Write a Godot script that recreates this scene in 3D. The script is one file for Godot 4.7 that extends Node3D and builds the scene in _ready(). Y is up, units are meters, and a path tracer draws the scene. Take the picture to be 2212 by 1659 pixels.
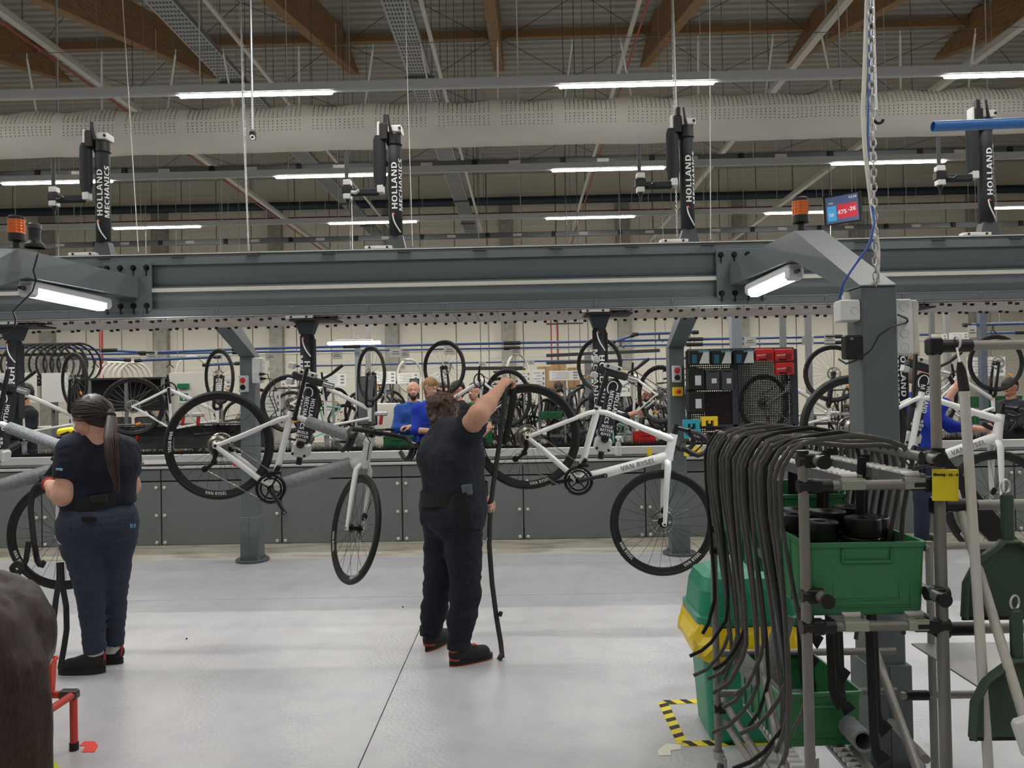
extends Node3D
# A bicycle assembly hall. World: x right, y up, -z away from the camera; metres.
# Photograph frame 2212 x 1659, focal length 1659 px.

const FPX := 1659.0
var eye := Vector3(0, 1.58, 0)
var cam_basis: Basis
var mats := {}
var names := {}
var cache := {}
var rng := RandomNumberGenerator.new()

# ---------------------------------------------------------------- mesh builder
class MB:
	var v := PackedVector3Array()
	var n := PackedVector3Array()
	func t3(a: Vector3, b: Vector3, c: Vector3, na: Vector3, nb: Vector3, nc: Vector3) -> void:
		if (b - a).cross(c - a).dot(na + nb + nc) > 0.0:
			v.append(a); v.append(c); v.append(b); n.append(na); n.append(nc); n.append(nb)
		else:
			v.append(a); v.append(b); v.append(c); n.append(na); n.append(nb); n.append(nc)
	func q4(a: Vector3, b: Vector3, c: Vector3, d: Vector3, na: Vector3, nb: Vector3, nc: Vector3, nd: Vector3) -> void:
		t3(a, b, c, na, nb, nc); t3(a, c, d, na, nc, nd)
	func quad(a: Vector3, b: Vector3, c: Vector3, d: Vector3, nn: Vector3) -> void:
		q4(a, b, c, d, nn, nn, nn, nn)
	func box(c: Vector3, s: Vector3, b := Basis.IDENTITY) -> MB:
		var h := s * 0.5
		for ax in 3:
			var u: int = (ax + 1) % 3
			var w: int = (ax + 2) % 3
			for sg in [-1.0, 1.0]:
				var p := Vector3.ZERO; p[ax] = h[ax] * sg
				var du := Vector3.ZERO; du[u] = h[u]
				var dw := Vector3.ZERO; dw[w] = h[w]
				var nn := Vector3.ZERO; nn[ax] = sg
				quad(c + b * (p - du - dw), c + b * (p + du - dw), c + b * (p + du + dw), c + b * (p - du + dw), b * nn)
		return self
	func rbox(c: Vector3, s: Vector3, r: float, b := Basis.IDENTITY) -> MB:
		# box with chamfered edges whose normals blend, so that edges catch light
		var h := s * 0.5
		r = min(r, min(h.x, min(h.y, h.z)) * 0.98)
		var i := h - Vector3(r, r, r)
		for ax in 3:
			var u: int = (ax + 1) % 3
			var w: int = (ax + 2) % 3
			for sg in [-1.0, 1.0]:
				var p := Vector3.ZERO; p[ax] = h[ax] * sg
				var du := Vector3.ZERO; du[u] = i[u]
				var dw := Vector3.ZERO; dw[w] = i[w]
				var nn := Vector3.ZERO; nn[ax] = sg
				quad(c + b * (p - du - dw), c + b * (p + du - dw), c + b * (p + du + dw), c + b * (p - du + dw), b * nn)
			for s1 in [-1.0, 1.0]:
				for s2 in [-1.0, 1.0]:
					# edge along ax between faces u and w
					var e := Vector3.ZERO; e[ax] = i[ax]
					var pu := Vector3.ZERO; pu[u] = h[u] * s1; pu[w] = i[w] * s2
					var pw := Vector3.ZERO; pw[u] = i[u] * s1; pw[w] = h[w] * s2
					var nu := Vector3.ZERO; nu[u] = s1
					var nw := Vector3.ZERO; nw[w] = s2
					q4(c + b * (pu - e), c + b * (pu + e), c + b * (pw + e), c + b * (pw - e), b * nu, b * nu, b * nw, b * nw)
		for s1 in [-1.0, 1.0]:
			for s2 in [-1.0, 1.0]:
				for s3 in [-1.0, 1.0]:
					t3(c + b * Vector3(h.x * s1, i.y * s2, i.z * s3), c + b * Vector3(i.x * s1, h.y * s2, i.z * s3), c + b * Vector3(i.x * s1, i.y * s2, h.z * s3), b * Vector3(s1, 0, 0), b * Vector3(0, s2, 0), b * Vector3(0, 0, s3))
		return self
	static func frame(d: Vector3, up := Vector3.UP) -> Basis:
		# y along d
		var y := d.normalized()
		if absf(y.dot(up)) > 0.97: up = Vector3.RIGHT if absf(y.x) < 0.9 else Vector3.BACK
		var z := (up - y * y.dot(up)).normalized()
		return Basis(y.cross(z), y, z)
	func cyl(a: Vector3, b: Vector3, r0: float, r1 := -1.0, k := 12, caps := true) -> MB:
		if r1 < 0.0: r1 = r0
		var f := frame(b - a)
		var sl := (r0 - r1) / maxf((b - a).length(), 1e-6)
		for j in k:
			var t0 := TAU * j / k
			var t1 := TAU * (j + 1) / k
			var d0 := f.x * cos(t0) + f.z * sin(t0)
			var d1 := f.x * cos(t1) + f.z * sin(t1)
			var n0 := (d0 + f.y * sl).normalized()
			var n1 := (d1 + f.y * sl).normalized()
			q4(a + d0 * r0, a + d1 * r0, b + d1 * r1, b + d0 * r1, n0, n1, n1, n0)
			if caps:
				t3(a, a + d0 * r0, a + d1 * r0, -f.y, -f.y, -f.y)
				t3(b, b + d0 * r1, b + d1 * r1, f.y, f.y, f.y)
		return self
	func tube(p: Array, r, k := 8, sx := 1.0, sz := 1.0, up := Vector3.UP, closed := false, caps := true) -> MB:
		# swept tube; r is a number or an array of numbers; section scaled by sx (side) and sz (towards up)
		var m := p.size()
		var fr := []
		for i in m:
			var d: Vector3
			if closed: d = p[(i + 1) % m] - p[(i - 1 + m) % m]
			else: d = p[mini(i + 1, m - 1)] - p[maxi(i - 1, 0)]
			if i == 0: fr.append(frame(d, up))
			else:
				var y := d.normalized()
				var z: Vector3 = fr[i - 1].z
				z = (z - y * y.dot(z)).normalized()
				fr.append(Basis(y.cross(z), y, z))
		var last := m if closed else m - 1
		var ring := []
		var rn := []
		for i in m:
			var rr: float = r[i] if r is Array else r
			var a := PackedVector3Array()
			var an := PackedVector3Array()
			for j in k:
				var t := TAU * j / k
				a.append(p[i] + (fr[i].x * cos(t) * sx + fr[i].z * sin(t) * sz) * rr)
				an.append((fr[i].x * cos(t) / sx + fr[i].z * sin(t) / sz).normalized())
			ring.append(a); rn.append(an)
		for i in last:
			var i2 := (i + 1) % m
			for j in k:
				var j2 := (j + 1) % k
				q4(ring[i][j], ring[i][j2], ring[i2][j2], ring[i2][j], rn[i][j], rn[i][j2], rn[i2][j2], rn[i2][j])
		if caps and not closed:
			for j in k:
				var j2 := (j + 1) % k
				t3(p[0], ring[0][j], ring[0][j2], -fr[0].y, -fr[0].y, -fr[0].y)
				t3(p[m - 1], ring[m - 1][j], ring[m - 1][j2], fr[m - 1].y, fr[m - 1].y, fr[m - 1].y)
		return self
	func torus(c: Vector3, ax: Vector3, R: float, r: float, k := 32, kr := 8, a0 := 0.0, a1 := TAU, sx := 1.0) -> MB:
		# sx scales the section along the axis
		var f := frame(ax)
		for i in k:
			var t0 := a0 + (a1 - a0) * i / k
			var t1 := a0 + (a1 - a0) * (i + 1) / k
			var d0 := f.x * cos(t0) + f.z * sin(t0)
			var d1 := f.x * cos(t1) + f.z * sin(t1)
			for j in kr:
				var u0 := TAU * j / kr
				var u1 := TAU * (j + 1) / kr
				q4(c + d0 * (R + r * cos(u0)) + f.y * r * sx * sin(u0), c + d1 * (R + r * cos(u0)) + f.y * r * sx * sin(u0), c + d1 * (R + r * cos(u1)) + f.y * r * sx * sin(u1), c + d0 * (R + r * cos(u1)) + f.y * r * sx * sin(u1),
					(d0 * cos(u0) + f.y * sin(u0)), (d1 * cos(u0) + f.y * sin(u0)), (d1 * cos(u1) + f.y * sin(u1)), (d0 * cos(u1) + f.y * sin(u1)))
		return self
	func lathe(prof: Array, x: Transform3D, k := 24, smooth := false) -> MB:
		# prof: Vector2(radius, height) going up, about the y axis of x
		for i in prof.size() - 1:
			var p: Vector2 = prof[i]
			var q: Vector2 = prof[i + 1]
			var e := q - p
			if e.length() < 1e-6: continue
			var nn := Vector2(e.y, -e.x).normalized()
			var na := nn
			var nb := nn
			if smooth:
				if i > 0:
					var e0: Vector2 = p - prof[i - 1]
					if e0.length() > 1e-6: na = (nn + Vector2(e0.y, -e0.x).normalized()).normalized()
				if i < prof.size() - 2:
					var e1: Vector2 = prof[i + 2] - q
					if e1.length() > 1e-6: nb = (nn + Vector2(e1.y, -e1.x).normalized()).normalized()
			for j in k:
				var d0 := Vector3(cos(TAU * j / k), 0, sin(TAU * j / k))
				var d1 := Vector3(cos(TAU * (j + 1) / k), 0, sin(TAU * (j + 1) / k))
				q4(x * (d0 * p.x + Vector3(0, p.y, 0)), x * (d1 * p.x + Vector3(0, p.y, 0)), x * (d1 * q.x + Vector3(0, q.y, 0)), x * (d0 * q.x + Vector3(0, q.y, 0)),
					x.basis * (d0 * na.x + Vector3(0, na.y, 0)), x.basis * (d1 * na.x + Vector3(0, na.y, 0)), x.basis * (d1 * nb.x + Vector3(0, nb.y, 0)), x.basis * (d0 * nb.x + Vector3(0, nb.y, 0)))
		return self
	func ball(c: Vector3, r: Vector3, b := Basis.IDENTITY, k := 14, kv := 9) -> MB:
		for i in kv:
			var a0 := PI * i / kv - PI / 2
			var a1 := PI * (i + 1) / kv - PI / 2
			for j in k:
				var t0 := TAU * j / k
				var t1 := TAU * (j + 1) / k
				var d := [Vector3(cos(a0) * cos(t0), sin(a0), cos(a0) * sin(t0)), Vector3(cos(a0) * cos(t1), sin(a0), cos(a0) * sin(t1)), Vector3(cos(a1) * cos(t1), sin(a1), cos(a1) * sin(t1)), Vector3(cos(a1) * cos(t0), sin(a1), cos(a1) * sin(t0))]
				var nn := []
				for e in d: nn.append((b * (e / r)).normalized())
				if i == 0: t3(c + b * (d[0] * r), c + b * (d[2] * r), c + b * (d[3] * r), nn[0], nn[2], nn[3])
				elif i == kv - 1: t3(c + b * (d[0] * r), c + b * (d[1] * r), c + b * (d[2] * r), nn[0], nn[1], nn[2])
				else: q4(c + b * (d[0] * r), c + b * (d[1] * r), c + b * (d[2] * r), c + b * (d[3] * r), nn[0], nn[1], nn[2], nn[3])
		return self
	func prism(poly: Array, depth: float, x: Transform3D) -> MB:
		# polygon in x's xy plane, extruded from z = -depth/2 to depth/2
		var pp := PackedVector2Array(poly)
		var ti := Geometry2D.triangulate_polygon(pp)
		var h := Vector3(0, 0, depth * 0.5)
		var area := 0.0
		for i in pp.size():
			area += pp[i].cross(pp[(i + 1) % pp.size()])
		for i in range(0, ti.size(), 3):
			var a := Vector3(pp[ti[i]].x, pp[ti[i]].y, 0)
			var b := Vector3(pp[ti[i + 1]].x, pp[ti[i + 1]].y, 0)
			var c := Vector3(pp[ti[i + 2]].x, pp[ti[i + 2]].y, 0)
			var nz := x.basis.z.normalized()
			t3(x * (a + h), x * (b + h), x * (c + h), nz, nz, nz)
			t3(x * (a - h), x * (b - h), x * (c - h), -nz, -nz, -nz)
		for i in pp.size():
			var a := Vector3(pp[i].x, pp[i].y, 0)
			var p2 := pp[(i + 1) % pp.size()]
			var b := Vector3(p2.x, p2.y, 0)
			var e := b - a
			var nn := x.basis * (Vector3(e.y, -e.x, 0).normalized() * signf(area))
			quad(x * (a - h), x * (b - h), x * (b + h), x * (a + h), nn)
		return self
	func add(o: MB, x := Transform3D.IDENTITY) -> MB:
		for i in o.v.size():
			v.append(x * o.v[i]); n.append((x.basis * o.n[i]).normalized())
		return self
	func text(s: String, size: float, x: Transform3D, bend := 0.0, font := "Droid Sans", bold := true, depth := 0.002) -> MB:
		# lettering of cap height about size, centred on x, in x's xy plane facing +z; bend > 0 wraps it round a cylinder of that radius about the y axis
		var tm := TextMesh.new()
		var sf := SystemFont.new()
		sf.font_names = PackedStringArray([font])
		sf.font_weight = 700 if bold else 400
		tm.font = sf
		tm.text = s
		tm.font_size = 40
		tm.pixel_size = size / 29.0
		tm.depth = depth
		tm.curve_step = 2.0
		var ar := tm.get_mesh_arrays()
		if ar.is_empty(): return self
		var pv: PackedVector3Array = ar[Mesh.ARRAY_VERTEX]
		var pn: PackedVector3Array = ar[Mesh.ARRAY_NORMAL]
		var pi: PackedInt32Array = ar[Mesh.ARRAY_INDEX] if ar[Mesh.ARRAY_INDEX] != null else PackedInt32Array(range(pv.size()))
		for i in pi:
			var p := pv[i]
			var nn := pn[i]
			if bend > 0.0:
				var t := p.x / bend
				var rr := bend + p.z
				p = Vector3(sin(t) * rr, p.y, cos(t) * rr - bend)
				nn = nn.rotated(Vector3.UP, t)
			v.append(x * p); n.append((x.basis * nn).normalized())
		return self
	func split(most: float) -> MB:
		# cut triangles until no edge is longer than most, so that flat lettering can be wrapped
		var o := MB.new()
		var todo := []
		for i in range(0, v.size(), 3): todo.append([v[i], v[i + 1], v[i + 2], n[i]])
		while todo.size():
			var t: Array = todo.pop_back()
			var e := [t[0].distance_to(t[1]), t[1].distance_to(t[2]), t[2].distance_to(t[0])]
			var k := 0
			if e[1] > e[k]: k = 1
			if e[2] > e[k]: k = 2
			if e[k] <= most:
				for j in 3:
					o.v.append(t[j]); o.n.append(t[3])
				continue
			var a: Vector3 = t[k]
			var b: Vector3 = t[(k + 1) % 3]
			var c: Vector3 = t[(k + 2) % 3]
			var h := (a + b) / 2
			todo.append([a, h, c, t[3]]); todo.append([h, b, c, t[3]])
		return o
	func mesh() -> ArrayMesh:
		var m := ArrayMesh.new()
		if v.is_empty(): return m
		var ar := []
		ar.resize(Mesh.ARRAY_MAX)
		ar[Mesh.ARRAY_VERTEX] = v
		ar[Mesh.ARRAY_NORMAL] = n
		m.add_surface_from_arrays(Mesh.PRIMITIVE_TRIANGLES, ar)
		return m

# ---------------------------------------------------------------- nodes
func P(px: float, py: float, d: float) -> Vector3:
	# the point at distance d from the plane of the lens that shows at (px, py)
	var r := cam_basis * Vector3((px - 1106.0) / FPX, -(py - 829.5) / FPX, -1)
	return eye + r * (d / -r.z)

func numbered(s: String) -> String:
	if not names.has(s):
		names[s] = 0
		return s
	names[s] += 1
	return "%s_%03d" % [s, names[s]]

func tag(o: Node, label := "", cat := "", group := "", kind := "") -> void:
	if label: o.set_meta("label", label)
	if cat: o.set_meta("category", cat)
	if group: o.set_meta("group", group)
	if kind: o.set_meta("kind", kind)

func thing(called: String, label: String, cat: String, at := Vector3.ZERO, group := "", turn := Basis.IDENTITY) -> Node3D:
	var o := Node3D.new()
	o.name = numbered(called)
	add_child(o)
	o.transform = Transform3D(turn, at)
	tag(o, label, cat, group)
	return o

func mi(called: String, mesh: Mesh, mat: Material, parent: Node, x := Transform3D.IDENTITY) -> MeshInstance3D:
	var o := MeshInstance3D.new()
	o.name = called
	o.mesh = mesh
	o.material_override = mat
	o.transform = x
	parent.add_child(o, true)
	return o

# a part made in world coordinates under a thing that is only shifted, not turned
func pw(called: String, mb: MB, mat: Material, parent: Node3D) -> MeshInstance3D:
	var off := Vector3.ZERO
	var q: Node = parent
	while q is Node3D and q != self:
		off += (q as Node3D).position
		q = q.get_parent()
	for i in mb.v.size(): mb.v[i] -= off
	return mi(called, mb.mesh(), mat, parent)

# a part made in the thing's own coordinates
func pl(called: String, mb: MB, mat: Material, parent: Node, x := Transform3D.IDENTITY) -> MeshInstance3D:
	return mi(called, mb.mesh(), mat, parent, x)

# a thing that is one mesh, made in world coordinates around its own base point
func one(called: String, mb: MB, mat: Material, label: String, cat: String, group := "", kind := "") -> MeshInstance3D:
	var lo := Vector3.INF
	var hi := -Vector3.INF
	for p in mb.v:
		lo = lo.min(p); hi = hi.max(p)
	var at := Vector3((lo.x + hi.x) / 2, lo.y, (lo.z + hi.z) / 2)
	for i in mb.v.size(): mb.v[i] -= at
	var o := mi(numbered(called), mb.mesh(), mat, self, Transform3D(Basis.IDENTITY, at))
	tag(o, label, cat, group, kind)
	return o

func struct(called: String, mb: MB, mat: Material, label := "") -> MeshInstance3D:
	var o := mi(numbered(called), mb.mesh(), mat, self)
	tag(o, label, "", "", "structure")
	return o

# ---------------------------------------------------------------- materials
func C(r: int, g: int, b: int) -> Color:
	return Color(r / 255.0, g / 255.0, b / 255.0)

func m(r: int, g: int, b: int, rough := 0.55, metal := 0.0) -> StandardMaterial3D:
	var key := "%d,%d,%d,%.2f,%.2f" % [r, g, b, rough, metal]
	if not mats.has(key):
		var s := StandardMaterial3D.new()
		s.albedo_color = C(r, g, b) if maxi(r, maxi(g, b)) > 46 else C(int(r * 0.68), int(g * 0.68), int(b * 0.68))
		s.roughness = rough
		s.metallic = metal
		mats[key] = s
	return mats[key]

func noise_tex(freq: float, size := 256, ramp := [], normal := false, strength := 4.0, kind := FastNoiseLite.TYPE_SIMPLEX_SMOOTH, seed_ := 1, octaves := 4) -> NoiseTexture2D:
	var key := "noise" + str([freq, size, ramp, normal, strength, kind, seed_, octaves])
	if cache.has(key): return cache[key]
	var t := NoiseTexture2D.new()
	cache[key] = t
	t.width = size; t.height = size
	t.seamless = true
	var nz := FastNoiseLite.new()
	nz.noise_type = kind
	nz.seed = seed_
	nz.frequency = freq
	nz.fractal_octaves = octaves
	t.noise = nz
	if normal:
		t.as_normal_map = true
		t.bump_strength = strength
	if ramp.size():
		var g := Gradient.new()
		var off := PackedFloat32Array()
		var col := PackedColorArray()
		for e in ramp:
			off.append(e[0]); col.append(e[1])
		g.offsets = off; g.colors = col
		t.color_ramp = g
	return t

func textured(key: String, base: Color, rough: float, metal: float, tint, bump, scale: Vector3, world := false, nscale := 0.5) -> StandardMaterial3D:
	if mats.has(key): return mats[key]
	var s := StandardMaterial3D.new()
	s.albedo_color = base
	s.roughness = rough
	s.metallic = metal
	s.uv1_triplanar = true
	s.uv1_world_triplanar = world
	s.uv1_scale = scale
	if tint: s.albedo_texture = tint
	if bump:
		s.normal_enabled = true
		s.normal_texture = bump
		s.normal_scale = nscale
	mats[key] = s
	return s

func glow(r: int, g: int, b: int, e: float) -> StandardMaterial3D:
	var key := "glow%d,%d,%d,%f" % [r, g, b, e]
	if not mats.has(key):
		var s := StandardMaterial3D.new()
		s.albedo_color = C(r, g, b)
		s.emission_enabled = true
		s.emission = C(r, g, b)
		s.emission_energy_multiplier = e
		mats[key] = s
	return mats[key]

func clear(r: int, g: int, b: int, a: float, rough := 0.05) -> StandardMaterial3D:
	var key := "clear%d,%d,%d,%f" % [r, g, b, a]
	if not mats.has(key):
		var s := StandardMaterial3D.new()
		s.albedo_color = Color(r / 255.0, g / 255.0, b / 255.0, a)
		s.transparency = BaseMaterial3D.TRANSPARENCY_ALPHA
		s.roughness = rough
		mats[key] = s
	return mats[key]

func area_light(called: String, parent: Node, at: Vector3, sx: float, sz: float, energy: float, col := Color(1, 1, 1), turn := Basis.IDENTITY) -> void:
	# a lamp's own light, shining along turn * down
	var l := AreaLight3D.new()
	l.name = called
	l.area_size = Vector2(sx, sz)
	l.light_energy = energy
	l.light_color = col
	l.shadow_enabled = true
	l.set("area_range", 60.0)
	l.set("area_attenuation", 2.0)
	parent.add_child(l, true)
	l.transform = Transform3D(turn * Basis(Vector3.RIGHT, -PI / 2), at)

# ---------------------------------------------------------------- scene
func _ready() -> void:
	rng.seed = 20240
	# camera: slightly turned to the left, tilted up and rolled, as the hand-held phone was
	cam_basis = Basis(Vector3.UP, deg_to_rad(0.90)) * Basis(Vector3.RIGHT, deg_to_rad(0.76)) * Basis(Vector3.BACK, -0.0195)
	var cam := Camera3D.new()
	cam.name = "camera"
	cam.transform = Transform3D(cam_basis, eye)
	cam.fov = rad_to_deg(2.0 * atan(829.5 / FPX))
	cam.near = 0.05
	cam.far = 200.0
	add_child(cam)
	cam.current = true
	var env := Environment.new()
	var sky := Sky.new()
	var psm := ProceduralSkyMaterial.new()
	psm.sky_top_color = C(150, 185, 220)
	psm.sky_horizon_color = C(205, 218, 228)
	psm.ground_bottom_color = C(120, 120, 118)
	psm.ground_horizon_color = C(180, 185, 185)
	sky.sky_material = psm
	env.background_mode = Environment.BG_SKY
	env.sky = sky
	env.background_energy_multiplier = 1.0
	env.tonemap_mode = Environment.TONE_MAPPER_LINEAR
	env.tonemap_exposure = 2.0
	env.sdfgi_enabled = true
	env.ssao_enabled = true
	env.ssil_enabled = true
	var we := WorldEnvironment.new()
	we.name = "world_environment"
	we.environment = env
	add_child(we)
	light_rows()
	hall()
	roof_services()
	conveyor()
	gantries()
	arms()
	cabinets()
	bikes()
	people()
	pipe_rack()
	floor_things()
	cleaning_stand()
	post_fittings()
	second_line()
	air_lines()
	charger_board()
	clutter()
# ---------------------------------------------------------------- lamps
const ROWS := [[-3.8, 3], [-1.0, 3], [1.8, 3], [4.6, 4], [7.4, 5], [10.2, 6], [13.0, 7], [15.8, 5], [18.6, 5], [21.4, 5], [24.2, 5]]
const LAMP_H := 4.57
func light_rows() -> void:
	var rail := m(190, 192, 190, 0.45, 0.0)
	var lit := glow(255, 252, 248, 13.0)
	var rod := m(205, 204, 198, 0.5)
	# the first lamp of every row starts at these places along the hall
	var first := {7.4: P(387, 202, 7.4).x, 10.2: P(595, 377, 10.2).x, 13.0: P(245, 486, 13.0).x}
	for r in ROWS:
		var z: float = r[0]
		var label := ""
		match z:
			7.4: label = "white light rail with lit tubes in front of the fabric air duct"
			10.2: label = "white light rail with lit tubes just under the fabric duct's lower edge"
			13.0: label = "lower looking white light rail with lit tubes beyond the fabric duct"
			15.8: label = "thin white light rail next beyond the lower looking rail"
			18.6: label = "far white light rail two rows short of the end wall"
			21.4: label = "far white light rail one row short of the end wall"
			24.2: label = "white light rail closest to the beige end wall"
			4.6: label = "white light rail over the hanging bicycles"
			1.8: label = "white light rail over the aisle before the bicycles"
			-1.0: label = "white light rail over the place of the onlookers"
			-3.8: label = "white light rail behind the onlookers"
		var t := thing("light_rail", label, "light", Vector3(0, LAMP_H, -z), "light rails across the hall")
		var mb := MB.new()
		mb.box(Vector3(0, 0.035, 0), Vector3(36, 0.075, 0.065))
		mb.box(Vector3(0, -0.008, 0), Vector3(36, 0.012, 0.045))
		pl("rail", mb, rail, t)
		var x0: float = first.get(z, -5.55)
		while x0 > -16.0: x0 -= 3.7
		var count := 0
		while x0 < 14.5:
			var mid := x0 + 0.75
			var vis: bool = absf(mid) < z * 0.8 + 3.5
			if z < 14.0 and absf(mid) < 12.0 or vis:
				var lm := MB.new()
				lm.rbox(Vector3.ZERO, Vector3(1.5, 0.026, 0.05), 0.01)
				pl("lamp_tube", lm, lit, t, Transform3D(Basis.IDENTITY, Vector3(mid, -0.026, 0)))
				if z < 26.0:
					area_light("tube_light", t, Vector3(mid, -0.045, 0), 1.48, 0.05, (0.7 if z < 2.0 else 1.65) if z < 9.0 else (2.1 if z < 14.0 else 1.7), Color(1.0, 0.985, 0.96))
				count += 1
			x0 += 3.7
		if z > 4.0:
			var xr := -12.4
			while xr < 12.5:
				var rm := MB.new()
				rm.cyl(Vector3(xr, 0.07, 0), Vector3(xr, 3.4 + 0.1 * z * 0.0, 0), 0.006, -1, 5, false)
				pl("suspension_rod", rm, rod, t)
				xr += 3.1

# ---------------------------------------------------------------- hall shell
const WALL_Z := 27.0
func roof_y(z: float) -> float:
	# underside of the steel deck at distance z
	return 9.35 + 0.234 * (WALL_Z - z) if z > 12.0 else 12.86 - 0.234 * (12.0 - z)

func hall() -> void:
	# floor: pale grey epoxy, a raw concrete strip along the second line
	var fl := textured("epoxy", C(190, 190, 193), 0.34, 0.0, noise_tex(0.012, 512, [[0.0, Color(0.93, 0.93, 0.94)], [0.5, Color(0.98, 0.98, 0.98)], [1.0, Color(1, 1, 1)]], false, 1, FastNoiseLite.TYPE_SIMPLEX_SMOOTH, 3, 5), noise_tex(0.11, 512, [], true, 3.0, FastNoiseLite.TYPE_SIMPLEX_SMOOTH, 8, 3), Vector3(0.55, 0.55, 0.55), true, 0.12)
	var zf := 7.62
	var zj := 1659.0 * 1.58 / (1284.0 - 852.0)
	var fb := MB.new()
	# four slabs round the saw-cut joints (one across, one along the hall)
	var xa := -0.74
	var gap := 0.006
	for zz in [[-14.0, zj - gap / 2], [zj + gap / 2, zf]]:
		for xx in [[-22.0, xa - gap / 2], [xa + gap / 2, 22.0]]:
			fb.box(Vector3((xx[0] + xx[1]) / 2, -0.1, -(zz[0] + zz[1]) / 2), Vector3(xx[1] - xx[0], 0.2, zz[1] - zz[0]))
	struct("floor", fb, fl, "pale grey coated factory floor with saw-cut joints")
	var con := textured("concrete_floor", C(172, 170, 160), 0.6, 0.0, noise_tex(0.008, 512, [[0.0, Color(0.72, 0.71, 0.68)], [0.5, Color(0.92, 0.91, 0.88)], [1.0, Color(1, 1, 1)]], false, 1, FastNoiseLite.TYPE_SIMPLEX, 5, 5), null, Vector3(0.35, 0.35, 0.9), true)
	struct("floor", MB.new().box(Vector3(0, -0.103, -(zf + 9.6) / 2), Vector3(44, 0.2, 9.6 - zf)), con, "bare concrete floor strip along the grey cabinets")
	struct("floor", MB.new().box(Vector3(0, -0.103, -(9.6 + WALL_Z + 1) / 2), Vector3(44, 0.2, WALL_Z + 1 - 9.6)), m(128, 127, 122, 0.6), "grey factory floor beyond the second line")
	struct("floor", MB.new().box(Vector3(0, -0.28, -6.0), Vector3(44, 0.1, 42)), m(60, 60, 60, 0.9), "slab below the floor joints")
	# walls
	var beige := m(224, 220, 206, 0.6)
	var wf := struct("wall_far", MB.new().box(Vector3(0, 5.6, -WALL_Z - 0.2), Vector3(44, 11.4, 0.2)), beige, "far end wall clad in beige panels")
	var seams := [-300, -120, 30, 118, 185, 262, 330, 395, 470, 545, 640, 715, 790, 846, 910, 985, 1055, 1130, 1205, 1270, 1345, 1415, 1490, 1560, 1640, 1720, 1800, 1880, 1960, 2050, 2140, 2230, 2400, 2600]
	for i in seams.size() - 1:
		var a := P(seams[i], 700, WALL_Z).x
		var b := P(seams[i + 1], 700, WALL_Z).x
		for row in [[0.0, 3.18], [3.2, 6.3], [6.32, 9.9]]:
			var pm := MB.new()
			pm.rbox(Vector3((a + b) / 2, (row[0] + row[1]) / 2, -WALL_Z - 0.05), Vector3(b - a - 0.025, row[1] - row[0], 0.1), 0.015)
			# fine horizontal ribs of the sandwich panel
			var y: float = row[0] + 0.15
			while y < row[1] - 0.05:
				pm.box(Vector3((a + b) / 2, y, -WALL_Z + 0.003), Vector3(b - a - 0.06, 0.03, 0.012))
				y += 0.21
			pl("panel", pm, beige, wf)
	struct("trim_1", MB.new().box(Vector3(0, 3.19, -WALL_Z + 0.03), Vector3(44, 0.09, 0.06)), m(225, 222, 210, 0.6), "pale horizontal rail along the far wall")
	struct("wall_left", MB.new().box(Vector3(-22.1, 6.5, -6.5), Vector3(0.2, 13, 42)), beige)
	struct("wall_right", MB.new().box(Vector3(22.1, 6.5, -6.5), Vector3(0.2, 13, 42)), beige)
	struct("wall_back", MB.new().box(Vector3(0, 6.5, 14.1), Vector3(44.4, 13, 0.2)), beige)
	# trapezoidal steel deck of the roof, ribs running across the hall, with an opening for the skylight
	var deck := m(178, 176, 168, 0.5, 0.1)
	var dm := MB.new()
	var sk := [-7.0, -5.55, 15.9, 17.85] # skylight: x range, z range
	var z := -14.0
	while z < WALL_Z + 0.3:
		var step := 0.21 if z > 11.5 else 1.0
		var pr := [[0.0, 0.0], [0.09 / 0.21, 0.0], [0.115 / 0.21, 0.055], [0.185 / 0.21, 0.055], [1.0, 0.0]]
		var spans := [[-22.2, 22.2]]
		if z + step > sk[2] and z < sk[3]: spans = [[-22.2, sk[0]], [sk[1], 22.2]]
		for sp in spans:
			for k in 4:
				var za: float = z + pr[k][0] * step
				var zb: float = z + pr[k + 1][0] * step
				var ya: float = roof_y(za) + pr[k][1]
				var yb: float = roof_y(zb) + pr[k + 1][1]
				var nn := Vector3(0, -(zb - za), -(yb - ya)).normalized()
				dm.quad(Vector3(sp[0], ya, -za), Vector3(sp[1], ya, -za), Vector3(sp[1], yb, -zb), Vector3(sp[0], yb, -zb), nn)
				dm.quad(Vector3(sp[0], ya + 0.12, -za), Vector3(sp[1], ya + 0.12, -za), Vector3(sp[1], yb + 0.12, -zb), Vector3(sp[0], yb + 0.12, -zb), -nn)
		z += step
	struct("ceiling", dm, deck, "ribbed steel roof deck")
	# skylight kerb in pale timber
	var wood := wood_mat()
	var wk := MB.new()
	var ys := roof_y(sk[3])
	for e in [[Vector3((sk[0] + sk[1]) / 2, ys + 0.05, -sk[3]), Vector3(sk[1] - sk[0] + 0.2, 0.5, 0.1)], [Vector3(sk[0], ys + 0.3, -(sk[2] + sk[3]) / 2), Vector3(0.1, 0.9, sk[3] - sk[2])], [Vector3(sk[1], ys + 0.3, -(sk[2] + sk[3]) / 2), Vector3(0.1, 0.9, sk[3] - sk[2])], [Vector3((sk[0] + sk[1]) / 2, roof_y(sk[2]) + 0.1, -sk[2]), Vector3(sk[1] - sk[0] + 0.2, 0.5, 0.1)]]:
		wk.box(e[0], e[1])
	var wn := struct("window_1", wk, wood, "skylight with a timber kerb")
	wk = MB.new()
	var zm: float = (sk[2] + sk[3]) / 2
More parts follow.
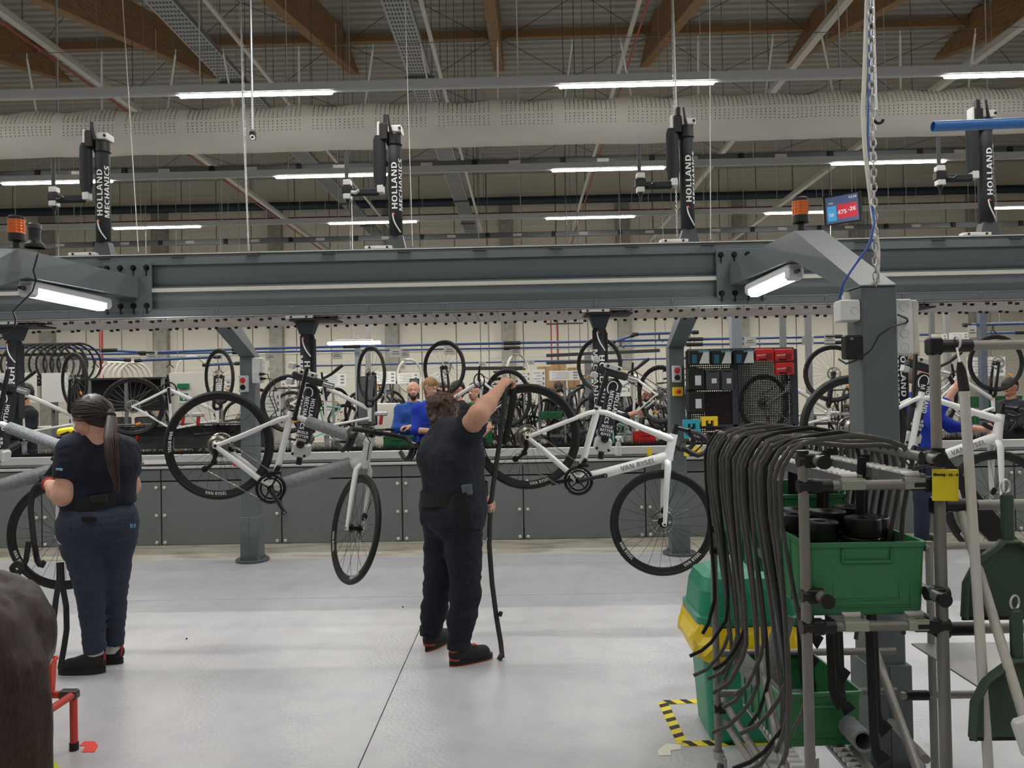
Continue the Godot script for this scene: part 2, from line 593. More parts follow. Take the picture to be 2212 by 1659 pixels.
	wk.box(Vector3((sk[0] + sk[1]) / 2, roof_y(zm) + 0.35, -zm), Vector3(0.05, 0.05, sk[3] - sk[2]), Basis(Vector3.RIGHT, atan(-0.234)))
	pl("glazing_bar", wk, m(225, 225, 222), wn)
	pl("pane", MB.new().box(Vector3((sk[0] + sk[1]) / 2, roof_y(zm) + 0.38, -zm), Vector3(sk[1] - sk[0], 0.01, sk[3] - sk[2] + 0.1), Basis(Vector3.RIGHT, atan(-0.234))), clear(230, 240, 245, 0.12), wn)
	# glued timber beams running along the hall and struts between them
	for k in range(-4, 6):
		var x := P(1092, 430, WALL_Z).x + 4.07 * k
		var bm := MB.new()
		var segs := [[12.0, WALL_Z]]
		for s in segs:
			var a := Vector3(x, roof_y(s[0]) - 0.45, -s[0])
			var b := Vector3(x, roof_y(s[1]) - 0.45, -s[1])
			bm.rbox((a + b) / 2, Vector3(0.26, 0.88, (b - a).length()), 0.02, Basis(Vector3.RIGHT, -atan((a.y - b.y) / (b.z - a.z)) * 1.0))
		struct("trim_2", bm, wood, "glued timber roof beam")
		var cz := MB.new()
		cz.rbox(Vector3(x, 4.2, -WALL_Z + 0.12), Vector3(0.46, 8.4, 0.3), 0.02)
		struct("trim_3", cz, concrete_mat(), "concrete pillar against the far wall")
	for zz in [13.6, 16.65, 19.75, 22.9, 26.0]:
		var pm := MB.new()
		for k in range(-4, 5):
			var x := P(1092, 430, WALL_Z).x + 4.07 * k
			pm.box(Vector3(x + 2.035, roof_y(zz) - 0.16, -zz), Vector3(3.8, 0.2, 0.12))
		struct("trim_4", pm, wood, "timber struts between the roof beams")
	for k in range(-3, 4):
		var x := P(1092, 430, WALL_Z).x + 4.07 * k
		var pairs := [[16.65, 19.75], [19.75, 22.9], [22.9, 26.0]]
		var bm := MB.new()
		for p in pairs:
			bm.cyl(Vector3(x + 0.15, roof_y(p[0]) - 0.3, -p[0]), Vector3(x + 3.92, roof_y(p[1]) - 0.3, -p[1]), 0.008, -1, 5, false)
			bm.cyl(Vector3(x + 3.92, roof_y(p[0]) - 0.3, -p[0]), Vector3(x + 0.15, roof_y(p[1]) - 0.3, -p[1]), 0.008, -1, 5, false)
		struct("trim_5", bm, m(70, 68, 64, 0.5, 0.5), "thin crossed steel bracing under the deck")

func wood_mat() -> StandardMaterial3D:
	return textured("wood", C(172, 138, 102), 0.6, 0.0, noise_tex(0.02, 512, [[0.0, Color(0.66, 0.6, 0.52)], [0.45, Color(0.9, 0.88, 0.84)], [1.0, Color(1, 1, 1)]], false, 1, FastNoiseLite.TYPE_SIMPLEX, 11, 4), null, Vector3(2.2, 2.2, 0.16), false)
func concrete_mat() -> StandardMaterial3D:
	return textured("concrete", C(168, 165, 156), 0.8, 0.0, noise_tex(0.015, 256, [[0.0, Color(0.86, 0.86, 0.85)], [0.5, Color(0.95, 0.95, 0.94)], [1.0, Color(1, 1, 1)]], false, 1, FastNoiseLite.TYPE_SIMPLEX, 17, 5), null, Vector3(0.8, 0.8, 0.8), true)

# ---------------------------------------------------------------- duct, trays, pipes under the roof
func roof_services() -> void:
	# perforated fabric air duct, hung on straps
	var fab := textured("duct_fabric", C(234, 230, 220), 0.9, 0.0, null, noise_tex(0.012, 256, [], true, 6.0, FastNoiseLite.TYPE_SIMPLEX_SMOOTH, 21, 3), Vector3(0.7, 0.7, 0.7), false, 0.6)
	var dz := 9.0
	var t := thing("air_duct", "long white perforated fabric air duct slung below the roof", "air duct", Vector3(0, P(1106, 320, dz).y, -dz))
	var nz := FastNoiseLite.new()
	nz.seed = 4; nz.frequency = 0.5
	# section: flat-topped sagging bag
	var strap_x := []
	var xs := -9.6
	while xs < 9.7:
		strap_x.append(xs); xs += 0.78
	var db := MB.new()
	var k := 28
	var rows := []
	var steps := 200
	for i in steps + 1:
		var x := -9.8 + 19.6 * i / steps
		var near := 9.0
		for s in strap_x: near = minf(near, absf(x - s))
		var sag := 0.045 * (1.0 - exp(-near * near * 14.0))
		var ring := []
		for j in k:
			var a := TAU * j / k
			var ry := 0.27
			var yy := 0.30 + ry * sin(a) - (sag * maxf(sin(a), 0.0)) + 0.012 * nz.get_noise_2d(x * 3.0, a * 2.0)
			if sin(a) < 0.0: yy += 0.012 * nz.get_noise_2d(x * 1.2, 5.0)
			ring.append(Vector3(x, yy, cos(a) * (0.21 + 0.02 * nz.get_noise_2d(x * 2.0, a * 1.5 + 9.0))))
		rows.append(ring)
	for i in steps:
		for j in k:
			var j2 := (j + 1) % k
			var c := Vector3(rows[i][j].x, 0.30, 0)
			var c2 := Vector3(rows[i + 1][j].x, 0.30, 0)
			db.q4(rows[i][j], rows[i][j2], rows[i + 1][j2], rows[i + 1][j], (rows[i][j] - c).normalized(), (rows[i][j2] - c).normalized(), (rows[i + 1][j2] - c2).normalized(), (rows[i + 1][j] - c2).normalized())
	pl("fabric_tube", db, fab, t)
	# rows of small outlet holes as dark dots set in the cloth
	var hole := MB.new()
	hole.cyl(Vector3(0, 0, -0.004), Vector3(0, 0, 0.004), 0.006, -1, 6)
	var holes := MultiMesh.new()
	holes.transform_format = MultiMesh.TRANSFORM_3D
	holes.mesh = hole.mesh()
	var tr := []
	var x2 := -8.2
	var col := 0
	while x2 < 8.2:
		if col % 14 < 12 or x2 > 2.3:
			for rr in [[0.9, 6, 0.125], [0.06, 4, 0.125]]:
				for q in int(rr[1]):
					var a: float = rr[0] - rr[2] * q
					var ii := clampi(int((x2 + 9.8) / 19.6 * steps), 0, steps)
					var jf := a / TAU * k
					var j0 := int(floor(jf)) % k
					if j0 < 0: j0 += k
					var pa: Vector3 = rows[ii][j0]
					var pb: Vector3 = rows[ii][(j0 + 1) % k]
					var p := pa.lerp(pb, jf - floor(jf))
					var nrm := Vector3(0, sin(a), cos(a)).normalized()
					tr.append(Transform3D(Basis(Vector3.RIGHT, nrm.cross(Vector3.RIGHT).normalized() * -1.0, nrm), Vector3(x2, p.y, p.z) + nrm * 0.001))
		x2 += 0.052
		col += 1
	holes.instance_count = tr.size()
	for i in tr.size(): holes.set_instance_transform(i, tr[i])
	var hm := MultiMeshInstance3D.new()
	hm.name = "outlet_hole"
	hm.multimesh = holes
	hm.material_override = m(98, 94, 86, 0.9)
	hm.set_meta("kind", "stuff")
	t.add_child(hm)
	var i := 0
	for s in strap_x:
		var sm := MB.new()
		var lean: float = 0.12 * sin(i * 2.1)
		sm.cyl(Vector3(s, 0.545, 0.05), Vector3(s + lean, 1.18, 0.05), 0.012, 0.012, 6)
		sm.cyl(Vector3(s + lean, 1.18, 0.05), Vector3(s + lean * 1.05, 1.25, 0.05), 0.006, 0.006, 5)
		pl("strap", sm, m(226, 222, 212, 0.7), t)
		i += 1
	# cable under which the straps hang
	var cb := MB.new()
	cb.cyl(Vector3(-10, 1.25, 0.05), Vector3(10, 1.25, 0.05), 0.004, -1, 6)
	pl("cable", cb, m(90, 88, 84, 0.4, 0.6), t)
	# galvanised cable trays running along the hall
	var galv := m(150, 154, 157, 0.4, 0.5)
	for e in [[P(878, 60, 11.9).x, "perforated galvanised cable tray beside a white lamp rail under the roof middle"], [P(425, 60, 11.9).x, "perforated galvanised cable tray sloping away past the skylight"]]:
		var tt := thing("cable_tray", e[1], "cable tray", Vector3(e[0], 7.2, 0))
		var tm := MB.new()
		tm.box(Vector3(0, 0, -18), Vector3(0.40, 0.012, 17))
		pl("tray_floor", tm, galv, tt)
		for s in [-1, 1]:
			pl("side_flange", MB.new().box(Vector3(0.2 * s, 0.035, -18), Vector3(0.012, 0.08, 17)), galv, tt)
		# slots punched along the tray: shown as rows of dark slot inserts
		var sl := MB.new()
		sl.box(Vector3.ZERO, Vector3(0.028, 0.006, 0.06))
		var mm := MultiMesh.new()
		mm.transform_format = MultiMesh.TRANSFORM_3D
		mm.mesh = sl.mesh()
		mm.instance_count = 7 * 130
		for a in 130:
			for b in 7:
				mm.set_instance_transform(a * 7 + b, Transform3D(Basis.IDENTITY, Vector3(-0.15 + b * 0.05, -0.005, -9.8 - a * 0.125)))
		var mmi := MultiMeshInstance3D.new()
		mmi.name = "slot"
		mmi.multimesh = mm
		mmi.material_override = m(60, 62, 64, 0.6)
		mmi.set_meta("kind", "stuff")
		tt.add_child(mmi)
		for a in 6:
			var zz := -10.5 - a * 2.9
			pl("hanger", MB.new().box(Vector3(0, -0.025, zz), Vector3(0.5, 0.035, 0.035)).cyl(Vector3(-0.22, -0.02, zz), Vector3(-0.22, roof_y(-zz) - 7.2, zz), 0.006, -1, 5, false).cyl(Vector3(0.22, -0.02, zz), Vector3(0.22, roof_y(-zz) - 7.2, zz), 0.006, -1, 5, false), m(92, 100, 108, 0.5, 0.4), tt)
	# white rails running away along the hall (x where they cross the picture's upper part)
	var rails := [[P(160, 140, 10.5), false, "white rail with a red pipe beneath, high over the hanging arms"], [P(508, 80, 10.8), true, "white conduit rail running away beside the skylight"], [P(930, 80, 10.8), true, "white conduit rail beside the middle cable tray"], [P(1742, 107, 10.5), false, "white rail running away between two timber beams"], [P(2100, 135, 10.5), false, "white rail running away above the blue pipe's side of the hall"], [P(1352, 100, 10.5), true, "white conduit with a red fire pipe by a timber beam"]]
	var ri := 0
	for e in rails:
		var p: Vector3 = e[0]
		var tt := thing("roof_rail", e[2], "rail", Vector3(p.x, p.y, 0))
		var w := 0.055 if e[1] else 0.10
		pl("profile", MB.new().box(Vector3(0, 0, -17.5), Vector3(w, w * 0.7, 17.5)).box(Vector3(0, w * 0.5, -17.5), Vector3(w * 0.5, w * 0.5, 17.5)), m(200, 197, 188, 0.55), tt)
		for a in 7:
			var zz := -9.4 - a * 2.7
			pl("hanger", MB.new().cyl(Vector3(0, 0, zz), Vector3(0, roof_y(-zz) - p.y, zz), 0.007, -1, 5, false), m(110, 112, 112, 0.5, 0.4), tt)
		if ri == 0 or ri == 5:
			pl("fire_pipe", MB.new().cyl(Vector3(0.09 * (1 if ri == 5 else -1), -0.06, -9), Vector3(0.09 * (1 if ri == 5 else -1), -0.06, -26), 0.016, -1, 8), m(150, 44, 36, 0.5), tt)
		ri += 1
	# pale pipes and a steel rail across the hall
	var p1 := P(1106, 178, 8.6)
	one("sprinkler_pipe", MB.new().cyl(Vector3(-12, p1.y, -8.6), Vector3(12, p1.y, -8.6), 0.022, -1, 10), m(150, 128, 104, 0.6), "brownish pipe across the hall above the fabric duct", "pipe")
	one("conduit", MB.new().cyl(Vector3(-12, p1.y - 0.07, -8.55), Vector3(12, p1.y - 0.07, -8.55), 0.013, -1, 8), m(205, 198, 176, 0.6), "thin cream conduit under the brownish roof pipe", "conduit")
	for e in [[352, 10.6, 0.10, "galvanised steel rail right under the fabric duct"], [508, 14.2, 0.10, "galvanised steel rail low across the dark end of the hall"]]:
		var pp := P(1106, e[0], e[1])
		var tt := thing("busbar_rail", e[3], "busbar", Vector3(0, pp.y, -e[1]))
		pl("housing", MB.new().rbox(Vector3.ZERO, Vector3(24, e[2], 0.06), 0.01), m(112, 116, 118, 0.45, 0.4), tt)
		var x := -11.6
		while x < 11.8:
			pl("tap_off_box", MB.new().rbox(Vector3(x, 0.0, 0.045), Vector3(0.07, 0.09, 0.04), 0.008), m(38, 40, 42, 0.6), tt)
			pl("data_plate", MB.new().box(Vector3(x + 0.55, 0.0, 0.032), Vector3(0.16, 0.05, 0.004)), m(200, 200, 196, 0.6), tt)
			x += 1.22
	var pb := P(1106, 437, 26.6)
	one("ventilation_pipe", MB.new().cyl(Vector3(-21.8, pb.y, -26.4), Vector3(21.8, pb.y, -26.4), 0.14, -1, 14), m(38, 48, 62, 0.5), "fat dark blue pipe across the far wall", "pipe")
	one("fire_main", MB.new().cyl(Vector3(-21.8, pb.y - 0.42, -26.5), Vector3(21.8, pb.y - 0.42, -26.5), 0.05, -1, 10), m(120, 38, 34, 0.5), "dark red fire pipe under the fat blue pipe", "pipe")
# ---------------------------------------------------------------- overhead conveyor
const BZ0 := 5.2   # front face of the beam
const BZ1 := 5.9
const BY0 := 2.15
const BY1 := 2.6
func steel() -> StandardMaterial3D:
	return textured("grey_paint", C(98, 106, 110), 0.42, 0.0, null, noise_tex(0.25, 256, [], true, 2.0, FastNoiseLite.TYPE_SIMPLEX, 31, 2), Vector3(6, 6, 6), false, 0.15)
func conveyor() -> void:
	var t := thing("overhead_conveyor", "long grey overhead conveyor beam carrying clamping arms above and below", "conveyor", Vector3(0, BY0, -(BZ0 + BZ1) / 2))
	var st := steel()
	var zc := (BZ0 + BZ1) / 2
	var w := 13.0
	# body: stepped box with a recessed groove along the face
	var b := MB.new()
	var d := BZ1 - BZ0
	b.box(Vector3(0, 2.535, -zc), Vector3(w, 0.05, d))
	b.box(Vector3(0, 2.46, -zc - 0.01), Vector3(w, 0.11, d - 0.04))
	b.box(Vector3(0, 2.385, -zc - 0.02), Vector3(w, 0.05, d - 0.1))
	b.box(Vector3(0, 2.285, -zc - 0.01), Vector3(w, 0.16, d - 0.04))
	pw("beam_body", b, st, t)
	# sloped lip above the groove
	var lp := MB.new()
	lp.quad(Vector3(-w / 2, 2.41, -BZ0 - 0.02), Vector3(w / 2, 2.41, -BZ0 - 0.02), Vector3(w / 2, 2.365, -BZ0 - 0.06), Vector3(-w / 2, 2.365, -BZ0 - 0.06), Vector3(0, -0.5, 0.8).normalized())
	pw("groove_lip", lp, st, t)
	pw("wear_strip", MB.new().box(Vector3(0, 2.335, -BZ0 + 0.002), Vector3(w, 0.026, 0.02)), textured("alu_strip", C(226, 224, 216), 0.4, 0.1, noise_tex(0.3, 256, [[0.0, Color(0.8, 0.8, 0.78)], [1.0, Color(1, 1, 1)]], false, 1, FastNoiseLite.TYPE_SIMPLEX, 33, 2), null, Vector3(4, 4, 4)), t)
	pw("lower_skirt", MB.new().rbox(Vector3(0, 2.205, -zc), Vector3(w, 0.012, d + 0.01), 0.004).box(Vector3(0, 2.178, -BZ0 + 0.0), Vector3(w, 0.042, 0.03)), st, t)
	pw("top_cover", MB.new().rbox(Vector3(0, 2.572, -zc), Vector3(w, 0.02, d - 0.05), 0.005), st, t)
	pw("top_edge", MB.new().box(Vector3(0, 2.586, -BZ0 - 0.03), Vector3(w, 0.008, 0.03)), m(200, 200, 196, 0.4, 0.4), t)
	pw("running_edge", MB.new().box(Vector3(0, 2.152, -BZ0 - 0.012), Vector3(w, 0.008, 0.012)), m(225, 225, 222, 0.35, 0.3), t)
	# brackets that hold the rail covers
	var x := -6.2
	while x < 6.4:
		pw("rail_bracket", MB.new().rbox(Vector3(x, 2.18, -BZ0 + 0.016), Vector3(0.018, 0.05, 0.012), 0.004), st, t)
		pw("cover_clip", MB.new().box(Vector3(x + 0.25, 2.563, -BZ0 + 0.004), Vector3(0.09, 0.008, 0.02)), m(60, 66, 70, 0.5), t)
		x += 0.515
	# chain of carrier plates on the underside, each with black bolts
	var pm := MB.new().rbox(Vector3.ZERO, Vector3(0.148, 0.012, d - 0.05), 0.003).mesh()
	var bm := MB.new().cyl(Vector3(0, -0.016, 0), Vector3(0, 0.0, 0), 0.013, -1, 6).mesh()
	x = -4.2
	var i := 0
	while x < 4.6:
		var p := mi("carrier_plate", pm, m(196, 190, 184, 0.45, 0.2), t, Transform3D(Basis(Vector3.UP, 0.0), Vector3(x, 2.142 - BY0, 0)))
		for zz in [0.3, -0.3]:
			for xx in [-0.037, 0.037]:
				mi("bolt", bm, m(22, 22, 24, 0.5), p, Transform3D(Basis.IDENTITY, Vector3(xx, -0.005, zz + (0.03 if xx > 0 else -0.02))))
		x += 0.152
		i += 1

# ---------------------------------------------------------------- gantries
const GX := [1.475, -2.69]
func gantries() -> void:
	var gi := 0
	for gx in GX:
		var st := steel()
		var t := thing("gantry_frame", ["grey portal frame with white junction box on its front post", "grey portal frame whose rear post carries the plugged socket strip"][gi], "gantry", Vector3(gx, 0, -BZ0), "portal frames of the conveyor")
		for s in [0, 1]:
			var zp := 3.27 if s == 0 else 7.5
			var dir := 1.0 if s == 0 else -1.0 # towards the beam
			var ze := BZ0 if s == 0 else BZ1
			var w := 0.15
			pw("post" if s == 0 else "rear_post", MB.new().rbox(Vector3(gx, 1.0, -zp), Vector3(w, 2.0, w), 0.01), st, t)
			# bent arm cut from one tube: rising brace then level arm
			var hh := w / 2
			var pts := [Vector2(0, 2.0), Vector2(0.53, 2.365), Vector2(absf(ze - zp), 2.365)]
			var prof := [Vector2(-hh, 2.0), Vector2(0.68, 2.39), Vector2(pts[2].x, 2.43), Vector2(pts[2].x, 2.285), Vector2(0.735, 2.25), Vector2(hh, 2.0)]
			# profile lies in the plane along the hall: local x runs towards the beam
			var xf := Transform3D(Basis(Vector3(0, 0, -dir), Vector3.UP, Vector3(dir, 0, 0)), Vector3(gx, 0, -zp))
			var am := MB.new().prism(prof, w, xf)
			pw("arm" if s == 0 else "rear_arm", am, st, t)
			pw("weld_seam", MB.new().box(Vector3(gx, 2.0, -zp), Vector3(w + 0.006, 0.006, w + 0.006)), m(120, 126, 128, 0.5), t)
			# bolted plate on the beam
			var zq := ze - 0.012 if s == 0 else ze + 0.012
			pw("mounting_plate", MB.new().rbox(Vector3(gx, 2.36, -zq), Vector3(0.33, 0.34, 0.022), 0.004), st, t)
			for bx in [-0.135, -0.045, 0.045, 0.135]:
				for by in [2.49, 2.23]:
					if absf(bx) < 0.1 and by < 2.3 and false: continue
					pw("bolt", MB.new().cyl(Vector3(gx + bx, by, -zq), Vector3(gx + bx, by, -zq + 0.03 * dir), 0.014, -1, 6).cyl(Vector3(gx + bx, by, -zq), Vector3(gx + bx, by, -zq + 0.014 * dir), 0.02, -1, 12), m(34, 36, 38, 0.4, 0.5), t)
					pw("slot", MB.new().rbox(Vector3(gx + bx, by - 0.03, -zq + 0.0115 * dir), Vector3(0.013, 0.05, 0.003), 0.001), m(20, 22, 24, 0.7), t)
			# foot: thicker sleeve with a seam and a round plate
			pw("foot_sleeve", MB.new().rbox(Vector3(gx, 0.23, -zp), Vector3(w + 0.03, 0.42, w + 0.03), 0.006).box(Vector3(gx, 0.23, -zp + w / 2 + 0.016), Vector3(0.006, 0.42, 0.006)), st, t)
			pw("base_plate", MB.new().lathe([Vector2(0.155, 0), Vector2(0.16, 0.003), Vector2(0.16, 0.02), Vector2(0.155, 0.025), Vector2(0, 0.025)], Transform3D(Basis.IDENTITY, Vector3(gx, 0, -zp)), 28), m(86, 92, 98, 0.45, 0.1), t)
			for a in 4:
				var q := Vector3(gx, 0.025, -zp) + Vector3(cos(a * PI / 2 + 0.8), 0, sin(a * PI / 2 + 0.8)) * 0.13
				pw("anchor_bolt", MB.new().cyl(q, q + Vector3(0, 0.012, 0), 0.012, -1, 6).cyl(q, q + Vector3(0, 0.022, 0), 0.006, -1, 8), m(150, 150, 148, 0.35, 0.7), t)
		# batten lamp under the front arm
		var la := Vector3(gx - 0.01, 2.222, -4.9)
		var lb := Vector3(gx - 0.01, 2.205, -4.15)
		var lt := thing("batten_lamp", ["lit white batten lamp under the gantry arm by the junction box", "lit white batten lamp hung under the gantry arm with loose black wire"][gi], "lamp", (la + lb) / 2, "lamps under the gantry arms")
		pw("housing", MB.new().rbox((la + lb) / 2 + Vector3(0, 0.018, 0), Vector3(0.085, 0.05, 0.8), 0.014), m(224, 226, 226, 0.5), lt)
		pw("lit_diffuser", MB.new().rbox((la + lb) / 2 + Vector3(0, -0.026, 0), Vector3(0.072, 0.045, 0.72), 0.016), glow(250, 253, 255, 7.0), lt)
		for e in [la, lb]:
			pw("end_cap", MB.new().rbox(e + Vector3(0, -0.005, 0.44 * (0.0)), Vector3(0.088, 0.075, 0.07), 0.016), m(214, 217, 218, 0.5), lt)
		pw("cable_gland", MB.new().cyl(lb + Vector3(0, 0, 0.03), lb + Vector3(0, 0.0, 0.075), 0.014, 0.009, 8), m(60, 62, 64, 0.6), lt)
		area_light("batten_light", lt, Vector3(0, -0.055, 0), 0.07, 0.8, 0.5, Color(0.97, 0.99, 1.0))
		# amber beacon on the bend
		var bp := Vector3(gx - 0.005, 2.393, -4.05)
		var be := thing("warning_beacon", ["amber warning beacon alone on top of the gantry bend", "amber warning beacon beside a small black siren on the gantry"][gi], "beacon", bp)
		pw("foot", MB.new().lathe([Vector2(0.045, 0), Vector2(0.045, 0.012), Vector2(0.018, 0.02), Vector2(0.018, 0.05), Vector2(0.042, 0.058), Vector2(0.042, 0.095), Vector2(0, 0.095)], Transform3D(Basis.IDENTITY, bp), 20), m(30, 31, 33, 0.5), be)
		var lens := StandardMaterial3D.new()
		lens.albedo_color = C(226, 110, 30); lens.roughness = 0.25; lens.clearcoat_enabled = true; lens.clearcoat = 0.6
		var prof2 := [Vector2(0.04, 0.095)]
		for a in 9: prof2.append(Vector2(0.040 - 0.0035 * (a % 2), 0.10 + a * 0.008))
		prof2.append(Vector2(0.04, 0.172))
		pw("amber_lens", MB.new().lathe(prof2, Transform3D(Basis.IDENTITY, bp), 22), lens, be)
		for a in 12:
			var dd := Vector3(cos(TAU * a / 12), 0, sin(TAU * a / 12)) * 0.039
			pw("lens_rib", MB.new().cyl(bp + dd + Vector3(0, 0.098, 0), bp + dd + Vector3(0, 0.17, 0), 0.0028, -1, 5, false), lens, be)
		pw("cap", MB.new().lathe([Vector2(0.042, 0.17), Vector2(0.042, 0.184), Vector2(0.034, 0.19), Vector2(0, 0.19)], Transform3D(Basis.IDENTITY, bp), 20), m(36, 37, 40, 0.5), be)
		if gi == 1:
			var sp := P(75, 535, 3.95)
			var si := thing("siren", "small black siren beside the amber beacon", "siren", Vector3(sp.x, 2.39, sp.z))
			pl("body", MB.new().lathe([Vector2(0.05, 0), Vector2(0.05, 0.015), Vector2(0.03, 0.035), Vector2(0.028, 0.05), Vector2(0.03, 0.1), Vector2(0, 0.1)], Transform3D.IDENTITY, 18), m(32, 33, 36, 0.5), si)
			pl("cap", MB.new().lathe([Vector2(0.032, 0.1), Vector2(0.033, 0.12), Vector2(0.025, 0.128), Vector2(0, 0.128)], Transform3D.IDENTITY, 18), m(70, 70, 72, 0.4), si)
			var wire := [P(82, 548, 3.9), P(72, 585, 3.95), P(78, 605, 4.0), P(70, 630, 4.0), P(40, 660, 4.0), P(28, 672, 4.0), P(34, 690, 4.0), P(28, 715, 4.0), P(0, 732, 4.0), P(-40, 745, 4.0)]
			one("lamp_wire", MB.new().tube(wire, 0.004, 6), m(24, 24, 26, 0.5), "thin black wire dangling from the lamp by the siren", "wire")
		gi += 1
	rear_post_fittings()

func button_box(label: String, at: Vector3) -> void:
	# grey-white push button box with a red and a black button
	var t := thing("button_box", label, "control box", at, "push button boxes on the rear posts")
	pl("box", MB.new().rbox(Vector3(0, 0.16 / 2, 0), Vector3(0.082, 0.16, 0.06), 0.008), m(214, 217, 220, 0.45), t)
	pl("red_button", MB.new().cyl(Vector3(0, 0.113, 0.03), Vector3(0, 0.113, 0.05), 0.022, -1, 18).cyl(Vector3(0, 0.113, 0.03), Vector3(0, 0.113, 0.036), 0.027, -1, 18), m(205, 52, 44, 0.4), t)
	pl("black_button", MB.new().cyl(Vector3(0, 0.046, 0.03), Vector3(0, 0.046, 0.045), 0.021, -1, 18).cyl(Vector3(0, 0.046, 0.03), Vector3(0, 0.046, 0.036), 0.027, -1, 18), m(26, 34, 38, 0.4), t)
	for sx in [-1, 1]:
		for sy in [0, 1]:
			pl("screw", MB.new().cyl(Vector3(0.034 * sx, 0.012 + sy * 0.136, 0.03), Vector3(0.034 * sx, 0.012 + sy * 0.136, 0.033), 0.005, -1, 8), m(120, 122, 124, 0.4, 0.5), t)

func rear_post_fittings() -> void:
	var z := 7.5 - 0.075 - 0.03
	var a := P(527, 847, z)
	button_box("push button box with red over black button beside the plugged socket strip", a)
	var b := P(1462, 826, z)
	button_box("push button box with red over black button above a yellow stop box", b)
	var y := P(1464, 855, z)
	var t := thing("emergency_stop", "yellow emergency stop box with a red mushroom button on grey post", "stop button", y)
	pl("box", MB.new().rbox(Vector3(0, 0.04, 0), Vector3(0.095, 0.085, 0.05), 0.006), m(240, 205, 40, 0.45), t)
	pl("red_button", MB.new().cyl(Vector3(0, 0.042, 0.025), Vector3(0, 0.042, 0.045), 0.012, -1, 14).lathe([Vector2(0.02, 0.045), Vector2(0.024, 0.05), Vector2(0.02, 0.06), Vector2(0, 0.062)], Transform3D(Basis(Vector3.RIGHT, PI / 2), Vector3(0, 0.042, 0)), 18, true), m(205, 40, 36, 0.4), t)
	# socket strip on the left rear post
	var s := P(556, 828, 7.45)
	socket_strip("white socket strip with two black plugs on the slim rear post", s, 0.25)
	for k in 2:
		var pp := P(565 + 2 * k, 808 + 10 * k, 7.38)
		var q := thing("power_plug", ["upper black power plug with its cord in the rear post's socket strip", "lower black power plug with its cord in the rear post's socket strip"][k], "plug", pp)
		pw("plug_body", MB.new().cyl(pp + Vector3(-0.02, 0, 0), pp + Vector3(0.03, 0, 0), 0.018, 0.01, 10), m(20, 20, 22, 0.5), q)
		var c := [pp + Vector3(0.03, 0, 0), P(578 + k * 8, 808 + 10 * k, 7.35), P(585 + k * 9, 830, 7.33), P(582 + k * 8, 855, 7.3), P(594 + k * 6, 885, 7.3), P(598 - k * 14, 900, 7.3)]
		pw("cord", MB.new().tube(c, 0.005, 6), m(20, 20, 22, 0.5), q)

func socket_strip(label: String, at: Vector3, h: float) -> void:
	var t := thing("socket_strip", label, "socket strip", at)
	pl("body", MB.new().rbox(Vector3(0, h / 2, 0), Vector3(0.085, h, 0.07), 0.01), m(222, 224, 224, 0.5), t)
	pl("face_plate", MB.new().rbox(Vector3(0.05, h / 2, 0), Vector3(0.03, h * 0.96, 0.064), 0.008), m(206, 204, 196, 0.5), t)
	for k in 4:
		var y := h * (0.14 + 0.24 * k)
		pl("socket", MB.new().torus(Vector3(0.066, y, 0), Vector3.RIGHT, 0.02, 0.004, 16, 6).cyl(Vector3(0.06, y, 0), Vector3(0.067, y, 0), 0.017, -1, 14), m(196, 196, 190, 0.5), t)
		pl("knockout", MB.new().torus(Vector3(0, y, 0.035), Vector3.BACK, 0.017, 0.002, 16, 5), m(212, 214, 214, 0.5), t)

# ---------------------------------------------------------------- clamping arms
func sleeve_mat() -> StandardMaterial3D:
	return textured("neoprene", C(26, 29, 34), 0.72, 0.0, null, noise_tex(0.3, 256, [], true, 2.5, FastNoiseLite.TYPE_SIMPLEX, 41, 2), Vector3(8, 8, 8), false, 0.25)
func swoosh(x: Transform3D, s: float) -> MB:
	# the maker's mark: an open ring whose ends sweep past each other
	var mb := MB.new()
	var p := []
	for i in 22:
		var a := -0.5 + 4.6 * i / 21.0
		var r := s * (0.42 + 0.012 * i)
		p.append(x * Vector3(cos(a) * r * 0.8, sin(a) * r, 0))
	mb.tube(p, s * 0.05, 5)
	return mb

func arms() -> void:
	# upright arms riding along the top of the beam: (photograph column of the foot, how far folded)
	var tops := [[224, "upright black clamping arm on the beam above the hanging lamp with siren"], [856, "upright black clamping arm on the beam, next along from the siren lamp"], [1487, "upright black clamping arm on the beam beside a hanging silver chain"], [2133, "upright black clamping arm on the beam crossed by the blue pipe"]]
	for i in 4:
		var f := P(tops[i][0], 540, 5.3)
		clamp_arm(Vector3(f.x, BY1 - 0.01, -5.3), 1.0, [[-0.03, 0.86], [-0.095, 0.84], [-0.10, 0.43], [-0.325, 0.42]], tops[i][1], i, 0.0 if i != 3 else 0.02)
	var lows := [[30, "hanging clamping arm holding the foam-wrapped bicycle by the dark haired woman"], [663, "hanging clamping arm holding the foam-wrapped bicycle beside the socket strip post"], [1294, "hanging clamping arm holding the bare white bicycle frame"], [1938, "hanging clamping arm behind the gantry post with the white junction box"]]
	for i in 4:
		var f := P(lows[i][0], 690, 5.28)
		hang_arm(Vector3(f.x, BY0 - 0.015, -5.28), lows[i][1], i)

